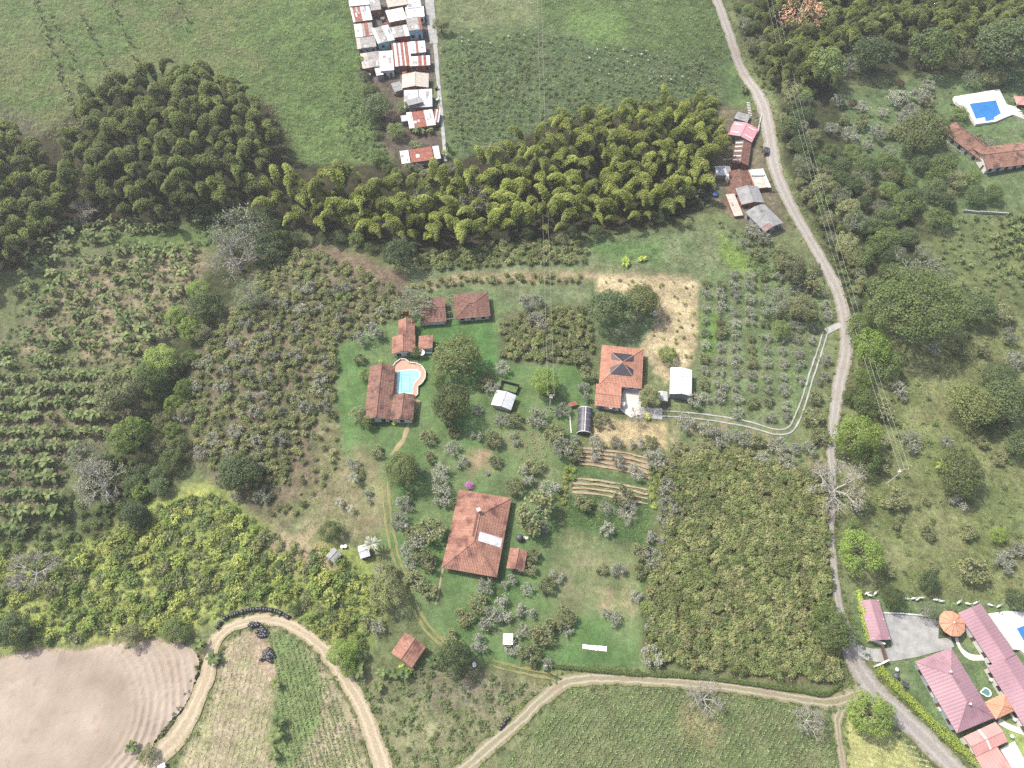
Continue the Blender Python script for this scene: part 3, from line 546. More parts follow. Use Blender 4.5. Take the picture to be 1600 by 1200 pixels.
def slope(mb, e0, e1, r0, r1, period=.42, amp=.07, course=.9, m=0, step=.03, under=1, th=.14, shade=None):
    """a ribbed roof plane: eave e0->e1, ridge r0->r1 (may coincide); each rib and course is its own facet"""
    u = (e1 - e0); L = u.length; u = u / L; n = u.cross(r0 - e0 if (r0 - e0).length > 1e-6 else r1 - e0).normalized()
    if n.z < 0: n = -n
    d = n.cross(u)
    if d.z < 0: d = -d
    T = (r0 - e0).dot(d); s0 = (r0 - e0).dot(u); s1 = (r1 - e0).dot(u)
    def tm(s):
        t = T
        if s0 > 1e-4: t = min(t, s / s0 * T)
        if s0 < -1e-4 and s < 0: t = T
        if s1 < L - 1e-4: t = min(t, (L - s) / (L - s1) * T)
        return max(t, 0)
    np_ = max(2, int(round(L / period))); per = L / np_; ss = []
    for k in range(np_): ss += [(k * per, 0), (k * per + per * .28, amp), (k * per + per * .62, amp)]
    ss.append((L, 0)); nc = max(1, int(round(T / course))); ch = T / nc
    colv = [R0.random() for _ in range(np_ + 1)]
    for i in range(len(ss) - 1):
        (sa, ha), (sb, hb) = ss[i], ss[i + 1]; ta, tb = tm(sa), tm(sb)
        for k in range(nc):
            t0, t1 = k * ch, (k + 1) * ch
            if t0 >= max(ta, tb) - 1e-5: break
            a0, a1, b0, b1 = min(t0, ta), min(t1, ta), min(t0, tb), min(t1, tb)
            f = lambda s, t, h, st: e0 + u * s + d * t + n * (h + st)
            val = shade(i // 3, k) if shade else (.35 * colv[i // 3] + .65 * R0.random())
            mb.poly([f(sa, a0, ha, step), f(sb, b0, hb, step), f(sb, b1, hb, 0), f(sa, a1, ha, 0)], m, val)
    if under is not None:
        lo = n * -th; mb.poly([e0 + lo, r0 + lo, r1 + lo, e1 + lo] if (r1 - r0).length > 1e-4 else [e0 + lo, r0 + lo, e1 + lo], under)
        mb.poly([e0 + lo, e1 + lo, e1 + n * .01, e0 + n * .01], under)
        mb.poly([e1 + lo, r1 + lo, r1 + n * .01, e1 + n * .01], under); mb.poly([r0 + lo, e0 + lo, e0 + n * .01, r0 + n * .01], under)
STYLE = {'tile': dict(period=.45, amp=.09, course=.8, step=.05), 'sheet': dict(period=.5, amp=.05, course=3.0, step=.0), 'seam': dict(period=.8, amp=.035, course=7, step=0)}
def cap(root, a, b, mat, r=.16, name='ridge_cap'):
    mb = MB(); n = max(1, int((b - a).length / .6)); mb.tube([a + (b - a) * i / n - root.location for i in range(n + 1)], [r * (1 + .12 * (i % 2)) for i in range(n + 1)], 6); return mb.build(name, mat, root)
_wm = {}
def window_mesh(wd, ht):
    k = (wd, ht)
    if k not in _wm:
        f = MB()
        f.box((0, 0, ht / 2 + .05), (wd + .2, .12, .1)); f.box((0, 0, -ht / 2 - .05), (wd + .3, .2, .1))
        for s in (-1, 1): f.box((s * (wd / 2 + .05), 0, 0), (.1, .12, ht))
        p = MB(); p.box((0, 0, 0), (wd, .05, ht)); p.box((0, 0, 0), (.05, .07, ht), m=1)
        fo = f.build('window', 'wood'); po = p.build('pane', ['glass_dark', 'wood'])
        _wm[k] = (fo.data, po.data); bpy.data.objects.remove(fo); bpy.data.objects.remove(po)
    return _wm[k]
def openings(root, c, u, v, hx, hy, he, spacing=3.2, door=True):
    """windows spaced round the walls, a door on one long side"""
    k = 0
    for ax, per, ha, hb in ((u, v, hx, hy), (v, u, hy, hx)):
        for sg in (-1, 1):
            n = int(2 * ha / spacing)
            for i in range(n):
                s = (i + .5) / n * 2 * ha - ha; pos = c + ax * s + per * sg * (hb + .03) - root.location
                ang = math.atan2(ax.y, ax.x)
                if door and i == n // 2 and sg == -1:
                    mb = MB(); mb.box((pos.x, pos.y, pos.z + 1.05), (.95, .08, 2.1), ang); d = mb.build('door', 'wood', root)
                    h = MB(); h.box((pos.x + ax.x * .35 + per.x * sg * .07, pos.y + ax.y * .35 + per.y * sg * .07, pos.z + 1), (.12, .07, .05), ang); h.build('handle', 'steel', d)
                    continue
                fm, pm = window_mesh(1.1, 1.15); w_ = link('window', fm, root, (pos.x, pos.y, pos.z + min(1.55, he * .58))); w_.rotation_euler.z = ang; link('pane', pm, w_); k += 1
def block(root, corners, he, rise, kind='gable', roof='tile_red', wall='wall_white', style='tile', over=.55, ridge=None, win=3.2, posts=False, capm=None, shade=None, patches=()):
    """walls and roof over four eave pixels. ridge: 'u' (parallel to the first edge) or 'v'"""
    c, u, v, hx, hy = rect(corners, he); st = STYLE[style]; lo = root.location
    if ridge is None: ridge = 'u' if hx >= hy else 'v'
    if ridge == 'v': u, v, hx, hy = v, u, hy, hx
    E = lambda a, b, z: c + u * a * hx + v * b * hy + Vector((0, 0, z)) - lo
    zt = he + rise; k = {'gable': 1.0, 'hip': max(0.0, 1 - hy / hx), 'pyramid': 0.0}.get(kind, 1)
    if kind == 'shed':
        mb = MB(); slope(mb, E(-1, -1, he), E(1, -1, he), E(-1, 1, zt), E(1, 1, zt), shade=shade, **st); mb.build('roof', [roof, 'wood'], root)
    elif kind == 'flat':
        mb = MB(); mb.box(tuple(c - lo + Vector((0, 0, he))), (2 * hx, 2 * hy, .25), math.atan2(u.y, u.x)); mb.build('roof', roof, root)
    else:
        for sg in (-1, 1):
            mb = MB(); slope(mb, E(-sg, -sg, he), E(sg, -sg, he), E(-sg * k, 0, zt), E(sg * k, 0, zt), shade=shade, **st); mb.build('roof_slope', [roof, 'wood'], root)
        if kind in ('hip', 'pyramid'):
            for sg in (-1, 1):
                mb = MB(); slope(mb, E(sg, sg, he), E(sg, -sg, he), E(sg * k, 0, zt), E(sg * k, 0, zt), shade=shade, **st); mb.build('roof_slope', [roof, 'wood'], root)
        cm = capm or roof; Lw = lambda p: p + lo
        if k > .02: cap(root, Lw(E(-k, 0, zt + .06)), Lw(E(k, 0, zt + .06)), cm, .2 if style == 'tile' else .12)
        if kind in ('hip', 'pyramid'):
            for a in (-1, 1):
                for b in (-1, 1): cap(root, Lw(E(a, b, he + .08)), Lw(E(a * k, 0, zt + .06)), cm, .16 if style == 'tile' else .1, 'hip_cap')
    wx, wy = hx - over, hy - over
    if posts:
        mb = None
        nu, nv = max(1, int(2 * wx / 3.2)), max(1, int(2 * wy / 4))
        for i in range(nu + 1):
            for j in range(nv + 1):
                if 0 < i < nu and 0 < j < nv: continue
                a, b = i / nu * 2 - 1, j / nv * 2 - 1; p = c + u * a * wx + v * b * wy - lo; top = he if kind != 'shed' else he + rise * (b + 1) / 2
                mb = MB(); mb.box((p.x, p.y, top / 2 - .1), (.18, .18, top + .1), math.atan2(u.y, u.x)); mb.build('post', wall, root)
        return c, u, v, hx, hy
    G = lambda a, b, z: c + u * a * wx + v * b * wy + Vector((0, 0, z)) - lo
    slope_k = rise / hy if kind != 'shed' else rise / (2 * hy); tz = he + (slope_k * over if kind not in ('hip', 'pyramid', 'flat') else 0) - .17
    mb = MB()
    if kind == 'shed': th = [he + rise * (b * wy / hy + 1) / 2 - .17 for b in (-1, 1)]
    else: th = [tz, tz]
    mb.poly([G(-1, -1, -.6), G(1, -1, -.6), G(1, -1, th[0]), G(-1, -1, th[0])]); mb.poly([G(1, 1, -.6), G(-1, 1, -.6), G(-1, 1, th[1]), G(1, 1, th[1])])
    for a in (-1, 1):
        pts = [G(a, -1, -.6), G(a, 1, -.6), G(a, 1, th[1])]
        if kind == 'gable': pts.append(G(a, 0, zt - .18))
        pts.append(G(a, -1, th[0])); mb.poly(pts)
    mb.build('wall', wall, root)
    if win: openings(root, c, u, v, wx, wy, he, win)
    return c, u, v, hx, hy
def house(name, label, cat, corners, he, rise, group=None, **kw):
    q = [P(x, y, he) for x, y in corners]; c = sum(q, Vector()) / 4; c.z = float(terrain(c.x, c.y))
    root = empty(name, c, 0, label, cat, group); r = block(root, corners, he, rise, **kw)
    return root, r
def panel(root, corners, h, mat, name='skylight', lift=.12, thick=.06):
    """a flat panel lying on a roof: four photo pixels with their heights"""
    q = [P(x, y, z) + Vector((0, 0, lift)) - root.location for (x, y), z in zip(corners, h)]
    mb = MB(); mb.poly(q); d = [p - Vector((0, 0, thick)) for p in q]
    for i in range(4): j = (i + 1) % 4; mb.poly([d[i], d[j], q[j], q[i]])
    return mb.build(name, mat, root)
def on_slope(root, r, he, rise, a0, a1, b0, b1, mat, name='skylight', lift=.12):
    """panel on the slope of a gable or hip block, in the block's own fractions (b: -1 eave .. 0 ridge .. 1 eave)"""
    c, u, v, hx, hy = r; pts = []
    for a, b in ((a0, b0), (a1, b0), (a1, b1), (a0, b1)):
        pts.append(c + u * a * hx + v * b * hy + Vector((0, 0, he + rise * (1 - abs(b)) + lift)) - root.location)
    mb = MB(); mb.poly(pts); d = [p - Vector((0, 0, .05)) for p in pts]
    for i in range(4): j = (i + 1) % 4; mb.poly([d[i], d[j], pts[j], pts[i]])
    return mb.build(name, mat, root)

# --- the big farmhouse
fh, r = house('farmhouse', 'large farmhouse with red tiled hip roof and a bright white roof panel', 'house', [(717, 762), (800, 777), (775, 902), (690, 886)], 2.9, 3.3, kind='hip', roof='tile_red', over=1.4)
on_slope(fh, r, 2.9, 3.3, .06, .29, *((.95, .12) if r[2].x > 0 else (-.95, -.12)), 'metal_white', lift=.18)
ch = MB(); c, u, v, hx, hy = r; p = c + u * -.42 * hx + v * -.06 * hy - fh.location
ch.box((p.x, p.y, 6.3), (.7, .7, 1.4), .3); ch.box((p.x, p.y, 7.05), (.95, .95, .14), .3); ch.build('chimney', 'wall_white', fh)
vd = MB(); q0, q1 = c + u * -.36 * hx + v * -.10 * hy - fh.location, c + u * .22 * hx + v * -.10 * hy - fh.location
vd.tube([(q0.x, q0.y, 5.95), (q1.x, q1.y, 5.95)], .16, 6); vd.build('roof_vent', 'tile_old', fh)
house('outhouse', 'small red tiled gable outhouse beside the large farmhouse', 'outhouse', [(797, 855), (824, 861), (818, 893), (792, 888)], 2.4, 1.0, kind='gable', ridge='v', roof='tile_red', over=.4, win=2.6)
# --- the pool house
ph, _ = house('pool_house', 'long brown-red tiled house in an L beside the turquoise pool', 'house', [(573, 572), (614, 572), (613, 655), (574, 655)], 2.8, 1.7, kind='gable', ridge='v', roof='tile_brown', over=.5)
block(ph, [(612, 617), (647, 617), (647, 657), (612, 656)], 2.75, 1.3, kind='gable', ridge='v', roof='tile_brown', over=.5)
kh, _ = house('kitchen_house', 'red tiled cottage of two stepped gables north of the pool', 'house', [(612, 526), (648, 525), (649, 550), (613, 552)], 2.8, 1.5, kind='gable', ridge='v', roof='tile_red', over=.4)
block(kh, [(622, 500), (647, 499), (649, 527), (623, 528)], 2.9, 1.3, kind='gable', ridge='v', roof='tile_red', over=.35)
mb = MB(); p = P(634, 498) - kh.location
for sx in (-1, 1): mb.box((p.x + sx * 1.7, p.y, 1.3), (.25, 1.6, 2.6))
mb.box((p.x, p.y + .8, 1.3), (3.4, .25, 2.6)); mb.build('chimney_wall', 'brick', kh)
house('laundry_shed', 'small red tiled lean-to beside the stepped cottage with a teal tank', 'shed', [(654, 525), (676, 525), (677, 545), (654, 545)], 2.4, .8, kind='shed', roof='tile_red', over=.3, win=0)
mb = MB(); p = P(668, 551); mb.box((0, 0, .5), (3.0, 1.7, 1.0)); mb.box((0, 0, 1.02), (2.7, 1.4, .03), m=1); tag(mb.build('water_tank', ['concrete', 'water_teal'], None, p), 'open teal water tank by the tiled lean-to', 'tank')
def dish(px, py, label, s=1.0):
    p = P(px, py, 2.4); p.z -= 2.4; o = empty('satellite_dish', p, 0, label, 'dish'); mb = MB(); mb.tube([(0, 0, 0), (0, 0, 2.2)], .05); mb.build('mast', 'steel', o)
    mb = MB(); rows = [[Vector((r_ * s * math.cos(a), r_ * s * math.sin(a) - .25 * r_ * s, 2.2 + .35 * (r_ * s) ** 2 + .25 * r_ * s * math.sin(a))) for a in np.linspace(0, 2 * math.pi, 14, endpoint=False)] for r_ in (.05, .4, .75, 1.0)]
    mb.grid(rows, close=True); mb.build('reflector', 'plastic_white', o)
dish(659, 550, 'round white satellite dish by the teal tank')
# --- swimming pool with lobed terracotta terrace
def outline(px_pts, lift): return [P(a, b) + Vector((0, 0, lift)) for a, b in px_pts]
def basin(name, label, deck, rim, water, deck_mat, rim_mat, water_mat, wall_h=0.0, lane=None, cat='pool'):
    c = P(*np.mean(water, 0)); c.z = max(P(a, b).z for a, b in deck); o = empty(name, c, 0, label, cat)
    mb = MB(); d = [P(a, b) - c for a, b in deck]; d = [Vector((p.x, p.y, .12)) for p in d]; mb.poly(d)
    for i in range(len(d)): j = (i + 1) % len(d); mb.poly([d[i] - Vector((0, 0, 1.2)), d[j] - Vector((0, 0, 1.2)), d[j], d[i]])
    mb.build('terrace', deck_mat, o)
    wv = [Vector(((P(a, b) - c).x, (P(a, b) - c).y, .14)) for a, b in water]; cen = sum(wv, Vector()) / len(wv)
    mb = MB(); k = len(wv); ou = [cen + (p - cen) * (1 + .45 / (p - cen).length) for p in wv]
    for i in range(k): j = (i + 1) % k; mb.poly([wv[i] + Vector((0, 0, .06)), wv[j] + Vector((0, 0, .06)), ou[j] + Vector((0, 0, .06)), ou[i] + Vector((0, 0, .06))]); mb.poly([ou[i], ou[j], ou[j] + Vector((0, 0, .06)), ou[i] + Vector((0, 0, .06))])
    mb.build('coping', rim_mat, o)
    mb = MB(); mb.poly([p + Vector((0, 0, .02)) for p in wv]); mb.build('water', water_mat, o)
    if lane:
        mb = MB(); lv = [Vector(((P(a, b) - c).x, (P(a, b) - c).y, .172)) for a, b in lane]
        for i in range(len(lv)): j = (i + 1) % len(lv); mb.box(tuple((lv[i] + lv[j]) / 2), ((lv[j] - lv[i]).length, .14, .012), math.atan2((lv[j] - lv[i]).y, (lv[j] - lv[i]).x))
        mb.build('floor_line', 'water_blue', o)
    if wall_h:
        mb = MB()
        for i in range(len(rim) - 1):
            a, b = P(*rim[i]) - c, P(*rim[i + 1]) - c; m_ = (a + b) / 2; mb.box((m_.x, m_.y, .12 + wall_h / 2), ((b - a).length + .12, .28, wall_h), math.atan2((b - a).y, (b - a).x))
        mb.build('parapet', 'concrete_pale', o)
    FOOT.append(deck); return o
deck = [(614, 575), (619, 569), (626, 564), (634, 564), (640, 569), (650, 570), (659, 574), (665, 582), (665, 592), (660, 600), (653, 605), (653, 617), (647, 622), (645, 617), (614, 616)]
wat = [(622, 582), (640, 580), (652, 580.5), (656, 584), (656, 590), (651, 594), (647, 600), (645.5, 606), (645, 614.5), (621, 614.5)]
basin('swimming_pool', 'turquoise swimming pool with lobed terracotta terrace by the L-shaped house', deck, deck[:13], wat, 'terracotta_paving', 'concrete_pale', 'water_turquoise', .55, [(628, 587), (640.5, 587), (640.5, 612), (627, 612)])
# --- long stable north of the lawn
sb, _ = house('stable', 'low old-tiled stable in two halves joined by an open beam frame', 'stable', [(664, 466), (696, 464), (697, 501), (650, 504)], 2.6, 1.3, kind='gable', ridge='u', roof='tile_old', over=.5, win=0)
block(sb, [(708, 461), (762, 457), (767, 493), (712, 498)], 2.6, 1.4, kind='hip', ridge='u', roof='tile_old', over=.6)
for k in range(4):
    a, b = P(696, 466 + k * 11, 2.5) - sb.location, P(711, 464 + k * 11, 2.5) - sb.location; mb = MB(); mb.tube([a, b], .12, 4); mb.build('beam', 'wood_grey', sb)
for k in range(2):
    p = P(703, 470 + k * 26) - sb.location; mb = MB(); mb.box((p.x, p.y, 1.2), (.2, .2, 2.6)); mb.build('post', 'wood_grey', sb)
# --- orange house with dark solar mats on its hip roof
oh, r = house('orange_house', 'square orange tiled hip-roofed house with black solar mats round its peak', 'house', [(943, 537), (1007, 546), (1001, 607), (934, 599)], 2.9, 2.6, kind='pyramid', roof='tile_orange', over=1.0)
c, u, v, hx, hy = r
if abs(u.y) > abs(u.x): u, v, hx, hy = v, u, hy, hx
for (ax, bx_, k0, k1) in ((0, 1, .0, .55), (0, -1, .0, .55)):
    mb = MB(); pts = []
    for a, b in ((-.03, .03), (.03, .03), (.52, .55), (-.52, .55)):
        pts.append(c + u * a * hx + v * bx_ * b * hy + Vector((0, 0, 2.9 + 2.6 * (1 - b) + .17)) - oh.location)
    mb.poly(pts); dn = [p - Vector((0, 0, .06)) for p in pts]
    for i in range(4): mb.poly([dn[i], dn[(i + 1) % 4], pts[(i + 1) % 4], pts[i]])
    mb.build('solar_mat', 'solar_black', oh)
for sg in (-1, 1):
    for off in (-1, 1):
        mb = MB(); pts = [c + u * sg * a * hx + v * b * hy + Vector((0, 0, 2.9 + 2.6 * (1 - max(abs(a), abs(b))) + .17)) - oh.location for a, b in ((.05, off * .05), (.54, off * .20), (.54, off * .53))]
        mb.poly(pts); mb.build('solar_mat', 'solar_black', oh)
block(oh, [(932, 599), (972, 604), (969, 638), (929, 632)], 2.6, .9, kind='gable', ridge='u', roof='tile_orange', over=.4)
mb = MB(); p = P(938, 637); mb.tube([(0, 0, 0), (0, 0, 1.1), (0, 0, 1.3)], [.75, .75, .5], 12); mb.tube([(0, 0, 1.3), (0, 0, 1.42)], .3, 10); tag(mb.build('water_barrel', 'plastic_blue', None, p), 'blue plastic water barrel against the orange-tiled annex', 'barrel')
dish(954, 633, 'grey-white satellite dish at the annex of the orange house', .9)
mb = MB(); p = P(973, 634); mb.tube([(0, 0, 0), (0, 0, 1.3), (0, 0, 1.6), (0, 0, 1.7)], [.8, .85, .6, .25], 12); tag(mb.build('water_tank', 'plastic_white', None, p), 'round white water tank at the corner of the patio', 'tank')
house('metal_barn', 'white metal gable barn standing by the orchard', 'barn', [(1048, 574), (1082, 578), (1080, 619), (1046, 615)], 3.2, .9, kind='gable', ridge='v', roof='metal_white', wall='metal_grey', style='sheet', over=.35, win=0)
house('lean_to', 'small white metal lean-to between the patio tree and the barn', 'shed', [(1023, 611), (1043, 612), (1043, 627), (1030, 626)], 2.3, .4, kind='gable', ridge='v', roof='metal_pale', wall='wood_grey', style='sheet', over=.3, posts=True)
# --- arched plastic drying tunnel
a, b = P(914, 640), P(914, 678); a = P(914.5, 641); b = P(912.5, 679); t0 = empty('drying_tunnel', (a + b) / 2, 0, 'dark arched plastic drying tunnel with a pale ridge strip', 'tunnel')
ax = (b - a); Lt = ax.length; ax.normalize(); px_ = Vector((-ax.y, ax.x, 0)); mb = MB(); rows = []
for i in range(13):
    rows.append([a + ax * Lt * i / 12 - t0.location + px_ * 2.2 * math.cos(q) + Vector((0, 0, .1 + (2.3 + .03 * (i % 2)) * math.sin(q) ** .8)) for q in np.linspace(0, math.pi, 15)])
mb.grid(rows); mb.poly(rows[0]); mb.poly(rows[-1][::-1]); mb.build('cover', 'plastic_dark', t0, smooth=True)
mb = MB(); mb.tube([a - t0.location + Vector((0, 0, 2.45)), b - t0.location + Vector((0, 0, 2.45))], .14, 5); mb.build('ridge_strip', 'plastic_white', t0)
for i in (0, 3, 6, 9, 12):
    mb = MB(); mb.tube([q * 1.0 + Vector((0, 0, .04)) for q in rows[i]], .06, 4); mb.build('hoop', 'steel', t0)
for e in (rows[0], rows[-1]):
    mb = MB(); mb.tube([q + Vector((0, 0, .03)) for q in e], .13, 5); mb.build('end_hoop', 'plastic_white', t0)
FOOT.append([(902, 636), (926, 636), (926, 684), (900, 684)])
# --- small sheds
ps, _ = house('poultry_shed', 'pale grey metal gable shed with a dark fenced pen behind', 'shed', [(775, 609), (807, 617), (798, 641), (768, 631)], 2.3, .8, kind='gable', ridge='v', roof='metal_pale', wall='fibre_beige', style='sheet', over=.3, win=0)
pen = empty('animal_pen', P(797, 605), 0, 'dark mesh pen behind the pale grey shed', 'pen'); pc = [(784, 597), (811, 604), (806, 617), (781, 610)]; FOOT.append(pc)
for i in range(4):
    p, q = P(*pc[i]) - pen.location, P(*pc[(i + 1) % 4]) - pen.location; mid = (p + q) / 2
    mb = MB(); mb.box((mid.x, mid.y, .6), ((q - p).length, .08, 1.3), math.atan2((q - p).y, (q - p).x)); mb.build('side_panel', 'shade_net', pen)
    mb = MB(); mb.box((p.x, p.y, .8), (.16, .16, 1.8)); mb.build('post', 'wood', pen)
house('grey_hut', 'weathered grey sheet-roofed hut at the scrub edge', 'hut', [(521, 855), (534, 866), (522, 880), (509, 869)], 2.0, .5, kind='gable', ridge='v', roof='metal_grey', wall='wood_grey', style='sheet', over=.2, win=0)
house('tin_hut', 'small white tin-roofed hut under the spiky yucca', 'hut', [(558, 853), (573, 850), (580, 867), (564, 874)], 2.0, .5, kind='gable', ridge='u', roof='metal_pale', wall='wood', style='sheet', over=.25, win=0)
house('pump_hut', 'white striped tin hut among the grey orchard trees', 'hut', [(787, 990), (802, 990), (801, 1008), (785, 1007)], 2.0, .4, kind='shed', roof='metal_white', wall='wood_grey', style='sheet', over=.2, win=0)
house('tile_pavilion', 'red tiled gable pavilion beside broad-leaved shrubs', 'pavilion', [(632, 988), (668, 1012), (641, 1042), (612, 1020)], 2.5, 1.2, kind='gable', ridge='v', roof='tile_red', wall='wood', over=.3, posts=True)
mb = MB(); p = P(812, 842); mb.tube([(0, 0, 0), (0, 0, 1.2), (0, 0, 1.8), (0, 0, 2.0)], [.95, 1.0, .7, .25], 12); mb.box((1.6, .3, .05), (1.6, .8, .1), 0, 1); tag(mb.build('water_tank', ['plastic_dark', 'concrete_pale'], None, p), 'dark round water tank on a pale slab by the outhouse', 'tank')
mb = MB(); p = P(895, 634); mb.box((0, 0, 1.2), (2.4, 1.4, .12), .3); mb.box((0, 0, .5), (.2, .2, 1.2)); mb.box((.9, .3, .6), (.12, .12, 1.2)); mb.box((-.9, -.3, .6), (.12, .12, 1.2)); tag(mb.build('feeding_table', 'rust', None, p), 'small red-topped table near the drying tunnel', 'table')
mb = MB(); p = P(891.5, 664); mb.box((0, 0, .09), (.35, 5.6, .16), .03); mb.box((0, 0, .2), (.2, 5.5, .05), .03); tag(mb.build('timber_beam', 'concrete_pale', None, p), 'long pale beam lying in the grass beside the drying tunnel', 'beam')
# crumpled white sheet on the grass
q = [P(910, 1007), P(948, 1010), P(948, 1018), P(910, 1014)]; mb = MB(); rows = []
for i in range(9):
    row = []
    for j in range(25):
        a_, b_ = i / 8, j / 24; p = (q[0] * (1 - b_) + q[1] * b_) * (1 - a_) + (q[3] * (1 - b_) + q[2] * b_) * a_; row.append(p - q[0] + Vector((R0.uniform(-.06, .06), R0.uniform(-.08, .08), .08 + R0.uniform(0, .12))))
    rows.append(row)
mb.grid(rows); tag(mb.build('plastic_sheet', 'tarp', None, q[0]), 'crumpled white plastic sheet spread on the grass', 'sheet')

# --- villa with a blue pool, upper right
vl, _ = house('villa', 'white-walled villa with long angled terracotta roof beside the blue pool', 'house', [(1484, 194), (1510, 183), (1553, 249), (1530, 265)], 3.2, 1.9, kind='hip', ridge='v', roof='tile_brown', over=.9, win=3.0)
block(vl, [(1532, 231), (1680, 207), (1686, 243), (1531, 265)], 3.2, 1.9, kind='gable', ridge='u', roof='tile_brown', over=.9)
deck = [(1486, 158), (1558, 144), (1571, 166), (1586, 169), (1600, 178), (1600, 186), (1582, 180), (1572, 184), (1554, 192), (1523, 197), (1507, 177), (1489, 165)]
vp = basin('swimming_pool', 'deep blue rectangular pool with white deck at the white-walled villa', deck, deck, [(1511, 168), (1553, 161), (1562, 180), (1552, 186), (1551, 190), (1538, 193), (1536, 187), (1522, 190)], 'pool_deck_white', 'pool_deck_white', 'water_blue')
house('pool_cabana', 'small salmon-roofed cabana beyond the villa pool', 'cabana', [(1586, 150), (1606, 150), (1608, 163), (1587, 162)], 2.6, .8, kind='hip', roof='paint_salmon', wall='wall_white', style='seam', over=.3, posts=True)

# --- walled holiday home, lower right
house('carport', 'long maroon metal-roofed carport by the lime hedge', 'carport', [(1346, 937), (1378, 935), (1389, 1000), (1360, 1001)], 2.7, .7, kind='gable', ridge='v', roof='paint_maroon', wall='wall_white', style='seam', over=.4, posts=True)
root, r = house('holiday_house', 'big maroon hip-roofed holiday house inside the lime hedge', 'house', [(1433, 1032), (1490, 1011), (1553, 1121), (1494, 1147)], 3.2, 2.4, kind='hip', ridge='v', roof='paint_maroon', wall='wall_blue_grey', style='seam', over=.7)
c, u, v, hx, hy = r
for s in (-.45, .45): p = c + u * s * hx - root.location; mb = MB(); mb.tube([(p.x, p.y, 5.4), (p.x, p.y, 6.0)], .18, 8); mb.tube([(p.x, p.y, 6.0), (p.x, p.y, 6.15)], .28, 8); mb.build('roof_vent', 'plastic_white', root)
root, r = house('long_house', 'very long maroon-roofed wing along the white pool deck', 'house', [(1502, 955), (1537, 941), (1585, 1023), (1548, 1041)], 3.0, 1.0, kind='gable', ridge='v', roof='paint_maroon', wall='wall_white', style='seam', over=.6)
block(root, [(1548, 1041), (1592, 1020), (1660, 1138), (1606, 1154)], 3.05, 1.1, kind='gable', ridge='v', roof='paint_maroon', wall='wall_white', style='seam', over=.6)
house('barbecue_pavilion', 'square peach-tiled pyramid pavilion between the maroon roofs', 'pavilion', [(1540, 1097), (1571, 1082), (1588, 1109), (1554, 1124)], 2.9, 1.3, kind='pyramid', roof='tile_peach', wall='wall_white', style='tile', over=.4, posts=True)
root, r = house('service_house', 'salmon-roofed service building with a white gutter strip beside the maroon house', 'house', [(1506, 1151), (1555, 1128), (1577, 1158), (1524, 1182)], 2.9, .7, kind='gable', ridge='u', roof='paint_salmon', wall='wall_white', style='seam', over=.4)
block(root, [(1524, 1182), (1560, 1165), (1584, 1210), (1550, 1226)], 2.6, .5, kind='shed', roof='paint_salmon', wall='wall_white', style='seam', over=.4, win=0)
on_slope(root, r, 2.9, .7, -.12, -.02, -1, 0, 'plastic_white', 'gutter_strip'); on_slope(root, r, 2.9, .7, -.12, -.02, 0, 1, 'plastic_white', 'gutter_strip')
sheet('service_court', [(1562, 1170), (1585, 1158), (1610, 1205), (1590, 1215)], 'concrete_pale', .05)
# ten-sided kiosk
kc = P(1488, 974, 2.9); kc.z = float(terrain(kc.x, kc.y)); kr = 3.35; k0 = empty('garden_kiosk', kc, 0, 'ten-sided peach-tiled garden kiosk beside the grey parking yard', 'kiosk')
for i in range(10):
    a0, a1 = 2 * math.pi * i / 10, 2 * math.pi * (i + 1) / 10; p0, p1 = Vector((kr * math.cos(a0), kr * math.sin(a0), 2.7)), Vector((kr * math.cos(a1), kr * math.sin(a1), 2.7)); top = Vector((0, 0, 4.0))
    mb = MB(); slope(mb, p0, p1, top, top, .4, .05, .6, step=.03); mb.build('roof_segment', ['tile_peach', 'wood'], k0)
    mb = MB(); mb.tube([p0 + Vector((0, 0, .06)), top + Vector((0, 0, .06))], .1, 5); mb.build('hip_cap', 'tile_orange', k0)
    mb = MB(); mb.box((p0.x * .88, p0.y * .88, 1.3), (.16, .16, 2.7), a0); mb.build('post', 'wood', k0)
mb = MB(); mb.tube([(0, 0, 3.95), (0, 0, 4.15), (0, 0, 4.4)], [.3, .25, .05], 8); mb.build('finial', 'plastic_white', k0)
FOOT.append([(1466, 955), (1512, 955), (1512, 998), (1466, 998)])
deck = [(1541, 960), (1570, 956), (1640, 958), (1700, 1020), (1640, 1090), (1600, 1024), (1590, 1016), (1580, 1016)]
basin('swimming_pool', 'blue lap pool in the wide white deck beside the maroon wing', deck, deck, [(1585, 983), (1615, 972), (1650, 1030), (1618, 1042)], 'pool_deck_white', 'pool_deck_white', 'water_blue')
mb = MB(); q = [P(*a) for a in ((1574, 986), (1584, 981.5), (1590, 995), (1580, 999))]; z = max(p.z for p in q) + .4; c = q[0]; mb.poly([Vector((p.x - c.x, p.y - c.y, z - c.z)) for p in q])
for i in range(4): j = (i + 1) % 4; mb.poly([Vector((q[i].x - c.x, q[i].y - c.y, z - c.z - .25)), Vector((q[j].x - c.x, q[j].y - c.y, z - c.z - .25)), Vector((q[j].x - c.x, q[j].y - c.y, z - c.z)), Vector((q[i].x - c.x, q[i].y - c.y, z - c.z))])
tag(mb.build('plunge_pool', 'water_blue', None, c), 'small blue plunge pool beside the lap pool', 'pool')
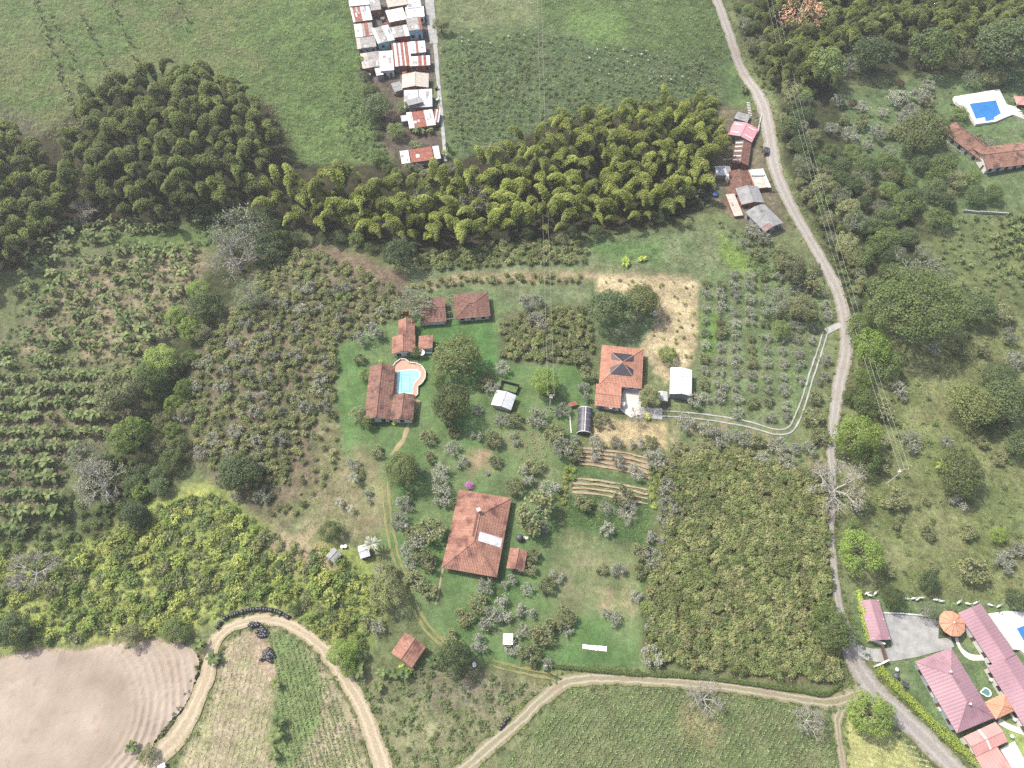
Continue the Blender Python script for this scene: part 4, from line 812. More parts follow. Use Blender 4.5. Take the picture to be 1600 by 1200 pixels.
for i, (px, py) in enumerate(((1562, 963), (1567, 965))):
    mb = MB(); p = P(px, py); mb.box((0, 0, .3), (.6, 1.5, .1), .6); mb.box((-.5, .7, .55), (.6, .1, .6), .6); mb.box((.3, -.4, .1), (.5, .08, .5), .6); mb.box((-.3, .4, .1), (.5, .08, .5), .6)
    tag(mb.build('deck_lounger', 'plastic_dark', None, p + Vector((0, 0, .3))), 'dark lounger on the white deck beside the maroon wing', 'lounger', 'loungers on the white deck')
# gate
for nm, lab, c4, hh, mat in (('gate_wall', 'white curved gate wall at the end of the carport', [(1361, 1001), (1378, 1008)], 1.9, 'wall_white'), ('gate_wall', 'white curved gate wall at the end of the lime hedge', [(1365, 1042), (1384, 1033)], 1.9, 'wall_white'), ('gate', 'brown timber sliding gate across the pale driveway', [(1376, 1010), (1382, 1032)], 1.6, 'wood')):
    p, q = P(*c4[0]), P(*c4[1]); mid = (p + q) / 2; mb = MB()
    for i in range(8):
        s = p + (q - p) * (i + .5) / 8 - mid; mb.box((s.x + (.15 * math.sin(i / 7 * math.pi) if mat != 'wood' else 0), s.y, hh / 2), ((q - p).length / 8 + .02, .4 if mat != 'wood' else .25, hh * (1 if mat == 'wood' else .8 + .05 * abs(i - 3.5))), math.atan2((q - p).y, (q - p).x))
    tag(mb.build(nm, mat, None, mid), lab, 'wall' if nm == 'gate_wall' else 'gate')
# yard wall and white fence ornaments
def low_wall(name, label, pts, h, th, mat, cat='wall'):
    w3 = [P(*p) for p in pts]; o = w3[0].copy(); mb = MB()
    for a, b in zip(w3[:-1], w3[1:]): m_ = (a + b) / 2 - o; mb.box((m_.x, m_.y, m_.z + h / 2 - .1), ((b - a).length + th, th, h + .2), math.atan2((b - a).y, (b - a).x))
    return tag(mb.build(name, mat, None, o), label, cat)
low_wall('yard_wall', 'low white kerb wall along the grey parking yard', [(1381, 958), (1410, 959), (1448, 963)], .5, .3, 'wall_white')
low_wall('retaining_wall', 'grey retaining wall below the villa lawn', [(1505, 331), (1530, 333), (1575, 335)], .9, .4, 'wall_grey')
bm = None
for i, (px, py) in enumerate(((1353, 928), (1357, 931), (1366, 928), (1414, 936), (1425, 936), (1432, 937), (1437, 935), (1460, 938), (1468, 940), (1496, 942), (1510, 944), (1522, 943), (1545, 946), (1558, 948), (1583, 951), (1595, 952))):
    if bm is None:
        mb = MB(); mb.tube([(-.55, 0, .5), (-.2, 0, .62), (.2, 0, .6), (.42, 0, .75), (.5, 0, 1.1), (.62, 0, 1.2), (.8, 0, 1.14)], [.06, .22, .24, .14, .08, .1, .04], 7); mb.box((0, 0, .22), (.35, .35, .55)); ob = mb.build('bird_ornament', 'plastic_white', None); bm = ob.data
    else: ob = link('bird_ornament', bm)
    ob.location = P(px, py); ob.rotation_euler.z = R0.uniform(-.4, .8); ob.scale = (1.15,) * 3
    tag(ob, 'white long-necked bird ornament on the garden boundary of the walled home', 'ornament', 'white bird ornaments on the garden boundary')
for px, py in ((1399, 1047), (1545, 1063), (1582, 1125), (1578, 1151)):
    mb = MB(); mb.tube([(0, 0, 0), (0, 0, .7)], .08, 6); mb.tube([(0, 0, .65), (0, 0, .8), (0, 0, 1.05), (0, 0, 1.25), (0, 0, 1.32)], [.2, .42, .5, .32, .05], 10); tag(mb.build('globe_lamp', 'plastic_white', None, P(px, py)), 'white globe lamp on the lawn of the walled home', 'lamp', 'globe lamps of the walled home')
mb = MB(); p = P(1412, 1071); mb.box((0, 0, .75), (1.8, .8, .08), -.5, 0); mb.box((.5, -.3, .4), (.12, .12, .75)); mb.box((-.5, .3, .4), (.12, .12, .75)); mb.box((.5, .75, .4), (1.6, .4, .07), -.5, 0); mb.box((-.5, -.75, .4), (1.6, .4, .07), -.5, 0); mb.box((.4, .75, .2), (.1, .3, .4)); mb.box((-.4, -.75, .2), (.1, .3, .4)); tag(mb.build('picnic_table', 'plastic_dark', None, p), 'dark picnic table with two benches beside the lime hedge', 'table')
mb = MB(); p = P(1397, 1057); mb.tube([(0, 0, 0), (0, 0, 1.4)], .1, 6); mb.tube([(0, 0, 1.2), (0, 0, 1.6), (0, 0, 1.8)], [.9, .6, .05], 8); tag(mb.build('sunshade', 'plastic_dark', None, p), 'small dark thatched sunshade on the lawn by the gate', 'sunshade')
o = empty('pond', P(1541, 1082), 0, 'keyhole-shaped white-rimmed pond on the lawn by the maroon wing', 'pond'); mb = MB(); pts = [(1.0 * math.cos(a) * (1 if math.cos(a) > -.5 else 1.5), 1.0 * math.sin(a) * (1 if math.cos(a) > -.5 else .6), .2) for a in np.linspace(0, 2 * math.pi, 20, endpoint=False)]
mb.tube(pts + pts[:1], .2, 6); mb.build('rim', 'wall_white', o); mb = MB(); mb.poly([(x, y, .16) for x, y, z in pts]); mb.build('water', 'water_teal', o)
for px, py in ((1457, 1085), (1468, 1107)):
    mb = MB(); mb.box((0, 0, .4), (1.3, 1.0, .8), .45); mb.box((0, 0, .84), (1.4, 1.1, .08), .45); tag(mb.build('garden_planter', 'concrete_pale', None, P(px, py)), 'white planter box against the maroon house', 'planter', 'planters against the maroon house')

# --- shacks of the hillside village: (four eave pixels, eave height, rise, sheets along the first edge, wall, ridge)
W_, G_, P_, B_, R_, D_ = 'metal_white', 'fibre_grey', 'metal_pale', 'fibre_beige', 'rust', 'metal_grey'
SHACKS = [
    ('white sheet roof at the top corner of the tin village', [(544, -14), (577, -17), (580, 6), (547, 9)], 3.2, .5, [(0, 1, W_)], 'brick'),
    ('tin shack with white, rust and pale striped roof', [(548, 9), (576, 5), (580, 30), (552, 34)], 3.0, .5, [(0, .12, W_), (.12, .5, R_), (.5, .84, P_), (.84, 1, W_)], 'brick'),
    ('grey fibre-roofed shack with brick front beside the striped tin shack', [(577, -4), (592, -5), (595, 14), (579, 16)], 3.4, .5, [(0, 1, G_)], 'brick'),
    ('beige-roofed brick shack above the bright white roof', [(603, -6), (633, -9), (634, 6), (606, 10)], 3.6, .6, [(0, 1, B_)], 'brick'),
    ('bright white three-sheet roof over a brick front', [(604, 17), (631, 12), (633, 30), (608, 34)], 3.6, .5, [(0, .3, W_), (.32, .62, W_), (.64, 1, W_)], 'brick'),
    ('pale roof beside the village alley at its upper end', [(634, -4), (656, -5), (657, 10), (636, 12)], 3.4, .5, [(0, 1, P_)], 'wall_white'),
    ('patched white and pale roof beside the village alley', [(634, 13), (662, 9), (662, 27), (635, 25)], 3.2, .4, [(0, .35, W_), (.35, .7, P_), (.7, 1, W_)], 'wall_white'),
    ('grey-roofed two-storey house with pale blue front on the alley', [(636, 29), (655, 28), (661, 44), (638, 48)], 4.6, .6, [(0, .8, G_), (.8, 1, R_)], 'paint_sky'),
    ('low shack with white, rust and grey roof sheets', [(554, 38), (581, 34), (583, 55), (556, 57)], 2.9, .4, [(0, .4, W_), (.4, .55, G_), (.55, .75, R_), (.75, 1, G_)], 'wall_white'),
    ('wide grey fibre-roofed shack with pale front windows', [(556, 57), (583, 55), (589, 72), (560, 76)], 3.0, .4, [(0, .2, B_), (.2, 1, G_)], 'wall_blue_grey'),
    ('grey and white patched roof over a turquoise front', [(583, 44), (609, 38), (613, 62), (589, 68)], 3.4, .6, [(0, .18, W_), (.18, .6, G_), (.6, 1, P_)], 'paint_turquoise'),
    ('grey-roofed shack with a bright red front', [(611, 43), (635, 39), (639, 55), (614, 59)], 3.2, .5, [(0, .75, G_), (.75, 1, W_)], 'paint_red'),
    ('rust-red and white many-sheet roof in the middle of the tin village', [(612, 69), (640, 66), (641, 100), (616, 103)], 2.8, .6, [(0, .1, R_), (.1, .26, W_), (.26, .36, R_), (.36, .5, P_), (.5, .64, R_), (.64, .72, W_), (.72, .9, R_), (.9, 1, W_)], 'brick'),
    ('white roof with rusty top edge beside the alley bend', [(640, 66), (664, 64), (664, 80), (641, 83)], 3.2, .3, [(0, .4, W_), (.4, .55, R_), (.55, 1, W_)], 'wall_grey'),
    ('beige and grey gable-sheeted shack with brick lean-to', [(563, 85), (593, 80), (595, 103), (568, 106)], 3.2, .6, [(0, .35, B_), (.35, 1, G_)], 'brick'),
    ('large bright white roof below the turquoise front', [(592, 81), (612, 79), (616, 108), (595, 110)], 3.4, .5, [(0, 1, W_)], 'wall_white'),
    ('little white roof tacked to the large bright white roof', [(586, 106), (597, 104), (598, 116), (588, 118)], 2.6, .3, [(0, 1, W_)], 'wood_grey'),
    ('white and rust striped roof over a brick front by the footpath', [(640, 91), (670, 86), (672, 101), (642, 102)], 3.0, .5, [(0, .42, W_), (.42, .6, R_), (.6, .68, W_), (.68, .82, R_), (.82, 1, W_)], 'brick'),
    ('blue-grey sheet roof with a raised dark middle sheet', [(631, 144), (673, 140), (675, 162), (634, 166)], 3.6, .6, [(0, .5, P_), (.52, 1, P_)], 'brick'),
    ('shack with white, rust and pale blue roof sheets', [(637, 178), (676, 172), (678, 191), (640, 199)], 3.0, .5, [(0, .2, W_), (.2, .66, R_), (.66, 1, P_)], 'brick'),
    ('pale lean-to at the side of the rust and blue shack', [(626, 182), (637, 180), (638, 187), (628, 189)], 2.2, .2, [(0, 1, P_)], 'wood_grey'),
    ('striped awning shack by the footpath steps', [(677, 173), (686, 172), (688, 190), (679, 189)], 2.3, .3, [(0, .3, R_), (.3, .5, W_), (.5, .75, R_), (.75, 1, P_)], 'wood_grey'),
    ('dark grey lean-to beside the beige gable house', [(613, 133), (627, 126), (629, 140), (616, 142)], 2.4, .3, [(0, 1, D_)], 'wood_grey'),
    ('long rusty red shed with white end sheets below the village', [(626, 240), (679, 228), (692, 248), (630, 253)], 2.6, .4, [(0, .22, W_), (.24, .82, R_), (.84, 1, P_)], 'wood_grey'),
]
def sheet_roof(root, corners, he, rise, sheets, wall, win=2.6):
    c, u, v, hx, hy = rect(corners, he); lo = root.location; hx *= 1.06; hy *= 1.08
    if v.y < 0: v = -v                                     # falls towards the valley
    if u.x < 0: u = -u
    for k, (f0, f1, mat) in enumerate(sheets):
        E = lambda a, b, z: c + u * (a * 2 - 1) * hx + v * b * hy + Vector((0, 0, z)) - lo
        mb = MB(); jz = R0.uniform(0, .06) + .015 * (k % 2); j0, j1 = R0.uniform(-.25, .1), R0.uniform(-.1, .25)
        if hy > 0: slope(mb, E(f0, -1 + j0 / hy, he + jz), E(f1, -1 + j0 / hy, he + jz), E(f0, 1 + j1 / hy, he + rise + jz), E(f1, 1 + j1 / hy, he + rise + jz), .4, .05, 2.4, th=.06)
        mb.build('roof_sheet', [mat, 'wood_grey'], root)
        # a patch or two of another colour nailed on
        for _ in range(R0.randrange(1, 5) if (f1 - f0) * hx * 2 > 2 else 0):
            m2 = R0.choice([x for x in (W_, W_, P_, P_, G_, G_, D_) if x != mat]); a0 = R0.uniform(f0, f1 - .3 * (f1 - f0)); a1 = a0 + R0.uniform(.12, .28) * (f1 - f0); b0 = R0.uniform(-.9, .3); b1 = b0 + R0.uniform(.2, .65); lz = R0.uniform(.08, .14); Zq = lambda b: he + rise * (b + 1) / 2 + jz + lz
            mb = MB(); mb.poly([E(a0, b0, Zq(b0)), E(a1, b0, Zq(b0)), E(a1, b1, Zq(b1)), E(a0, b1, Zq(b1))]); mb.build('roof_patch', m2, root)
    ov = .25; wx, wy = hx - ov, hy - ov; mb = MB(); th = lambda b: he + rise * (b * wy / hy + 1) / 2 - .12
    G = lambda a, b, z: c + u * a * wx + v * b * wy + Vector((0, 0, z)) - lo
    mb.poly([G(-1, -1, -.8), G(1, -1, -.8), G(1, -1, th(-1)), G(-1, -1, th(-1))]); mb.poly([G(1, 1, -.8), G(-1, 1, -.8), G(-1, 1, th(1)), G(1, 1, th(1))])
    for a in (-1, 1): mb.poly([G(a, -1, -.8), G(a, 1, -.8), G(a, 1, th(1)), G(a, -1, th(-1))])
    mb.build('wall', wall, root)
    if win: openings(root, c, u, v, wx, wy, he, win)
for label, cn, he, rise, sheets, wall in SHACKS:
    q = [P(x, y, he) for x, y in cn]; c = sum(q, Vector()) / 4; c.z = float(terrain(c.x, c.y))
    sheet_roof(empty('tin_shack', c, 0, label, 'shack', 'shacks of the tin-roofed village'), cn, he, rise, sheets, wall, 2.4 if he > 2.7 else 0)
house('gable_house', 'beige and grey gable house with brick front by the footpath', 'house', [(627, 116), (669, 113), (670, 134), (629, 138)], 3.6, 1.0, kind='gable', ridge='v', roof='fibre_beige', wall='brick', style='sheet', over=.3, win=2.6)
rt, _ = house('raised_roof', 'dark sheet roof raised over the blue-grey village roof', 'shack', [(635, 157), (656, 149), (661, 160), (637, 165)], 4.4, .4, kind='shed', roof='metal_grey', wall='wood_grey', style='sheet', over=.2, win=0)
mb = MB(); p = P(630, 108); mb.tube([(0, 0, 0), (0, 0, 1.5), (0, 0, 1.9)], [1.0, 1.0, .3], 12); tag(mb.build('water_tank', 'plastic_green', None, p), 'green plastic water tank between the tin shacks', 'tank')

# --- houses along the road
house('roadside_hut', 'flat grey sheet-roofed hut behind the pink house', 'hut', [(1151, 172), (1173, 177), (1170, 189), (1148, 187)], 2.6, .3, kind='shed', roof='metal_grey', wall='wall_grey', style='sheet', over=.2, win=0)
pk, r = house('pink_house', 'pink metal gable house with four white roof strips by the road', 'house', [(1147, 189), (1186, 196), (1177, 221), (1137, 210)], 3.2, 1.1, kind='gable', ridge='v', roof='paint_pink', wall='wall_grey', style='seam', over=.4)
for a0 in (-.62, .5):
    for b0, b1 in ((-.85, -.25), (.25, .85)): on_slope(pk, r, 3.2, 1.1, a0, a0 + .12, b0, b1, 'plastic_white', 'skylight', .14)
br, r = house('brown_house', 'brown tiled gable house with pale strips on one slope beside the pink house', 'house', [(1150, 220), (1174, 222), (1171, 256), (1143, 254)], 2.8, .9, kind='gable', ridge='v', roof='tile_old', wall='brick', over=.35)
for a0 in (-.85, -.5, -.1, .35, .7): on_slope(br, r, 2.8, .9, a0, a0 + .13, *((.1, .95) if r[2].x < 0 else (-.95, -.1)), 'metal_pale', 'skylight', .14)
def shack1(name, label, cn, he, rise, sheets, wall, group=None, win=0, cat='shack'):
    q = [P(x, y, he) for x, y in cn]; c = sum(q, Vector()) / 4; c.z = float(terrain(c.x, c.y)); e = empty(name, c, 0, label, cat, group); sheet_roof(e, cn, he, rise, sheets, wall, win); return e
shack1('tin_shed', 'small pale tin shed at the bamboo edge behind the brown roofs', [(1117, 262), (1141, 260), (1142, 271), (1121, 273)], 2.4, .3, [(0, .7, P_), (.7, 1, D_)], 'wood_grey')
bh, _ = house('old_tile_house', 'mottled brown tiled house between the grey gable and the blue-white roof', 'house', [(1143, 267), (1171, 265), (1177, 291), (1140, 294)], 2.9, 1.0, kind='gable', ridge='v', roof='tile_old', wall='brick', over=.35)
block(bh, [(1137, 291), (1153, 290), (1153, 302), (1139, 303)], 2.4, .4, kind='shed', roof='tile_old', wall='brick', over=.25, win=0)
shack1('road_shop', 'roadside house with white, beige and sky-blue flat roofs', [(1173, 266), (1194, 263), (1204, 286), (1180, 290)], 3.4, .2, [(0, .8, B_), (.8, 1, W_)], 'brick', None, 2.6, 'house')
rs, _ = house('blue_canopy', 'sky-blue flat canopy beside the beige roadside roof', 'canopy', [(1172, 265), (1193, 263), (1197, 271), (1175, 273)], 3.9, .1, kind='flat', roof='paint_sky', wall='wall_white', over=.2, posts=True)
house('grey_gable_house', 'grey sheet gable house with brick front by the road', 'house', [(1152, 293), (1187, 289), (1194, 312), (1157, 317)], 3.0, .9, kind='gable', ridge='v', roof='metal_grey', wall='brick', style='sheet', over=.3)
gg, r = house('corner_house', 'tilted grey gable house with red stripes on one corner by the road', 'house', [(1168, 329), (1200, 315), (1217, 351), (1192, 363)], 2.9, .9, kind='gable', ridge='v', roof='metal_grey', wall='wall_grey', style='sheet', over=.3)
for a0 in (.62, .76, .9): on_slope(gg, r, 2.9, .9, a0 * (1 if r[1].y < 0 else -1), (a0 + .06) * (1 if r[1].y < 0 else -1), *((.15, .95) if r[2].x < 0 else (-.95, -.15)), 'rust', 'roof_strip', .12)
shack1('flat_annex', 'whitish flat annex with a pink end beside the grey gable house', [(1139, 305), (1152, 303), (1158, 331), (1145, 333)], 2.6, .2, [(0, 1, B_)], 'brick')
mb = MB(); p = P(1117, 306); mb.tube([(0, 0, 0), (0, 0, 1.0), (0, 0, 1.2)], [.9, .95, .7], 12); tag(mb.build('water_tank', 'plastic_blue', None, p), 'blue water tank at the bamboo edge', 'tank')
mb = MB(); p = P(1138, 283); mb.box((0, 0, 1.1), (1.8, 2.6, 2.2), .15); mb.box((0, 0, 2.24), (2.0, 2.8, .1), .15); tag(mb.build('white_hut', 'plastic_white', None, p), 'white block hut at the side of the mottled tiled house', 'hut')
mb = MB(); p = P(1128, 220); mb.poly([(-1, -.6, 1.3), (1, -.7, 1.2), (1.1, .6, 1.5), (-.9, .7, 1.6)]); mb.poly([(-1, -.6, 1.28), (-.9, .7, 1.58), (1.1, .6, 1.48), (1, -.7, 1.18)]); [mb.box((x, y, .65), (.08, .08, 1.3), 0, 1) for x, y in ((-.9, -.5), (.9, -.6), (1, .5), (-.8, .6))]; tag(mb.build('shade_tarp', ['plastic_green', 'wood'], None, p), 'small green tarp shelter at the bamboo edge', 'tarp')
for i, (px, py) in enumerate(((598, 30), (603, 40), (597, 22), (623, 112), (632, 115), (606, 116), (604, 122), (648, 108), (682, 140), (684, 158), (618, 148), (594, 190), (577, 120), (598, 33), (600, 12), (637, 62))):
    mb = MB(); w_, d_, h_ = R0.uniform(.7, 1.6), R0.uniform(.6, 1.3), R0.uniform(.5, 1.4); mb.box((0, 0, h_ / 2), (w_, d_, h_), R0.random()); mb.box((0, 0, h_ + .04), (w_ * 1.25, d_ * 1.3, .07), R0.random()); tag(mb.build('yard_crate', R0.choice(['wood_grey', 'rust', 'metal_pale', 'plastic_dark', 'wood']), None, P(px, py)), 'small crate or bin in the yards between the tin shacks', 'crate', 'crates between the tin shacks')
# ------------------------------------------------------------------ plants: meshes
def norm(a): return a / np.maximum(np.linalg.norm(a, axis=-1, keepdims=True), 1e-9)
def leaves(r, cen, nrm, size, asp=.55, jitter=.7, up=None):
    """one rhombic leaf (or small spray) per centre, turned round its normal"""
    n = len(cen); nn = norm(nrm + r.normal(0, jitter, (n, 3))); a = norm(np.cross(nn, r.normal(0, 1, (n, 3)))) if up is None else norm(up + r.normal(0, .35, (n, 3)))
    b = norm(np.cross(nn, a)); s = size * (.65 + .7 * r.random((n, 1)))
    V = np.stack([cen - a * s * .5, cen + b * s * asp * .5 + a * s * .05, cen + a * s * .5 - nn * s * .12, cen - b * s * asp * .5 + a * s * .05], 1).reshape(-1, 3)
    Q = np.arange(n * 4).reshape(n, 4); return V, Q
class Part:
    def __init__(s): s.V = []; s.Q = []; s.A = []; s.n = 0
    def add(s, V, Q, a=None):
        s.V.append(np.asarray(V, float)); s.Q.append(np.asarray(Q) + s.n); s.n += len(V); s.A.append(np.full(len(Q), .5) if a is None else np.asarray(a, float))
    def limb(s, p0, p1, r0, r1, n=4, bend=0, r=None, seg=3):
        p0 = np.array(p0, float); p1 = np.array(p1, float); t = np.linspace(0, 1, seg + 1)[:, None]; c = p0 + (p1 - p0) * t
        if bend and r is not None: c[1:-1] += r.normal(0, bend, (seg - 1, 3))
        d = norm(p1 - p0); u = norm(np.cross(d, [0, 0, 1.0] if abs(d[2]) < .9 else [1.0, 0, 0])); v = np.cross(d, u); q = np.arange(n) * 2 * math.pi / n
        ring = np.cos(q)[:, None] * u + np.sin(q)[:, None] * v; rad = r0 + (r1 - r0) * t
        V = (c[:, None, :] + ring[None] * rad[:, :, None]).reshape(-1, 3); Q = [(i * n + j, i * n + (j + 1) % n, (i + 1) * n + (j + 1) % n, (i + 1) * n + j) for i in range(seg) for j in range(n)]
        s.add(V, Q); return c
    def get(s): return np.concatenate(s.V), np.concatenate(s.Q), np.concatenate(s.A)
PROTO = {}
def reg(kind, parts, lod=None):
    """parts: [(part name, Part, material)]"""
    out = []
    for nm, p, mat in parts:
        V, Q, A = p.get(); out.append((nm, V, Q, A, mat, np_mesh(kind + '_' + nm, V, Q, [mat], var=A)))
    PROTO.setdefault(kind, []).append(out)
def dense_tree(kind, seed, mat, leaf=.085, nl=4200, clumps=46, cr=.30, flat_=.8, zc=1.0, gap=0.0, bark='bark', low=-.35, wid=1.0):
    """unit crown radius 1, crown centre at height zc"""
    r = np.random.default_rng(seed); cr_, tr = Part(), Part(); cc = []
    k = 0
    while len(cc) < clumps and k < 4000:
        k += 1; d = r.normal(0, 1, 3); d /= np.linalg.norm(d)
        if d[2] < low: continue
        rad = .80 * (.72 + .32 * r.random()); p = d * rad * np.array([wid, 1, flat_])
        if all(np.linalg.norm(p - q) > cr * .62 for q, _ in cc): cc.append((p, cr * (.7 + .6 * r.random())))
    tone = r.random(len(cc))
    per = nl // len(cc)
    for (p, q), tn in zip(cc, tone):
        if r.random() < gap: continue
        d = norm(r.normal(0, 1, (per, 3)) + np.array([0, 0, .45]) + norm(p) * .5); rr = q * (.72 + .36 * r.random((per, 1))); c = p + d * rr * np.array([1, 1, .85]); c[:, 2] += zc
        V, Q = leaves(r, c, d * .8 + [0, 0, .6], leaf, jitter=.45); cr_.add(V, Q, np.clip(.25 + .5 * tn + .35 * (r.random(per) - .5), 0, 1))
    h0 = zc - flat_ * .45; tr.limb((0, 0, -.15), (0, 0, h0), .085, .06, 7, .015, r, 4)
    for p, q in cc[::3]: tr.limb((0, 0, h0 - .05), p * .85 + np.array([0, 0, zc]), .035, .01, 4, .04, r, 3)
    reg(kind, [('trunk', tr, bark), ('crown', cr_, mat)])
def branchy(kind, seed, leafmat, bark, nleaf=500, leaf=.13, depth=4, up=.55, zc=.95, lsz=1.0, thick=.05, spread=.75, white=0):
    """open crown of many visible grey twigs with scattered leaves; unit radius"""
    r = np.random.default_rng(seed); tr, tw, cr_ = Part(), Part(), Part(); tips = []
    tr.limb((0, 0, -.1), (r.normal(0, .03), r.normal(0, .03), .38), thick * 1.3, thick, 6, .01, r, 3)
    def grow(p, d, L, rad, k):
        e = p + d * L; (tr if k == depth else tw).limb(p, e, rad, rad * .6, 4 if k > 1 else 3, L * .05, r, 2)
        if k <= 2: tips.append(p + d * L * .6)
        if k == 0: tips.append(e); return
        for _ in range(4 if k >= depth - 2 else 3):
            nd = norm(d * .9 + r.normal(0, spread, 3) + np.array([0, 0, up * .35])); grow(e, nd, L * (.58 + .2 * r.random()), rad * .58, k - 1)
    for a in range(5):
        q = a * 2 * math.pi / 5 + r.random(); grow(np.array([0, 0, .36]), norm(np.array([math.cos(q), math.sin(q), up])), .42, thick * .62, depth - 1)
    allp = np.array(tips); m = np.percentile(np.hypot(allp[:, 0], allp[:, 1]), 93); tips = allp
    if nleaf:
        idx = r.integers(0, len(tips), nleaf); c = tips[idx] + r.normal(0, .07, (nleaf, 3)); V, Q = leaves(r, c, np.tile([0, 0, .8], (nleaf, 1)), leaf * lsz); cr_.add(V, Q, r.random(nleaf))
    parts = [('trunk', tr, bark), ('twigs', tw, bark)] + ([('crown', cr_, leafmat)] if nleaf else [])
    for _, p, _m in parts: p.V = [v * np.array([1 / m, 1 / m, 1 / m]) for v in p.V]
    reg(kind, parts)
def bamboo(kind, seed, mat, n=48, br=18, lf=4, H=14.5, lean=6.4, w=2.25, leaf=.44):
    r = np.random.default_rng(seed); cu, fo = Part(), Part(); t = np.linspace(0, 1, 30); k = lean * (.8 + .4 * r.random())
    ang = t * 1.0
    x = k * (.10 * t + .90 * t ** 2.9); z = H * (t - .95 * np.clip(t - .62, 0, 1) ** 2 - .22 * t ** 8); y = .25 * np.sin(t * 4) * t
    P3 = np.stack([x, y, z], 1)
    for i in range(0, 28, 3): cu.limb(P3[i], P3[min(i + 3, 29)], .075 * (1 - t[i] * .75), .075 * (1 - t[min(i + 3, 29)] * .8), 4, 0, r, 1)
    for tt in np.linspace(.40, 1.0, n):
        i = min(28, int(tt * 29)); p = P3[i] + (P3[i + 1] - P3[i]) * (tt * 29 - i); d = norm(P3[i + 1] - P3[i]); L = w * (.07 + 1.12 * min(1, (tt - .38) / .2) ** .8 * (1.02 - tt) ** .55) * (.75 + .5 * r.random())
        side = norm(np.cross(d, [0, 0, 1.0])); upn = np.cross(side, d)
        for _ in range(br):
            q = r.random() * 2 * math.pi; o_ = norm(side * math.cos(q) * 1.25 + upn * math.sin(q) * .7 + d * .8); s = L * (.45 + .6 * (np.arange(lf) + r.random(lf)) / lf)
            c = p + o_ * s[:, None]; c[:, 2] -= .22 * s ** 2 / max(L, .1); dirv = np.tile(o_ + d * .5, (lf, 1)); dirv[:, 2] -= .5
            V, Q = leaves(r, c, np.tile(o_ * .9 + np.array([0, 0, .55]), (lf, 1)), leaf, .45, .17, up=dirv); fo.add(V, Q, np.clip(.22 + .30 * s / w + .48 * max(0, tt - .42) / .58 + .2 * (r.random(lf) - .5), 0, 1))  # tips yellower; shading put into the tone too, lighter outside, darker inside and below
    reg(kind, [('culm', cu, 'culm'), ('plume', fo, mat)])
def blade(part, r, base, az, L, wd, rise, droop, n=5, tone=.5, fold=.25):
    """an arching leaf blade folded along its midrib"""
    t = np.linspace(0, 1, n + 1); out = np.array([math.cos(az), math.sin(az), 0]); sd = np.array([-math.sin(az), math.cos(az), 0])
    mid = np.array(base) + out * (L * (t - .18 * t ** 3) * math.cos(rise))[:, None]; mid[:, 2] += L * (math.sin(rise) * t - droop * t ** 2); ww = wd * np.sin(np.clip(t * .93 + .05, 0, 1) * math.pi) ** .7
    a = mid + sd * ww[:, None] * .5; b = mid - sd * ww[:, None] * .5; a[:, 2] += ww * fold; b[:, 2] += ww * fold
    V = np.stack([a, mid, b], 1).reshape(-1, 3); Q = []
    for i in range(n): k = i * 3; Q += [(k, k + 1, k + 4, k + 3), (k + 1, k + 2, k + 5, k + 4)]
    part.add(V, Q, np.clip(tone + .25 * (r.random(len(Q)) - .5), 0, 1))
def banana(kind, seed, nl=9, H=1.8, L=2.3, mat='leaf_banana'):
    r = np.random.default_rng(seed); st, lv = Part(), Part(); top = (r.normal(0, .1), r.normal(0, .1), H); st.limb((0, 0, -.1), top, .17, .1, 6, .02, r, 3)
    for k in range(nl):
        blade(lv, r, top, k * 2.4 + r.random() * .6, L * (.75 + .4 * r.random()), .72 * (.8 + .4 * r.random()), .25 + .8 * r.random(), .35 + .45 * r.random(), 5, r.random())
    for k in range(2): blade(lv, r, (top[0], top[1], top[2] * .8), r.random() * 6.28, L * .6, .35, -.4, .5, 4, .95)
    reg(kind, [('stem', st, 'banana_stem'), ('leaves', lv, mat)])
def palm(kind, seed, nl=14, H=3.0, L=2.4, wd=.34, mat='leaf_mid', bark='bark'):
    r = np.random.default_rng(seed); st, lv = Part(), Part(); st.limb((0, 0, -.1), (.1, .05, H), .16, .1, 6, .03, r, 4)
    for k in range(nl): blade(lv, r, (.1, .05, H), k * 2.4 + r.random() * .4, L * (.8 + .4 * r.random()), wd, .1 + 1.0 * r.random(), .25 + .5 * r.random(), 6, r.random(), .1)
    reg(kind, [('trunk', st, bark), ('crown', lv, mat)])
def shrub(kind, seed, mat, n=220, leaf=.34, R=1.0, H=1.5, stems=5, extra=None):
    """leafy bush of a few leaning stems; real metres"""
    r = np.random.default_rng(seed); lv, st = Part(), Part()
    for k in range(stems):
        q = k * 2.4 + r.random(); rad = R * (.25 + .55 * r.random()) if k else 0; c0 = np.array([rad * math.cos(q), rad * math.sin(q), H * (.5 + .25 * r.random())]); m = n // stems; br = R * (.42 + .25 * r.random())
        d = norm(r.normal(0, 1, (m, 3)) + [0, 0, .5]); c = c0 + d * br * (.6 + .45 * r.random((m, 1))) * np.array([1, 1, .8]); c[:, 2] = np.maximum(c[:, 2], .12)
        V, Q = leaves(r, c, d * .8 + [0, 0, .7], leaf, .6, .45); tn = r.random(); lv.add(V, Q, np.clip(.2 + .5 * tn + .5 * (r.random(m) - .5), 0, 1)); st.limb((0, 0, -.08), c0, .035, .015, 3, 0, r, 1)
    reg(kind, [('stems', st, 'bark'), ('foliage', lv, mat)] + ([extra(r)] if extra else []))
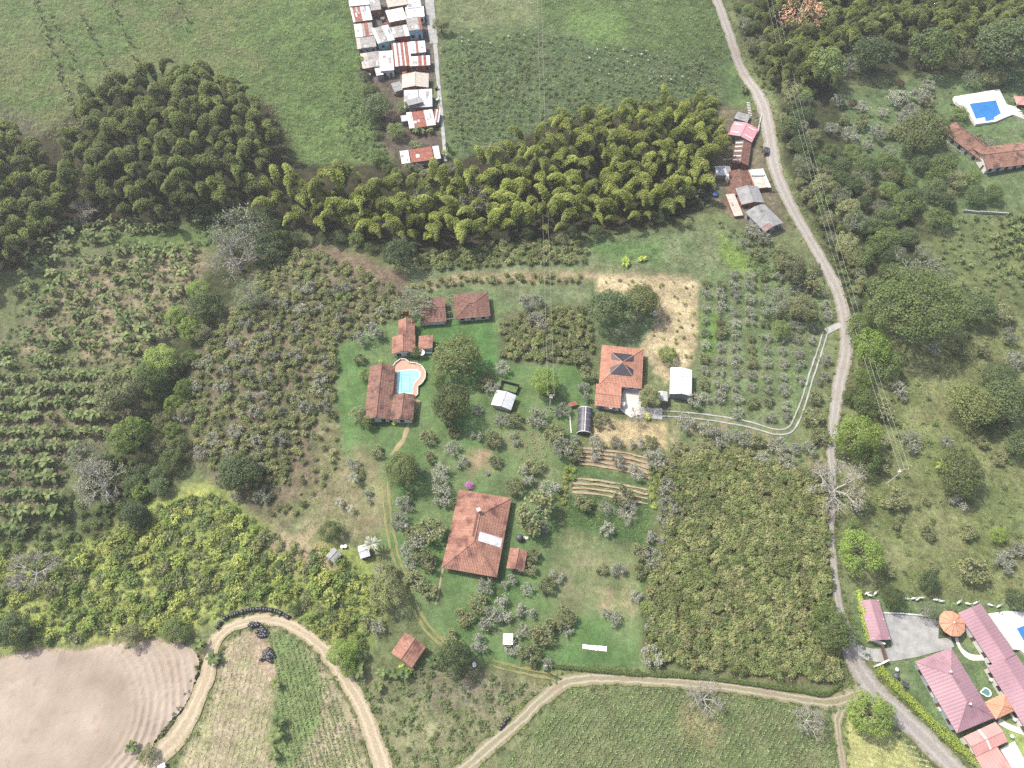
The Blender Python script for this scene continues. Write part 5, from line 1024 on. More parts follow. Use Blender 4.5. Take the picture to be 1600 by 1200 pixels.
def tuft(kind, seed, mat, n=12, L=.8, wd=.13, seg=2, tall=.9, spread=.35):
    r = np.random.default_rng(seed); lv = Part()
    for k in range(n): blade(lv, r, (r.normal(0, spread), r.normal(0, spread), 0), r.random() * 6.28, L * (.6 + .7 * r.random()), wd, tall, .5, seg, r.random(), .1)
    reg(kind, [('blades', lv, mat)])
for k in range(3): dense_tree('mango', 100 + k, 'leaf_mango', .085, 4200, 58, .27, .78)
for k in range(3): dense_tree('dark_tree', 110 + k, 'leaf_dark', .095, 3600, 40, .30, .85, gap=.08)
for k in range(3): dense_tree('green_tree', 120 + k, 'leaf_mid', .10, 3200, 36, .32, .9, gap=.1)
for k in range(3): dense_tree('bright_tree', 130 + k, 'leaf_bright', .085, 3600, 44, .27, .85, gap=.04)
for k in range(2): dense_tree('olive_tree', 140 + k, 'leaf_olive', .095, 3000, 40, .28, .85, gap=.1)
for k in range(2): dense_tree('feather_tree', 150 + k, 'leaf_feather', .075, 2600, 44, .27, .7, gap=.2, bark='bark_pale')
dense_tree('umbrella_tree', 160, 'leaf_umbrella', .045, 9500, 120, .17, .55, .95, .03, low=-.1)
dense_tree('coral_tree', 165, 'flower_coral', .07, 1500, 40, .25, .8, gap=.25, bark='bark_pale')
dense_tree('reddish_tree', 166, 'leaf_olive', .09, 2600, 40, .26, .85)
dense_tree('red_bush', 167, 'leaf_red', .16, 900, 16, .38, .9, .8)
dense_tree('magenta_bush', 168, 'flower_magenta', .16, 700, 16, .38, .9, .8)
dense_tree('yellow_bush', 169, 'flower_yellow', .16, 700, 16, .38, .9, .8)
dense_tree('round_bush', 170, 'leaf_dark', .14, 1500, 22, .36, .85, .75); dense_tree('round_bush', 171, 'leaf_mid', .14, 1500, 22, .36, .85, .75)
for k in range(4): branchy('grey_tree', 200 + k, 'leaf_grey', 'bark_twig', 620, .15, 4, .6)
for k in range(3): branchy('sparse_tree', 210 + k, 'leaf_olive', 'bark_twig', 950, .17, 4, .6)
for k in range(3): branchy('bare_tree', 220 + k, 'leaf_pale', 'bark_pale', 900, .05, 5, .8, thick=.06, spread=.6)
for k in range(2): branchy('haze_tree', 230 + k, 'leaf_feather', 'bark_twig', 900, .10, 5, .7, thick=.04, spread=.65)
for k in range(4): bamboo('bamboo', 300 + k, 'leaf_bamboo')
for k in range(3): bamboo('bamboo_dark', 310 + k, 'leaf_bamboo_dark')
for k in range(5): banana('banana', 400 + k)
for k in range(2): banana('banana_small', 410 + k, 7, 1.2, 1.3)
palm('yucca', 420, 26, 3.2, 2.6, .30, 'leaf_grey'); palm('palm', 421, 14, 7.0, 3.2, .5, 'leaf_mid', 'bark_pale'); palm('palm_yellow', 422, 16, 2.2, 1.9, .45, 'leaf_lime'); palm('ginger', 423, 12, .6, 1.6, .5, 'leaf_lime')
for k in range(4): shrub('coffee', 500 + k, 'leaf_coffee', 190, .42, 1.15, 1.8, 6)
for k, m_ in enumerate(('leaf_scrub', 'leaf_scrub', 'leaf_bright', 'leaf_scrub', 'leaf_olive')): shrub('scrub', 510 + k, m_, 170, .42, 1.3, (1.5, 1.0, 1.7, 1.3, 1.2)[k], 6)
for k in range(2): shrub('dark_scrub', 520 + k, 'leaf_mid', 170, .45, 1.3, 1.6, 6)
for k in range(2): shrub('weed', 530 + k, 'leaf_weed', 46, .36, .75, .55, 4)
shrub('white_weed', 535, 'leaf_weed', 60, .4, .8, .9, 4, lambda r: (lambda p: (p.add(*leaves(r, r.normal(0, .35, (16, 3)) * [1, 1, .1] + [0, 0, 1.15], np.tile([0, 0, 1.0], (16, 1)), .45), r.random(16)), ('flowers', p, 'flower_white'))[1])(Part()))
for k in range(2): tuft('grass', 540 + k, 'leaf_grass')
for k in range(3): tuft('maize', 550 + k, 'leaf_maize', 7, 1.1, .16, 3, 1.0, .06)
for k in range(2): tuft('dry_maize', 555 + k, 'leaf_dry_maize', 7, .9, .16, 3, .9, .06)
tuft('crop', 560, 'leaf_dry_maize', 12, .7, .2, 2, .7, .15); tuft('straw', 561, 'straw_leaf', 9, .7, .1, 2, .5, .3)

# ------------------------------------------------------------------ plants: planting
def clear(px, py, road=2.0, foot=True):
    ok = np.ones(np.shape(px), bool)
    if foot:
        for f in FOOT: ok &= ~inside(px, py, f)
    for r in ROADS:
        for (ax, ay, aw), (bx_, by_, bw) in zip(r[:-1], r[1:]): ok &= seg_dist(px, py, [(ax, ay), (bx_, by_)]) > (aw + bw) / 2 + road
    return ok
def spots(poly, space, r, row=None, jit=.35, road=2.0, along=None):
    """jittered grid of ground points inside a pixel polygon; row = direction of the rows as two pixels"""
    q = np.array([flat(*p) for p in poly]); c = q.mean(0); rad = np.max(np.linalg.norm(q - c, axis=1)) + 3; th = 0.0
    if row: a, b = np.array(flat(*row[0])), np.array(flat(*row[1])); th = math.atan2(*(b - a)[::-1])
    sx = along or space; gx, gy = np.meshgrid(np.arange(-rad, rad, sx), np.arange(-rad, rad, space)); gx, gy = gx.ravel(), gy.ravel()
    if row is None: gx = gx + (np.round((gy + rad) / space) % 2) * sx * .5
    gx = gx + r.uniform(-jit, jit, gx.shape) * sx; gy = gy + r.uniform(-jit, jit, gy.shape) * (space if row is None else space * .3)
    x = c[0] + gx * math.cos(th) - gy * math.sin(th); y = c[1] + gx * math.sin(th) + gy * math.cos(th); z = terrain(x, y)
    px, py = pix(x, y, z); k = inside(px, py, poly); k[k] &= clear(px[k], py[k], road); return x[k], y[k]
LOWER = {'mango': .22, 'dark_tree': .18, 'green_tree': .18, 'bright_tree': .18}
def plant(kind, x, y, s, label, cat, group, name, rz=None, sz=None, var=None, sink=.0):
    pr = PROTO[kind]; pr = pr[var % len(pr)] if var is not None else pr[R0.randrange(len(pr))]
    z = float(terrain(x, y)) - .12 - sink; o = empty(name, (x, y, z), R0.uniform(0, 6.28) if rz is None else rz, label, cat, group); k1, k2 = R0.uniform(.84, 1.16), R0.uniform(.84, 1.16); o.scale = (s * k1, s * k2, (s if sz is None else sz) * R0.uniform(.9, 1.12))
    for nm, V, Q, A, mat, me in pr: link(nm, me, o)
    return o
SCAT = {}
def scatter_nodes(kind):
    """node group that sets one of the kind's plants on every point of the mesh"""
    if kind in SCAT: return SCAT[kind]
    col = bpy.data.collections.new(kind + '_source')
    for k, parts in enumerate(PROTO[kind]):
        Vs, Qs, As, Ms, mats, off = [], [], [], [], [], 0
        for nm, V, Q, A, mat, me in parts:
            if mat not in mats: mats.append(mat)
            Vs.append(V); Qs.append(Q + off); off += len(V); As.append(A); Ms.append(np.full(len(Q), mats.index(mat)))
        ob = bpy.data.objects.new('%s_source_%d' % (kind, k), np_mesh('%s_source_%d' % (kind, k), np.concatenate(Vs), np.concatenate(Qs), mats, np.concatenate(Ms), np.concatenate(As))); col.objects.link(ob)
    g = bpy.data.node_groups.new(kind + '_scatter', 'GeometryNodeTree'); g.interface.new_socket('Geometry', in_out='INPUT', socket_type='NodeSocketGeometry'); g.interface.new_socket('Geometry', in_out='OUTPUT', socket_type='NodeSocketGeometry')
    a, b = g.nodes.new('NodeGroupInput'), g.nodes.new('NodeGroupOutput'); ip = g.nodes.new('GeometryNodeInstanceOnPoints'); ci = g.nodes.new('GeometryNodeCollectionInfo')
    ci.inputs['Collection'].default_value = col; ci.inputs['Separate Children'].default_value = True; ci.inputs['Reset Children'].default_value = True; ip.inputs['Pick Instance'].default_value = True
    def attr(nm, tp): n = g.nodes.new('GeometryNodeInputNamedAttribute'); n.data_type = tp; n.inputs['Name'].default_value = nm; return n.outputs['Attribute']
    cx = g.nodes.new('ShaderNodeCombineXYZ'); g.links.new(attr('turn', 'FLOAT'), cx.inputs[2]); sx = g.nodes.new('ShaderNodeCombineXYZ'); sz = attr('size', 'FLOAT')
    for i in range(3): g.links.new(sz, sx.inputs[i])
    g.links.new(a.outputs[0], ip.inputs['Points']); g.links.new(ci.outputs[0], ip.inputs['Instance']); g.links.new(attr('which', 'INT'), ip.inputs['Instance Index']); g.links.new(cx.outputs[0], ip.inputs['Rotation']); g.links.new(sx.outputs[0], ip.inputs['Scale']); g.links.new(ip.outputs[0], b.inputs[0])
    SCAT[kind] = g; return g
def stuff(name, kind, x, y, s, label, cat, r, rz=None):
    """many plants as one object"""
    n = len(x); me = bpy.data.meshes.new(name); me.vertices.add(n); me.vertices.foreach_set('co', np.stack([x, y, terrain(x, y) - .12], 1).astype(np.float32).ravel())
    for nm, tp, arr in (('turn', 'FLOAT', r.uniform(0, 6.28, n) if rz is None else rz), ('size', 'FLOAT', s), ('which', 'INT', r.integers(0, len(PROTO[kind]), n))):
        me.attributes.new(nm, tp, 'POINT').data.foreach_set('value', np.asarray(arr, np.int32 if tp == 'INT' else np.float32))
    o = link(name, me); md = o.modifiers.new('scatter', 'NODES'); md.node_group = scatter_nodes(kind)
    return tag(o, label, cat, None, 'stuff')
def at(px, py, hc):
    x, y, z = ground(px, py, hc); return float(x), float(y)
def tree(px, py, rpx, kind, label, cat='tree', group=None, name=None, hk=1.0, zs=1.0, **kw):
    """a tree whose crown is centred on that pixel with that pixel radius"""
    R = rpx / ppm(py); x, y = at(px, py, R * hk); return plant(kind, x, y, R, label, cat, group, name or kind, sz=R * zs, **kw)

# --- bamboo groves
rb = np.random.default_rng(21)
GROVES = [
    ([(120, 245), (150, 165), (250, 135), (350, 140), (420, 190), (440, 262), (400, 325), (300, 352), (180, 345), (110, 315)], 'bamboo_dark', 'tall arching bamboo in the dark rounded grove above the banana slope', 'bamboo of the dark rounded grove'),
    ([(-60, 200), (40, 225), (90, 290), (125, 345), (70, 385), (30, 430), (-60, 480)], 'bamboo_dark', 'shaded bamboo in the grove beside the banana slope', 'bamboo of the shaded side grove'),
    ([(430, 305), (500, 285), (610, 305), (715, 300), (750, 272), (880, 210), (1000, 185), (1115, 180), (1118, 250), (1085, 320), (1000, 355), (900, 365), (800, 380), (650, 390), (520, 375), (430, 345)], 'bamboo', 'yellow-green arching bamboo in the long grove below the weedy field', 'bamboo of the long yellow-green grove'),
    ([(1160, -40), (1660, -40), (1660, 90), (1560, 95), (1430, 80), (1330, 95), (1250, 110), (1190, 80)], 'bamboo_dark', 'bamboo in the deep grove behind the villa garden', 'bamboo of the grove behind the villa'),
    ([(1185, 90), (1250, 110), (1300, 150), (1230, 150), (1205, 140)], 'bamboo_dark', 'bamboo leaning over the bend of the gravel road', 'bamboo at the road bend'),
]
quota = [92, 24, 132, 42, 10]
for (poly, kind, label, group), qn in zip(GROVES, quota):
    x, y = spots(poly, 3.5, rb, jit=.45, road=4); z = terrain(x, y); k = rb.permutation(len(x)); x, y = x[k], y[k]
    # plumes lean outwards at random, mostly downhill towards the light
    rz = rb.uniform(0, 6.28, len(x)); sc = rb.uniform(.65, 1.25, len(x))
    py = pix(x, y, z + 9)[1]; keep = (pix(x, y, z + 9)[0] > -20) & (pix(x, y, z + 9)[0] < 1620) & (py > -20)
    cand = np.where(keep)[0]; cand = cand[np.argsort(-py[cand] * (.4 + .6 * rb.random(len(cand))))][:qn]; ind = np.zeros(len(x), bool); ind[cand] = True
    for i in cand: plant(kind, x[i], y[i], sc[i], label, 'bamboo', group, 'bamboo', rz=rz[i])
    rest = np.where(~ind)[0]
    if len(rest): stuff('bamboo_thicket', kind, x[rest], y[rest], sc[rest], 'mass of further ' + label.split(' in the ')[0].split(' leaning')[0] + ' filling ' + group.split(' of ')[-1].split(' at ')[-1], 'bamboo', rb, rz[rest])

# --- banana rows
rn = np.random.default_rng(22); NB = [0]
def bananas(poly, space, along, row, label, group, kind='banana', lo=1.0, hi=1.6, cap_=999, drop=.15, cat='banana plant'):
    x, y = spots(poly, space, rn, row, .35, along=along); k = rn.random(len(x)) > drop; x, y = x[k], y[k]; px = pix(x, y, terrain(x, y))
    k = (px[0] > -15) & (px[0] < 1615) & (px[1] > -15) & (px[1] < 1215); x, y = x[k], y[k]
    for i in range(min(len(x), cap_)): plant(kind, x[i], y[i], rn.uniform(lo, hi), label, cat, group, 'banana_plant'); NB[0] += 1
bananas([(40, 520), (90, 425), (200, 380), (310, 380), (310, 440), (270, 530), (150, 580), (60, 570)], 5.2, 3.6, ((60, 560), (300, 400)), 'banana plant on the bare brown hillside soil', 'banana plants on the brown hillside', drop=.25)
bananas([(-10, 545), (60, 560), (150, 575), (240, 565), (200, 640), (160, 690), (100, 715), (100, 800), (-10, 860)], 5.0, 2.6, ((0, 640), (150, 640)), 'banana plant in the level rows below the brown hillside', 'banana plants in the level rows', drop=.1)
bananas([(40, 400), (110, 355), (230, 345), (330, 320), (410, 325), (400, 345), (250, 365), (130, 385), (60, 450), (20, 500)], 4.2, 3.0, ((100, 370), (400, 325)), 'banana plant along the shaded edge of the bamboo', 'banana plants along the bamboo edge', drop=.2)
bananas([(1545, 345), (1610, 335), (1610, 450), (1550, 440)], 3.4, 2.8, ((1550, 400), (1600, 380)), 'banana plant in the dense patch beside the pale pasture', 'banana plants beside the pasture', lo=.7, hi=1.0)
bananas([(1450, 350), (1540, 340), (1560, 470), (1470, 440)], 7, 6, None, 'lone banana plant scattered over the rough grass', 'banana plants scattered on rough grass', lo=.5, hi=.8, drop=.3)
for i, (px, py) in enumerate(((650, 205), (660, 204), (672, 203), (655, 228), (646, 226), (695, 240), (700, 232), (1163, 140), (566, 1022), (561, 1047), (545, 1035), (430, 1068), (432, 1145), (428, 1180), (333, 1030), (312, 1008), (205, 1168), (640, 768), (675, 1035), (690, 1030), (620, 1052), (632, 1055), (598, 1050), (436, 1130), (98, 915), (590, 1075))):
    x, y = at(px, py, 1.5); plant('banana', x, y, rn.uniform(1.0, 1.4), 'banana plant growing singly near a path or building', 'banana plant', 'single banana plants', 'banana_plant')
for (a, b), n in ((((52, 0), (118, 185)), 26), (((80, 25), (150, 180)), 16), (((130, 30), (180, 130)), 10), (((175, 0), (215, 110)), 10), (((280, 0), (300, 60)), 4)):
    for i in range(n):
        f = (i + rn.uniform(-.3, .3)) / n; x, y = at(a[0] + (b[0] - a[0]) * f + rn.normal(0, 2.5), a[1] + (b[1] - a[1]) * f, .8); plant('banana_small', x, y, rn.uniform(.9, 1.5), 'young banana plant in the diagonal rows crossing the open pasture', 'banana plant', 'young bananas in diagonal rows', 'young_banana_plant')
# ------------------------------------------------------------------ single trees: px, py, radius px, kind, label[, group]
T = [
    (714, 557, 37, 'mango', 'large round mango tree on the lawn right of the turquoise pool'),
    (706, 630, 33, 'mango', 'dark mango tree with pale bare branches between pool house and grey shed'),
    (628, 735, 29, 'mango', 'rounded mango tree beside the grassy wheel ruts'),
    (603, 927, 30, 'olive_tree', 'rounded olive-yellow tree at the bend of the wheel ruts'),
    (710, 1030, 33, 'dark_tree', 'big dark tree overhanging the red tiled pavilion'),
    (950, 485, 33, 'dark_tree', 'big bluish dark tree behind the orange house'),
    (1002, 470, 27, 'mango', 'dark mango tree at the edge of the straw-coloured plot'),
    (1043, 553, 14, 'bright_tree', 'small bright green tree between orange house and straw plot'),
    (685, 597, 12, 'green_tree', 'small round tree between the two mango trees'),
    (650, 550, 10, 'green_tree', 'small tree leaning on the white satellite dish'),
    (625, 396, 27, 'dark_tree', 'round dark tree at the foot of the bamboo above the coffee'),
    (645, 470, 26, 'haze_tree', 'airy grey-green tree overhanging the old stable'),
    (775, 243, 25, 'reddish_tree', 'broad brownish tree at the top edge of the bamboo'),
    (590, 168, 22, 'dark_tree', 'dark tree in the yard below the tin shacks'),
    (577, 140, 13, 'green_tree', 'small tree at the upper corner of the shack yard'),
    (618, 203, 15, 'green_tree', 'round green tree in the brown shack yard'),
    (630, 168, 10, 'green_tree', 'small tree against the blue-grey shack wall'),
    (563, 95, 9, 'bright_tree', 'small light green tree against the tin village edge'),
    (590, 245, 14, 'green_tree', 'bushy tree at the end of the shack yard'),
    (689, 38, 13, 'olive_tree', 'yellowish bushy tree beside the village alley'),
    (203, 680, 34, 'bright_tree', 'vivid yellow-green tree beside the banana rows'),
    (132, 712, 26, 'haze_tree', 'soft grey-green tree by the vivid yellow-green tree'),
    (188, 612, 34, 'olive_tree', 'broad olive tree at the border of the banana rows'),
    (310, 452, 18, 'bright_tree', 'light green tree at the top of the belt beside the brown hillside'),
    (320, 478, 24, 'green_tree', 'green tree in the belt beside the brown hillside'),
    (275, 495, 16, 'bright_tree', 'small light tree bordering the brown hillside'),
    (295, 512, 20, 'bright_tree', 'light leafy tree in the belt between hillside and coffee'),
    (250, 562, 24, 'bright_tree', 'yellowish-green tree where the belt narrows'),
    (235, 592, 26, 'green_tree', 'green tree shading the end of the upper banana rows'),
    (390, 462, 28, 'feather_tree', 'grey-green feathery tree at the top of the coffee slope'),
    (372, 358, 38, 'haze_tree', 'wide thin-leaved tree at the corner of bamboo and hillside'),
    (365, 398, 36, 'bare_tree', 'wide bare grey tree at the corner of the brown hillside'),
    (415, 390, 28, 'dark_tree', 'dark tree between bamboo and coffee slope'),
    (420, 350, 24, 'dark_tree', 'dark shaded tree under the bamboo end'),
    (440, 375, 20, 'green_tree', 'green tree at the bamboo corner above the coffee'),
    (130, 328, 20, 'bare_tree', 'grey leafless tree in front of the dark bamboo'),
    (58, 352, 20, 'bright_tree', 'rich green tree among the shaded bamboo'),
    (150, 752, 42, 'bare_tree', 'large whitish bare tree below the vivid yellow-green tree'),
    (45, 890, 38, 'bare_tree', 'pale bare tree at the edge of the sunlit scrub'),
    (20, 985, 26, 'dark_tree', 'dark tree at the corner of the ploughed field'),
    (208, 808, 22, 'dark_tree', 'dark tree in the scrub below the bare whitish tree'),
    (372, 735, 30, 'dark_tree', 'dark tree clump low on the coffee slope'),
    (268, 720, 20, 'green_tree', 'green tree in the shaded gully'),
    (250, 760, 16, 'dark_tree', 'small dark tree in the shaded gully'),
    (200, 995, 19, 'olive_tree', 'rounded tree casting its shadow on the ploughed field'),
    (270, 985, 20, 'green_tree', 'green tree at the corner of ploughed field and lane'),
    (230, 1182, 14, 'olive_tree', 'round bush tree between ploughed field and cream lane'),
    (535, 1020, 24, 'bright_tree', 'bright green tree beside the lane curve'),
    (545, 1045, 14, 'bright_tree', 'low bright green tree against the lane curve'),
    (516, 830, 17, 'green_tree', 'dense green tree above the weathered grey hut'),
    (735, 312, 32, 'bare_tree', 'bare grey tree rising through the bamboo front'),
    (735, 345, 14, 'green_tree', 'ivy-clad light green tree below the bare grey tree'),
    (790, 325, 18, 'bare_tree', 'leafless tree in the bamboo front beside the ivy-clad one'),
    (660, 310, 18, 'feather_tree', 'soft green tree among the bamboo of the long grove'),
    (945, 185, 16, 'feather_tree', 'bluish soft tree at the upper bamboo edge'),
    (1045, 180, 18, 'green_tree', 'green tree at the upper bamboo edge near the road houses'),
    (1040, 320, 18, 'green_tree', 'dark green tree closing the bamboo end'),
    (1070, 300, 16, 'olive_tree', 'olive tree at the bamboo end below the tin shed'),
    (1250, 25, 37, 'coral_tree', 'coral-flowered bare tree by the gravel road'),
    (1290, 100, 34, 'green_tree', 'tall green tree at the corner of the villa garden'),
    (1365, 85, 31, 'dark_tree', 'dark full tree behind the villa garden'),
    (1330, 100, 20, 'feather_tree', 'grey-green tree behind the villa garden'),
    (1456, 80, 31, 'green_tree', 'leafy green tree behind the villa garden'),
    (1498, 60, 15, 'bright_tree', 'yellow-green tree beside the leafy green one'),
    (1508, 92, 19, 'olive_tree', 'pale olive tree at the garden edge'),
    (1572, 72, 46, 'dark_tree', 'huge dark tree above the villa pool'),
    (1445, 205, 37, 'mango', 'big round mango tree left of the villa'),
    (1500, 176, 15, 'round_bush', 'dark tree touching the villa roof by the pool'),
    (1555, 118, 18, 'olive_tree', 'pale bushy tree behind the pool deck'),
    (1518, 122, 14, 'feather_tree', 'feathery tree behind the pool deck'),
    (1437, 470, 77, 'umbrella_tree', 'very wide flat-crowned shade tree over the pasture'),
    (1450, 432, 36, 'haze_tree', 'bare-twigged grey crown beside the wide shade tree'),
    (1525, 480, 28, 'dark_tree', 'dark tree next to the wide shade tree'),
    (1568, 488, 15, 'sparse_tree', 'greyish tree next to the dark tree'),
    (1362, 545, 30, 'bright_tree', 'green tree with cream flower heads by the road'),
    (1385, 570, 24, 'green_tree', 'green tree by the road above the power pole'),
    (1345, 510, 24, 'green_tree', 'green tree at the orchard drive entrance'),
    (1350, 590, 18, 'bright_tree', 'low bright tree by the road opposite the orchard'),
    (1590, 195, 14, 'palm', 'palm at the edge of the villa deck'),
    (1353, 628, 22, 'green_tree', 'green roadside tree beside grey twigs'),
    (1338, 682, 37, 'bright_tree', 'broad bright tree leaning over the narrowing road'),
    (1355, 720, 22, 'green_tree', 'dark green tree below the broad bright roadside tree'),
    (1385, 640, 16, 'sparse_tree', 'grey twiggy tree by the road'),
    (1345, 862, 37, 'bright_tree', 'neatly round bright green tree beside the narrow road'),
    (1335, 825, 15, 'green_tree', 'small green tree above the neatly round tree'),
    (1312, 757, 40, 'bare_tree', 'big leafless white-grey tree over the road'),
    (1342, 778, 18, 'olive_tree', 'low olive tree beside the leafless roadside tree'),
    (1500, 735, 36, 'mango', 'wide dark tree alone in the pasture below the power pole'),
    (1475, 728, 16, 'palm_yellow', 'yellow-green palm against the wide dark pasture tree'),
    (1520, 632, 34, 'mango', 'dark full tree in the upper pasture'),
    (1575, 622, 34, 'dark_tree', 'dark tree beside the full tree in the upper pasture'),
    (1545, 660, 18, 'dark_tree', 'small dark tree hanging below the upper pasture trees'),
    (1600, 692, 25, 'dark_tree', 'dark tree at the far pasture boundary'),
    (1560, 590, 22, 'dark_tree', 'dark tree above the upper pasture pair'),
    (1450, 908, 17, 'dark_tree', 'rounded dark tree above the bird ornaments'),
    (1396, 935, 18, 'green_tree', 'garden tree overhanging the maroon carport'),
    (1448, 955, 18, 'feather_tree', 'soft garden tree above the parking yard'),
    (1478, 945, 10, 'palm', 'spiky palm above the garden kiosk'),
    (1360, 1115, 36, 'bright_tree', 'large yellowish tree at the road junction'),
    (1300, 982, 32, 'green_tree', 'spreading tree at the corner of the plantation'),
    (1265, 1125, 28, 'bare_tree', 'half-bare tree at the corner of the maize'),
    (1103, 1090, 26, 'bare_tree', 'bare pale tree beside the farm track'),
    (1590, 938, 18, 'dark_tree', 'dark tree at the end of the bird ornaments'),
    (833, 797, 30, 'sparse_tree', 'wide grey-olive tree right of the large farmhouse'),
    (975, 775, 20, 'sparse_tree', 'olive tree in the dark green bed'),
    (980, 798, 17, 'bare_tree', 'white bare tree in the dark green bed'),
    (945, 792, 14, 'bare_tree', 'smaller white bare tree in the dark green bed'),
    (1015, 622, 20, 'olive_tree', 'yellowish full tree on the patio of the orange house'),
    (996, 648, 15, 'bare_tree', 'greyish pink bare tree on the patio edge'),
    (1012, 650, 5, 'yellow_bush', 'small vivid yellow flowering bush at the patio edge'),
    (733, 757, 6.5, 'magenta_bush', 'magenta flowering bush behind the large farmhouse'),
    (852, 598, 22, 'bright_tree', 'light green tree under the double power line'),
    (860, 612, 14, 'green_tree', 'dark green tree at the foot of the double power pole'),
    (1333, 160, 7, 'red_bush', 'dark red bush on the villa garden lawn'),
    (1408, 129, 6.5, 'red_bush', 'dark red bush at the top of the villa garden lawn'),
    (582, 852, 18, 'yucca', 'big spiky yucca over the white tin hut'),
    (553, 748, 13, 'yucca', 'spiky yucca on the slope beside the wheel ruts'),
    (530, 785, 10, 'yucca', 'small spiky yucca on the grassy slope'),
    (547, 795, 9, 'yucca', 'small spiky yucca beside another on the grassy slope'),
    (595, 565, 5, 'palm_yellow', 'small yellow-green papaya behind the pool house'),
    (616, 660, 4, 'yellow_bush', 'small yellow bush under the pool house eaves'),
    (980, 405, 10, 'ginger', 'lime-coloured broad-leaved clump on the terrace'),
    (1005, 402, 8, 'ginger', 'smaller lime-coloured clump on the terrace'),
    (622, 1045, 11, 'ginger', 'lime broad-leaved plants at the corner of the tiled pavilion'),
    (635, 1050, 10, 'ginger', 'lime broad-leaved plants below the tiled pavilion'),
    (557, 648, 14, 'olive_tree', 'pale shrubby tree at the corner of the pool house'),
    (575, 660, 11, 'green_tree', 'small green tree below the corner of the pool house'),
    (570, 585, 10, 'green_tree', 'low green tree at the back of the pool house'),
    (668, 682, 13, 'sparse_tree', 'round brownish-grey bush tree below the mango trees'),
    (1560, 835, 14, 'bright_tree', 'yellowish bush tree in the lower pasture'),
    (1212, 468, 24, 'haze_tree', 'silvery tree at the upper orchard edge'),
    (1235, 420, 24, 'olive_tree', 'olive tree beside the road at the upper orchard edge'),
    (1258, 482, 24, 'olive_tree', 'brown-olive tree inside the road bend'),
    (1220, 515, 14, 'green_tree', 'green tree at the orchard corner'),
    (1270, 440, 16, 'sparse_tree', 'whitish twiggy tree beside the road'),
]
SIZED = {'palm': .32, 'palm_yellow': .5, 'yucca': .4, 'ginger': .7, 'banana': .5}
for px, py, rp, kind, label in T:
    R = rp / ppm(py); cat = 'bush' if 'bush' in kind else ('palm' if kind.startswith('palm') else ('plant' if kind in ('yucca', 'ginger') else 'tree'))
    if kind in SIZED:
        x, y = at(px, py, R * 1.0); plant(kind, x, y, R * SIZED[kind], label, cat, None, {'palm_yellow': 'palm', 'ginger': 'ginger_plant'}.get(kind, kind))
    else: tree(px, py, rp, kind, label, cat, None, {'haze_tree': 'tree', 'sparse_tree': 'tree', 'feather_tree': 'tree', 'reddish_tree': 'tree', 'green_tree': 'tree', 'bright_tree': 'tree', 'mango': 'mango_tree'}.get(kind, kind), zs=.8 if kind == 'umbrella_tree' else 1.0)
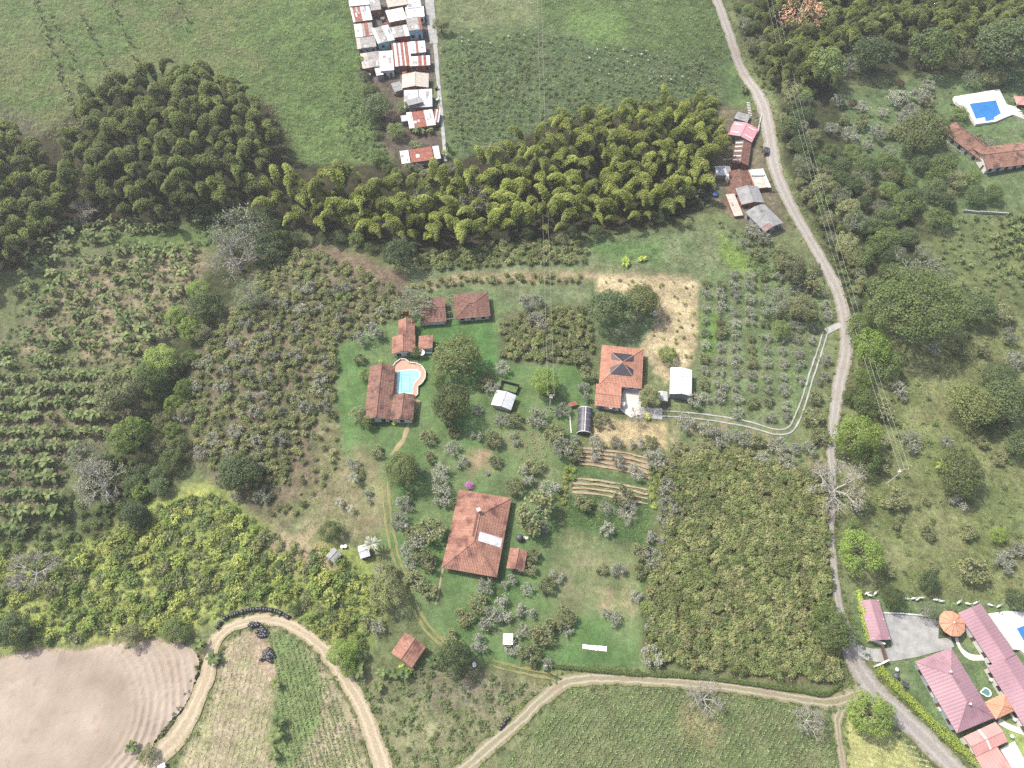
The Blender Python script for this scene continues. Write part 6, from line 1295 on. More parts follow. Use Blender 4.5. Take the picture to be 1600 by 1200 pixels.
# ------------------------------------------------------------------ orchard trees: grey lichened crowns, in groups
ro = np.random.default_rng(23)
ORCH = [
    ('grey lichen-covered orchard tree on the lawn around the large farmhouse', 'orchard trees round the large farmhouse', [(705, 700, 13), (710, 675, 9), (552, 725, 10), (590, 705, 10), (672, 713, 10), (628, 784, 14), (690, 735, 15), (687, 755, 14), (693, 775, 13), (625, 812, 14), (672, 828, 18), (655, 843, 13), (640, 833, 11), (635, 858, 12), (662, 876, 19), (640, 880, 10), (650, 905, 15), (770, 685, 15), (745, 680, 9), (785, 655, 13), (842, 650, 16), (868, 675, 15), (805, 685, 10), (878, 700, 16), (835, 727, 13), (858, 762, 15), (803, 760, 14), (822, 742, 15), (848, 822, 11), (832, 868, 11), (830, 890, 10), (758, 918, 14), (795, 908, 12), (765, 965, 19), (785, 952, 18), (725, 962, 14), (750, 1005, 12), (590, 980, 12), (825, 920, 12), (855, 915, 13), (820, 955, 14), (852, 988, 18), (880, 965, 17), (885, 985, 12), (815, 985, 12), (830, 1022, 15), (800, 1012, 12), (955, 962, 13), (993, 932, 9), (1002, 860, 14), (1003, 893, 14), (965, 890, 13), (940, 888, 10), (948, 825, 12), (910, 787, 14), (870, 900, 10), (575, 775, 10), (560, 740, 9), (608, 895, 12), (590, 890, 10), (700, 660, 9), (760, 590, 13), (785, 575, 12), (770, 605, 12), (805, 655, 10), (745, 640, 8), (752, 600, 10), (830, 470, 18), (840, 500, 14), (920, 585, 14), (915, 610, 14), (905, 560, 12), (880, 640, 12), (940, 655, 12), (932, 690, 12), (963, 690, 11), (855, 1035, 10), (775, 720, 10), (720, 720, 9), (655, 735, 8), (575, 520, 18), (560, 560, 9), (640, 790, 10)]),
    ('grey-leaved fruit tree on the beds below the drying tunnel', 'fruit trees by the drying tunnel', [(930, 708, 11), (965, 720, 12), (995, 738, 13), (1025, 715, 15), (1045, 735, 14), (1040, 760, 14), (1045, 790, 14), (1040, 810, 12), (895, 705, 13), (893, 690, 12), (995, 690, 11), (1060, 700, 11), (1015, 690, 9), (1020, 870, 13), (1025, 840, 12), (1018, 1025, 15), (1015, 980, 10)]),
    ('grey fruit tree along the orchard drive strips', 'fruit trees along the orchard drive', [(1070, 660, 14), (1085, 625, 13), (1120, 682, 14), (1142, 680, 12), (1165, 682, 13), (1185, 690, 12), (1105, 668, 11), (1100, 700, 10), (1215, 695, 13), (1235, 700, 14), (1270, 650, 15), (1275, 620, 14), (1282, 680, 15), (1230, 720, 12), (1190, 715, 12), (1285, 590, 11), (1290, 560, 11), (1265, 700, 12)]),
    ('grey lichened tree standing alone in the rough pasture', 'lone grey trees in the pasture', [(1375, 722, 14), (1480, 690, 11), (1425, 688, 15), (1535, 690, 10), (1565, 715, 11), (1397, 778, 17), (1500, 785, 13), (1447, 783, 6), (1450, 832, 12), (1513, 830, 12), (1400, 820, 8), (1570, 875, 20), (1520, 890, 20), (1388, 890, 10), (1500, 545, 14), (1580, 523, 14), (1585, 560, 16), (1540, 545, 12), (1573, 665, 10), (1405, 605, 14), (1410, 618, 10), (1455, 885, 8), (1380, 690, 12), (1590, 860, 12), (1460, 545, 10)]),
    ('thin grey tree on the villa garden lawn', 'thin trees in the villa garden', [(1310, 155, 12), (1350, 165, 11), (1345, 190, 11), (1400, 150, 14), (1420, 148, 13), (1442, 148, 14), (1452, 132, 11), (1380, 175, 10), (1412, 182, 15), (1370, 205, 13), (1328, 210, 12), (1300, 200, 10), (1388, 238, 12), (1398, 205, 12), (1470, 250, 12), (1480, 240, 10), (1345, 250, 10), (1380, 270, 9), (1450, 160, 12), (1425, 170, 12), (1355, 225, 9), (1320, 185, 9), (1530, 215, 9), (1510, 212, 7), (1545, 222, 8)]),
]
KO = {}
for label, group, pts in ORCH:
    for px, py, rp in pts:
        kind = ('grey_tree', 'grey_tree', 'sparse_tree')[ro.integers(3)] if 'pasture' not in group else ('grey_tree', 'sparse_tree')[ro.integers(2)]
        lb, gr = label, group
        if group == 'orchard trees round the large farmhouse':
            for test, where in ((px < 600 and py < 620, 'behind the pool house'), (px < 600, 'on the slope above the tin huts'), (px < 700 and py < 770, 'between pool house and wheel ruts'), (px < 700 and py < 900, 'between wheel ruts and the large farmhouse'), (py > 945 and px < 790, 'above the big dark tree'), (py > 945, 'round the striped tin hut'), (py > 900, 'below the small outhouse'), (px > 900 and py > 820, 'on the rough lower lawn'), (px > 890 and py < 700, 'left of the orange house'), (py < 520, 'beside the coffee block near the stable'), (py < 670, 'round the pale metal shed'), (px > 815, 'among the rings of dug earth'), (px < 790, 'between the mango trees and the large farmhouse')):
                if test: lb, gr = 'grey lichen-covered orchard tree ' + where, 'orchard trees ' + where; break
        label_, group_ = lb, gr
        tree(px + ro.normal(0, .6), py, rp * ro.uniform(.9, 1.1), kind, label_, 'tree', group_, 'orchard_tree', hk=.9)
x, y = spots([(1090, 430), (1200, 425), (1290, 450), (1298, 520), (1265, 580), (1235, 665), (1160, 650), (1085, 635), (1092, 560)], 4.9, ro, ((1100, 440), (1100, 620)), .14, 3, along=4.9)
px, py = pix(x, y, terrain(x, y)); k = clear(px, py, 4)
for i in np.where(k)[0]: plant('grey_tree' if ro.random() < .8 else 'sparse_tree', x[i], y[i], ro.uniform(1.35, 2.1), 'small grey lichened tree in the orchard grid inside the road bend', 'tree', 'orchard grid inside the road bend', 'orchard_tree')
x, y = spots([(390, 470), (480, 420), (620, 470), (600, 500), (530, 540), (520, 640), (450, 720), (400, 830), (340, 760), (280, 650), (310, 570)], 6.6, ro, None, .4, 3)
for i in range(len(x)):
    if ro.random() < .8: plant('grey_tree', x[i], y[i], ro.uniform(1.4, 2.4), 'grey lichened shade tree standing among the hillside coffee bushes', 'tree', 'shade trees in the hillside coffee', 'shade_tree')
# dense belts beside road and gully
BELTS = [
    ([(1215, 165), (1250, 150), (1300, 240), (1330, 250), (1390, 330), (1450, 410), (1400, 440), (1345, 470), (1325, 430), (1290, 360), (1245, 270), (1222, 220)], 6.5, ('green_tree', 'feather_tree', 'olive_tree', 'dark_tree'), 'mixed tree in the dense belt along the gravel road', 'trees of the roadside belt', (2.6, 4.6)),
    ([(1330, 250), (1480, 270), (1560, 290), (1560, 320), (1480, 330), (1450, 370), (1380, 320)], 7.0, ('dark_tree', 'green_tree', 'olive_tree'), 'full tree in the hollow below the villa lawn', 'trees below the villa lawn', (3.0, 4.8)),
    ([(300, 540), (345, 470), (330, 520), (300, 600), (290, 700), (225, 830), (180, 840), (235, 720), (255, 620)], 6.5, ('green_tree', 'dark_tree', 'olive_tree', 'bright_tree'), 'shaded tree in the gully between bananas and coffee', 'trees of the gully', (2.2, 3.8)),
    ([(1146, 10), (1172, 20), (1200, 90), (1232, 145), (1215, 160), (1188, 120), (1165, 70)], 5.0, ('green_tree', 'olive_tree', 'feather_tree'), 'leafy tree between the upper road and the deep bamboo', 'trees beside the upper road', (1.8, 3.2)),
    ([(1216, 185), (1238, 170), (1268, 260), (1305, 340), (1340, 420), (1348, 480), (1335, 490), (1318, 430), (1280, 355), (1240, 285)], 4.6, ('olive_tree', 'green_tree', 'feather_tree', 'sparse_tree'), 'low tree hugging the edge of the gravel road', 'low trees hugging the road', (1.5, 2.6)),
    ([(598, 258), (640, 262), (705, 262), (745, 280), (700, 296), (610, 296)], 4.6, ('green_tree', 'olive_tree', 'feather_tree'), 'low leafy tree between the rusty red shed and the bamboo', 'low trees below the rusty red shed', (1.5, 2.4)),
    ([(1130, 20), (1140, 20), (1175, 120), (1160, 150), (1135, 110), (1120, 70)], 6.0, ('olive_tree', 'green_tree', 'feather_tree'), 'roadside tree at the edge of the weedy field', 'trees at the weedy field edge', (1.8, 3.0)),
    ([(1120, 340), (1200, 370), (1260, 400), (1290, 450), (1260, 460), (1200, 420), (1140, 370)], 7.5, ('sparse_tree', 'olive_tree', 'grey_tree'), 'scrubby tree on the bank below the road houses', 'trees on the bank below the road houses', (1.8, 3.0)),
    ([(1310, 560), (1330, 560), (1345, 640), (1310, 660)], 5, ('olive_tree', 'green_tree'), 'small tree on the pasture side of the road', 'small roadside trees', (1.8, 2.6)),
    ([(420, 380), (530, 372), (650, 395), (640, 410), (520, 392)], 7, ('dark_tree', 'green_tree'), 'understorey tree at the foot of the long bamboo grove', 'understorey trees below the bamboo', (2.0, 3.2)),
    ([(690, 380), (1000, 352), (1110, 330), (1120, 345), (1000, 372), (700, 395)], 8, ('dark_tree', 'olive_tree', 'sparse_tree'), 'low tree along the terrace foot of the bamboo', 'low trees along the bamboo terrace', (1.8, 3.0)),
    ([(560, 110), (600, 140), (600, 240), (580, 200)], 6, ('green_tree', 'dark_tree'), 'bushy tree on the pasture side of the shack yard', 'bushy trees by the shack yard', (1.6, 2.6)),
    ([(640, 920), (740, 905), (760, 1020), (700, 1000)], 12, ('sparse_tree',), 'loose grey tree on the grass above the tiled pavilion', 'loose trees above the pavilion', (1.6, 2.4)),
]
for poly, space, kinds, label, group, (lo, hi) in BELTS:
    x, y = spots(poly, space, ro, None, .4, 6)
    for i in range(len(x)): s = ro.uniform(lo, hi); plant(kinds[ro.integers(len(kinds))], x[i], y[i], s, label, 'tree', group, 'belt_tree')

# ------------------------------------------------------------------ bushes and crops: nearest as single plants, the rest as one mass each
rs_ = np.random.default_rng(24)
def bushes(poly, space, kind, label, group, name, mass_name, mass_label, n_single, lo, hi, drop=0.0, row=None, along=None, jit=.4, cat='bush', road=2):
    x, y = spots(poly, space, rs_, row, jit, road, along); k = rs_.random(len(x)) >= drop; x, y = x[k], y[k]; s = rs_.uniform(lo, hi, len(x)); px, py = pix(x, y, terrain(x, y))
    vis = (px > -10) & (px < 1610) & (py > -10) & (py < 1210); order = np.argsort(-py * (.5 + .5 * rs_.random(len(x))) * vis)[:n_single] if n_single else np.array([], int)
    ind = np.zeros(len(x), bool); ind[order] = True; ind &= vis
    for i in np.where(ind)[0]: plant(kind, x[i], y[i], s[i], label, cat, group, name)
    r = np.where(~ind)[0]
    if len(r) and mass_name: stuff(mass_name, kind, x[r], y[r], s[r], mass_label, cat, rs_)
bushes([(1042, 718), (1150, 703), (1288, 748), (1298, 900), (1312, 1065), (1200, 1058), (1012, 1030), (1004, 950), (1032, 850)], 1.5, 'coffee', 'leafy yellow-green bush of the dense plantation beside the road', 'bushes of the dense plantation', 'plantation_bush', 'plantation_bushes', 'mass of leafy bushes filling the dense plantation beside the road', 170, .85, 1.35, .05)
bushes([(420, 400), (490, 388), (600, 440), (635, 470), (615, 498), (532, 535), (525, 620), (470, 690), (420, 790), (340, 760), (285, 650), (305, 560), (385, 465)], 2.15, 'coffee', 'dark green coffee bush on the slope above the scrub', 'coffee bushes on the slope', 'coffee_bush', 'coffee_bushes', 'mass of further coffee bushes on the slope', 130, .75, 1.2, .22)
bushes([(450, 700), (525, 610), (545, 680), (510, 760), (450, 825), (405, 800)], 3.3, 'coffee', 'scattered bush on the dry grass beside the coffee slope', 'scattered bushes on the dry grass', 'scattered_bush', None, None, 60, .5, 1.0, .3)
bushes([(1216, 185), (1240, 165), (1345, 470), (1330, 490), (1280, 355)], 2.6, 'dark_scrub', None, None, 'bush', 'roadside_scrub', 'low scrub along the edge of the gravel road', 0, .5, 1.0, .2)
bushes([(1140, 0), (1165, 10), (1210, 140), (1190, 140)], 2.4, 'dark_scrub', None, None, 'bush', 'upper_road_scrub', 'low scrub beside the upper road', 0, .5, 1.0, .2)
bushes([(650, 400), (700, 392), (905, 372), (925, 410), (720, 420), (655, 425)], 2.0, 'coffee', None, None, 'coffee_bush', 'terrace_coffee_bushes', 'band of coffee bushes on the terrace below the bamboo', 0, .8, 1.15, .08)
bushes([(775, 500), (840, 485), (915, 480), (930, 550), (900, 568), (785, 560)], 1.9, 'coffee', None, None, 'coffee_bush', 'plot_coffee_bushes', 'block of coffee bushes left of the orange house', 0, .8, 1.15, .08)
bushes([(645, 445), (720, 432), (910, 430), (910, 441), (720, 446), (650, 458)], 2.2, 'coffee', None, None, 'coffee_bush', 'coffee_row', 'row of coffee bushes along the bare terrace path', 0, .7, 1.0, .15)
bushes([(935, 430), (1085, 440), (1085, 560), (1010, 550), (1030, 455), (935, 455)], 3.2, 'scrub', None, None, 'bush', 'seedling_bushes', 'young bushes dotted over the straw-coloured plot', 0, .35, .6, .3)
SCRUB = [(-10, 880), (120, 858), (235, 795), (330, 768), (430, 835), (530, 870), (590, 905), (590, 950), (560, 1035), (480, 975), (400, 940), (330, 968), (268, 985), (150, 998), (60, 1003), (-10, 1010)]
bushes(SCRUB, 2.0, 'scrub', 'sunlit yellow-green bush in the scrub above the ploughed field', 'scrub bushes above the ploughed field', 'scrub_bush', 'scrub_bushes', 'mass of sunlit scrub bushes above the ploughed field', 170, .4, 1.7, .5)
bushes(SCRUB, 5.5, 'dark_scrub', 'darker green bush rising from the sunlit scrub', 'darker bushes in the scrub', 'dark_bush', None, None, 60, .8, 1.7, .4)
bushes([(420, 400), (490, 388), (600, 440), (635, 470), (532, 535), (525, 640), (420, 800), (340, 760), (285, 650), (305, 560), (385, 465)], 2.6, 'weed', None, None, 'weed', 'slope_weeds', 'low weeds between the coffee bushes on the slope', 0, .6, 1.3, .3, cat='weeds')
bushes([(905, 700), (1016, 718), (1018, 795), (892, 775)], 1.6, 'grass', None, None, 'grass', 'bed_grass', 'grass growing over the ridged garden beds', 0, .3, .6, .2, cat='grass')
bushes([(-10, 560), (30, 480), (90, 415), (200, 378), (320, 380), (300, 480), (230, 600), (110, 720), (100, 800), (-10, 860)], 2.0, 'weed', None, None, 'weed', 'hillside_weeds', 'green and dry weeds between the banana plants on the hillside', 0, .5, 1.5, .25, cat='weeds')
bushes([(-10, 860), (100, 800), (130, 720), (200, 700), (240, 780), (120, 858), (-10, 880)], 2.0, 'dark_scrub', None, None, 'bush', 'gully_scrub', 'green scrub between the banana rows and the sunlit scrub', 0, .5, 1.2, .25)
bushes(SCRUB, 1.7, 'weed', None, None, 'weed', 'scrub_herbs', 'low pale herbs among the sunlit scrub bushes', 0, .6, 1.6, .2, cat='weeds')
bushes([(1310, 150), (1340, 130), (1560, 110), (1500, 140), (1470, 240), (1420, 300), (1350, 250)], 6, 'weed', None, None, 'weed', 'garden_plants', 'low plants dotted over the villa garden lawn', 0, .8, 1.4, .4)
for poly, sp_, lab in (([(690, 70), (840, 48), (1000, 80), (1120, 95), (1120, 165), (1000, 165), (870, 190), (740, 235), (700, 240)], 2.5, 'leafy weeds covering the field above the long bamboo grove'), ([(1060, 230), (1115, 240), (1120, 320), (1090, 330)], 2.2, 'leafy weeds round the roadside shacks'), ([(540, 130), (590, 140), (605, 250), (560, 260), (530, 200)], 1.9, 'vines and weeds beside the shack yard'), ([(1120, 345), (1200, 370), (1290, 450), (1240, 470), (1180, 430)], 1.8, 'rough weeds on the bank below the road'), ([(700, 100), (840, 60), (840, 110), (720, 220)], 2.3, 'darker weeds beside the village footpath'), ([(1400, 480), (1600, 500), (1600, 930), (1400, 930), (1350, 800)], 5.0, 'low weeds dotted over the rough pasture'), ([(1460, 350), (1600, 330), (1600, 480), (1480, 460)], 2.6, 'weeds of the rough grass beside the banana patch'), ([(1050, 690), (1290, 740), (1280, 690), (1100, 680)], 2.6, 'weeds beside the orchard drive'), ([(560, 1055), (640, 1045), (850, 1068), (720, 1200), (610, 1200)], 1.9, 'weeds and seedlings on the dry triangle between the lanes'), ([(300, 340), (420, 330), (400, 375), (310, 390)], 2.2, 'weeds along the bamboo foot')):
    bushes(poly, sp_, 'weed', None, None, 'weed', 'weeds', lab, 0, .5, 1.6, .3, cat='weeds')
bushes([(905, 75), (1060, 75), (1080, 130), (960, 140), (920, 110)], 4.0, 'white_weed', 'white-topped weed in the field above the bamboo', 'white-topped weeds', 'white_weed', None, None, 26, .5, .9, .5, cat='weed')
bushes([(705, 48), (830, 40), (838, 62), (720, 80)], 3.6, 'white_weed', 'white-topped weed at the corner of the upper field', 'white-topped weeds at the corner', 'white_weed', None, None, 8, .5, .8, .5, cat='weed')
bushes([(885, 730), (900, 732), (885, 790), (872, 790)], 1.3, 'scrub', 'pale leafy climbing plant on the row beside the ridged beds', 'climbers beside the ridged beds', 'climber', None, None, 30, .5, .8, cat='climber')
bushes([(1018, 730), (1034, 735), (1024, 795), (1012, 792)], 1.4, 'scrub', 'pale leafy climbing plant on the row beside the plantation', 'climbers beside the plantation', 'climber', None, None, 30, .5, .8, cat='climber')
# fields
def field(poly, space, along, row, kind, lo, hi, name, label, drop=.05, jit=.2, cat='crop'): bushes(poly, space, kind, None, None, kind, name, label, 0, lo, hi, drop, row, along, jit, cat, 1)
field([(415, 983), (470, 1000), (505, 1050), (545, 1130), (575, 1210), (430, 1210), (425, 1130), (435, 1060)], 1.2, .5, ((500, 1060), (540, 1210)), 'maize', .7, 1.1, 'bean_field', 'leafy green crop inside the lane curve', .12)
field([(345, 1015), (385, 988), (400, 1010), (425, 1070), (425, 1210), (270, 1210), (320, 1110)], 1.3, .55, ((350, 1020), (300, 1210)), 'dry_maize', .5, .8, 'dry_crop_rows', 'pale dry crop rows inside the lane curve', .25)
field([(890, 1078), (1060, 1074), (1290, 1112), (1312, 1210), (765, 1210)], 1.25, .5, ((890, 1080), (800, 1210)), 'maize', .7, 1.15, 'maize_field', 'dense green maize below the farm track', .1)
field([(1325, 1105), (1350, 1125), (1400, 1140), (1490, 1215), (1330, 1215)], 1.15, .5, ((1330, 1160), (1450, 1190)), 'crop', .55, .95, 'yellow_crop_rows', 'yellow-green crop rows at the road junction', .05)
field([(610, 1080), (760, 1070), (830, 1080), (710, 1210), (620, 1210)], 1.9, 1.2, ((620, 1100), (700, 1210)), 'maize', .5, .9, 'sparse_maize', 'sparse young maize on the dry triangle', .5)
field([(885, 775), (1012, 788), (1018, 850), (882, 815)], .9, .7, ((885, 790), (1012, 805)), 'grass', .5, .8, 'dark_bed', 'dark green low crop in the bed with the white bare trees', .05)
# tall grass
for poly, sp_, lo, hi, lab in (([(-10, -10), (545, -10), (570, 120), (590, 240), (440, 262), (420, 170), (330, 125), (240, 118), (140, 150), (110, 230), (-10, 180)], 1.7, .8, 1.6, 'tall pasture grass above the dark rounded bamboo grove'), ([(690, -10), (1118, -10), (1135, 60), (1120, 170), (870, 190), (760, 230), (705, 240)], 1.6, .7, 1.4, 'tall grass of the weedy field'), ([(1345, 530), (1440, 545), (1600, 500), (1610, 940), (1400, 930), (1330, 915), (1320, 780), (1340, 640)], 1.9, .6, 1.2, 'tussocky grass of the right pasture'), ([(-10, 560), (80, 425), (300, 385), (290, 480), (215, 640), (110, 720), (100, 800), (-10, 860)], 2.3, .6, 1.2, 'grass between the banana plants'), ([(1095, 430), (1290, 455), (1240, 670), (1085, 640)], 2.0, .5, .9, 'grass under the orchard grid'), ([(925, 372), (1130, 352), (1280, 430), (1100, 425), (930, 420)], 1.9, .6, 1.1, 'grass of the upper terraces'), ([(-10, 880), (230, 800), (330, 770), (440, 840), (590, 910), (560, 1030), (400, 945), (270, 985), (-10, 1005)], 2.0, .8, 1.5, 'tall grass among the sunlit scrub'), ([(870, 850), (1005, 862), (1005, 970), (880, 960)], 1.6, .4, .8, 'rough grass on the lower lawn'), ([(440, 760), (540, 690), (600, 760), (560, 850), (470, 830)], 1.9, .5, .9, 'rough grass on the slope by the wheel ruts'), ([(560, 1055), (640, 1045), (850, 1068), (720, 1200), (610, 1200)], 1.8, .5, .9, 'dry grass on the triangle between the lanes')):
    bushes(poly, sp_, 'grass', None, None, 'grass', 'tall_grass', lab, 0, lo, hi, .1, cat='grass')
bushes([(935, 432), (1085, 442), (1085, 560), (1010, 550), (1030, 455)], 1.4, 'straw', None, None, 'straw', 'straw_stubble', 'dry straw stubble on the pale plot', 0, .6, 1.1, cat='straw')
bushes([(925, 658), (1040, 665), (1042, 700), (928, 688)], 1.4, 'straw', None, None, 'straw', 'straw_mulch', 'dry straw mulch below the patio', 0, .6, 1.1, cat='straw')
# ragged verges: tufts and weeds spilling over the road edges
for nm, rd in zip(('main road', 'farm track', 'field track', 'cream lane'), ROADS[:4]):
    xs, ys = [], []
    for (ax, ay, aw), (bx_, by_, bw) in zip(rd[:-1], rd[1:]):
        L = math.hypot(bx_ - ax, by_ - ay); n = int(L / 1.6)
        for k in range(n):
            f = rs_.random(); w_ = aw + (bw - aw) * f; sg = rs_.choice((-1, 1)); off = sg * (w_ * rs_.uniform(.86, 1.5) + 1); xs.append(ax + (bx_ - ax) * f - (by_ - ay) / L * off); ys.append(ay + (by_ - ay) * f + (bx_ - ax) / L * off)
    x, y, z = ground(np.array(xs), np.array(ys)); s = rs_.uniform(.45, 1.1, len(x)); h = rs_.random(len(x)) < .6
    stuff('verge_grass', 'grass', x[h], y[h], s[h], 'grass tufts spilling over the edges of the ' + nm, 'grass', rs_); stuff('verge_weeds', 'weed', x[~h], y[~h], s[~h] * .8, 'weeds along the edges of the ' + nm, 'weeds', rs_)
# ------------------------------------------------------------------ hedges
def hedge(name, label, pts, wd, h, mat, seed):
    r = np.random.default_rng(seed); c3 = smooth_path([tuple(ground(a, b)[:2]) for a, b in pts], .25); o = P(*pts[0]); d = np.gradient(c3, axis=0); d = norm(d); nv = np.stack([-d[:, 1], d[:, 0]], 1); n = len(c3) * 34
    i = r.integers(0, len(c3), n); q = r.uniform(0, math.pi, n); bul = 1 + .25 * (vnoise(i * .12, i * 0, 1, seed) - .5) * 2; off = np.cos(q) * wd / 2 * bul; zz = h * np.sin(q) ** .45 * (.92 + .16 * r.random(n)) * bul
    c = np.stack([c3[i, 0] + nv[i, 0] * off + r.normal(0, .08, n), c3[i, 1] + nv[i, 1] * off + r.normal(0, .08, n), np.zeros(n)], 1); c[:, 2] = terrain(c[:, 0], c[:, 1]) + zz
    nr = np.stack([nv[i, 0] * np.cos(q), nv[i, 1] * np.cos(q), np.sin(q) + .2], 1); V, Q = leaves(r, c - np.array(o), nr, .3, .65, .6)
    e = empty(name, o, 0, label, 'hedge'); link('foliage', np_mesh('foliage', V, Q, [mat], var=r.random(n)), e)
    mb = MB(); k = 0
    for j in range(2, len(c3) - 2, 8): p = c3[j]; z = float(terrain(p[0], p[1])); mb.tube([(p[0] - o.x, p[1] - o.y, z - o.z - .1), (p[0] - o.x, p[1] - o.y, z - o.z + h * .8)], .05, 4)
    mb.build('stems', 'bark', e); return e
hedge('hedge', 'long lime-green clipped hedge between road and maroon house', [(1370, 1043), (1395, 1070), (1430, 1105), (1470, 1145), (1510, 1180), (1560, 1225)], 2.0, 1.9, 'leaf_lime', 1)
hedge('hedge', 'narrow lime-green hedge behind the maroon carport', [(1339, 924), (1345, 955), (1351, 985), (1357, 1002)], 1.3, 2.0, 'leaf_lime', 2)
hedge('hedge', 'low wild green hedge along the lower boundary of the lawn', [(856, 1040), (930, 1048), (1000, 1054), (1080, 1058), (1180, 1070), (1250, 1080), (1290, 1085), (1312, 1068)], .9, .9, 'leaf_mid', 3)
# ------------------------------------------------------------------ black bags stacked by the lane
mb = MB(); mb.tube([(-.5, 0, .42), (-.46, 0, .42), (-.2, 0, .44), (.15, 0, .44), (.42, 0, .42), (.5, 0, .40), (.6, 0, .42)], [.05, .26, .38, .40, .33, .12, .16], 9); bag = mb.build('black_bag', ['plastic_black'], None, smooth=True); bag_me = bag.data; bpy.data.objects.remove(bag)
mb = MB(); mb.tube([(0, 0, 0), (.01, 0, 0), (.03, 0, .0), (.05, 0, 0)], [.02, .1, .07, .03], 7); kn = mb.build('tie', 'plastic_white', None); kn_me = kn.data; bpy.data.objects.remove(kn)
def bagobj(px, py, rz, lift, label, group):
    p = P(px, py); o = empty('black_bag', p + Vector((0, 0, lift)), rz, label, 'bag', group); o.scale = (R0.uniform(.95, 1.2),) * 3; b = link('body', bag_me, o); b.rotation_euler.x = R0.uniform(-.5, .5); k = link('tie', kn_me, o, (.56, 0, .42)); k.scale = (2.2,) * 3
row = smooth_path([tuple(ground(a, b)[:2]) for a, b in ((340, 980), (350, 968), (365, 961), (385, 955), (405, 952), (425, 954), (440, 959), (450, 965))], .62)
for i, (x, y) in enumerate(row):
    px, py = pix(x, y, float(terrain(x, y))); d = row[min(i + 1, len(row) - 1)] - row[max(i - 1, 0)]; bagobj(px, py, math.atan2(d[1], d[0]) + math.pi / 2 + R0.uniform(-.2, .2), 0, 'stuffed black plastic bag in the curved row along the lane', 'bags in the curved row')
for n, (cx, cy, sx, sy, lab, grp) in ((9, (397, 977, 8, 3, 'stuffed black plastic bag in the small heap at the lane bend', 'bags in the small heap')), (18, (410, 989, 7, 8, 'stuffed black plastic bag in the middle heap beside the leafy crop', 'bags in the middle heap')), (26, (420, 1024, 7, 10, 'stuffed black plastic bag in the heap on the bare patch', 'bags in the heap on the bare patch'))):
    for i in range(n):
        a = i * 2.4; q = math.sqrt((i + .5) / n); bagobj(cx + sx * q * math.cos(a), cy + sy * q * math.sin(a), R0.uniform(-.5, .6), .0, lab, grp)
bagobj(408.5, 1030, .4, 0, 'single stuffed black bag apart from the heaps', None)
for i in range(5): bagobj(782 + i * 3, 1139 - i * 4, .8, 0, 'stuffed black plastic bag lying by the farm track', 'bags by the farm track')
# ------------------------------------------------------------------ power poles and wires
def pole(px, py, h, label, arms, az=0.0):
    p = P(px, py, 0); o = empty('power_pole', p, az, label, 'pole'); mb = MB(); mb.tube([(0, 0, -.3), (0, 0, h * .5), (0, 0, h)], [.2, .17, .13], 8); mb.build('shaft', 'concrete_pale', o); ends = []
    for z, L, ins in arms:
        mb = MB(); mb.box((0, 0, z), (L, .16, .16)); mb.build('crossarm', 'wood_grey', o)
        for s in ins:
            mb = MB(); mb.tube([(s * L / 2, 0, z + .06), (s * L / 2, 0, z + .2), (s * L / 2, 0, z + .34)], [.07, .11, .05], 7); mb.build('insulator', 'plastic_white', o)
            ends.append(Vector((p.x + math.cos(az) * s * L / 2, p.y + math.sin(az) * s * L / 2, p.z + z + .34)))
    return o, ends
def wire(a, b, label, group, sag=2.0, r=.022):
    mb = MB(); n = 30; mb.tube([a * (1 - i / n) + b * (i / n) - Vector((0, 0, sag * 4 * (i / n) * (1 - i / n))) - a for i in range(n + 1)], r, 4, cap=False); tag(mb.build('power_wire', 'steel', None, a), label, 'wire', group)
def top_xy(px, py, h): q = P(px, py, h); return tuple(pix(q.x, q.y, float(terrain(q.x, q.y))))
bx_, by_ = top_xy(861, 617, 8.5); _, ea = pole(bx_, by_, 8.5, 'grey pole with one wide crossarm under the double power line', [(8.3, 1.9, (-1, 1))])
mb = MB(); q = P(861, 617, 8.5); mb.box((0, 0, 0), (1.0, .7, .9)); tag(mb.build('transformer', 'metal_grey', None, q + Vector((0, -.5, -.9))), 'small grey transformer box hung on the double-line pole', 'transformer')
for k, e in enumerate(ea): q = P(838.5 + k * 6, -60, 9); wire(e, q, 'wire of the double power line over the bamboo', 'wires of the double power line', 3)
bx_, by_ = top_xy(1413, 733, 10.5); _, ea = pole(bx_, by_, 10.5, 'leaning grey power pole with crossarm in the right pasture', [(10.2, 2.6, (-1, 0, 1))], .1)
for k, e in enumerate(ea): q = P(1186 + k * 7, -60, 11); wire(e, q, 'wire of the triple power line along the road', 'wires of the triple power line', 5)
mb = MB(); q = P(1405, 737, 8); mb.tube([(0, 0, -.4), (0, 0, .4)], .3, 8); tag(mb.build('transformer', 'plastic_white', None, q), 'white transformer can hung on the pasture power pole', 'transformer')
bx_, by_ = top_xy(852, 1040, 7.5); pole(bx_, by_, 7.5, 'grey concrete pole beside the farm track', [(7.2, .9, (-1, 1))])
for px, py in ((686, 150), (697, 200), (688, 100)):
    p = P(px, py, 5); p.z = float(terrain(p.x, p.y)); o = empty('village_pole', p, 0, 'thin concrete pole beside the village footpath', 'pole', 'poles of the village footpath'); mb = MB(); mb.tube([(0, 0, -.2), (0, 0, 6)], [.12, .09], 6); mb.build('shaft', 'concrete_pale', o)
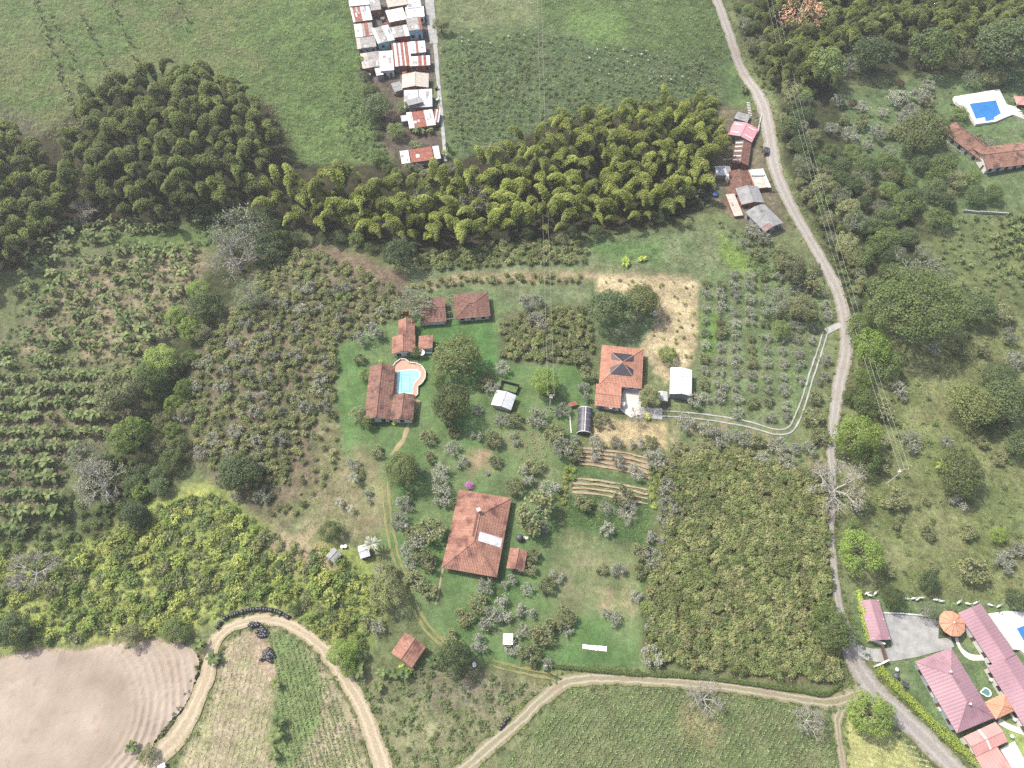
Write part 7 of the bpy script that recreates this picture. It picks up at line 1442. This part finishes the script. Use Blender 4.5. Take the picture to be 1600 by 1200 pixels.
# ------------------------------------------------------------------ dark car on the road
p = P(1197, 238); o = empty('parked_car', p, math.radians(74), 'dark blue-grey estate car stopped on the gravel road', 'car')
mb = MB(); prof = [(-2.15, .35), (-2.2, .75), (-2.05, .95), (-1.85, 1.45), (-1.6, 1.58), (.2, 1.58), (.95, 1.05), (1.9, .92), (2.15, .7), (2.15, .35)]
rows = [[(x, s * (.86 if z < 1.2 else .68), z) for x, z in prof] for s in (-1, -.96, .96, 1)]; mb.grid(rows); mb.poly(rows[0]); mb.poly(rows[-1][::-1]); mb.poly([(-2.15, -.86, .35), (2.15, -.86, .35), (2.15, .86, .35), (-2.15, .86, .35)]); mb.build('body', 'car_paint', o)
mb = MB(); mb.poly([(.27, -.6, 1.57), (.95, -.74, 1.09), (.95, .74, 1.09), (.27, .6, 1.57)]); g1 = mb.build('windscreen', 'glass_dark', o, (.03, 0, .02))
mb = MB(); mb.poly([(-1.87, -.6, 1.44), (-1.87, .6, 1.44), (-2.06, .74, .98), (-2.06, -.74, .98)]); mb.build('rear_window', 'glass_dark', o, (-.02, 0, .01))
for s in (-1, 1):
    mb = MB(); mb.poly([(-1.75, s * .83, 1.05), (.85, s * .83, 1.05), (.2, s * .72, 1.5), (-1.6, s * .72, 1.5)]); mb.build('side_window', 'glass_dark', o, (0, s * .02, 0))
    for x in (-1.35, 1.35):
        mb = MB(); mb.tube([(x, s * .68, .33), (x, s * .9, .33)], .33, 14); w_ = mb.build('wheel', 'tyre_rubber', o); mb = MB(); mb.tube([(x, s * .9, .33), (x, s * .915, .33)], .19, 10); mb.build('rim', 'steel', w_)
    mb = MB(); mb.box((2.14, s * .62, .68), (.06, .34, .16)); mb.build('headlight', 'plastic_white', o)
    mb = MB(); mb.box((-2.19, s * .66, .85), (.06, .22, .22)); mb.build('tail_light', 'paint_red', o)
mb = MB()
for y in (-.6, .6): mb.tube([(-1.4, y, 1.64), (.0, y, 1.64)], .03, 4)
mb.build('roof_rack', 'steel', o)
# roadside details
low_wall('roadside_wall', 'thin pale roadside wall above the pink house', [(1190, 180), (1186, 195), (1184, 208)], .7, .25, 'concrete_pale')
for i in range(9):
    f = i / 8; mb = MB(); mb.box((0, 0, .12), (1.3, .4, .25), .1); tag(mb.build('stone_step', 'concrete_pale', None, P(1169 + 3 * f, 161 + 20 * f)), 'pale stone step of the short flight above the pink house', 'step', 'steps above the pink house')
rk = None
for i in range(22):
    a = i * 2.4; x, y = at(828 + 32 * math.sqrt((i + .5) / 22) * math.cos(a), 690 + 38 * math.sqrt((i + .5) / 22) * math.sin(a), 0)
    if not rk:
        mb = MB(); pts = [(.55 * math.cos(q), .55 * math.sin(q), .05) for q in np.linspace(0, 2 * math.pi, 12, endpoint=False)]; mb.tube(pts + pts[:1], .16, 5); ob = mb.build('earth_ring', surf('dug_earth', (.26, .19, .12), (.36, .27, .17), 2, .95, .1).name, None); rk = ob.data
    else: ob = link('earth_ring', rk)
    ob.location = (x, y, float(terrain(x, y))); ob.scale = (R0.uniform(.7, 1.1),) * 3; tag(ob, 'ring of dug orange earth round a seedling on the lawn', 'earth ring', 'rings of dug earth on the lawn')
for px, py, lb in ((535, 855, 'round pale stone tub beside the grey hut'), (540, 854.5, 'smaller pale tub by the grey hut'), (762, 741, 'dark pot on the lawn behind the large farmhouse'), (635, 822, 'white bucket under the orchard tree by the ruts'), (741, 1038, 'white bucket below the big dark tree'), (741.5, 1040, 'white sack below the big dark tree')):
    mb = MB(); mb.tube([(0, 0, -.05), (0, 0, .5), (0, 0, .62), (0, 0, .6), (0, 0, .3)], [.36, .5, .52, .4, .34], 10); tag(mb.build('garden_tub', 'plastic_dark' if 'dark pot' in lb else 'plastic_white', None, P(px, py)), lb, 'tub')
mb = MB(); p = P(1022, 492); mb.box((0, 0, .6), (1.0, 1.6, 1.2), .1); mb.box((0, 0, 1.25), (1.2, 1.8, .1), .1); tag(mb.build('beehive_box', 'metal_pale', None, p), 'small pale box beside the mango tree at the straw plot', 'box')
mb = MB(); p = P(255, 1198); mb.box((0, 0, .5), (1.6, 1.0, 1.0), .5); mb.box((0, 0, 1.05), (1.7, 1.1, .1), .5); tag(mb.build('field_box', 'plastic_white', None, p), 'white box at the edge of the cream lane', 'box')
# ------------------------------------------------------------------ thin humid air
m, t, o = nodes('haze_air'); pv = N(t, 'VolumePrincipled'); pv.inputs['Color'].default_value = (.92, .95, 1, 1); pv.inputs['Density'].default_value = .0002; pv.inputs['Anisotropy'].default_value = .2
t.links.new(pv.outputs[0], o.inputs['Volume'])
mb = MB(); mb.box((0, 0, (ALT + 6 - 9) / 2), (30000, 30000, ALT + 6 + 9)); tag(mb.build('haze', 'haze_air'), 'thin pale haze filling the air over the valley', 'haze', None, 'stuff')
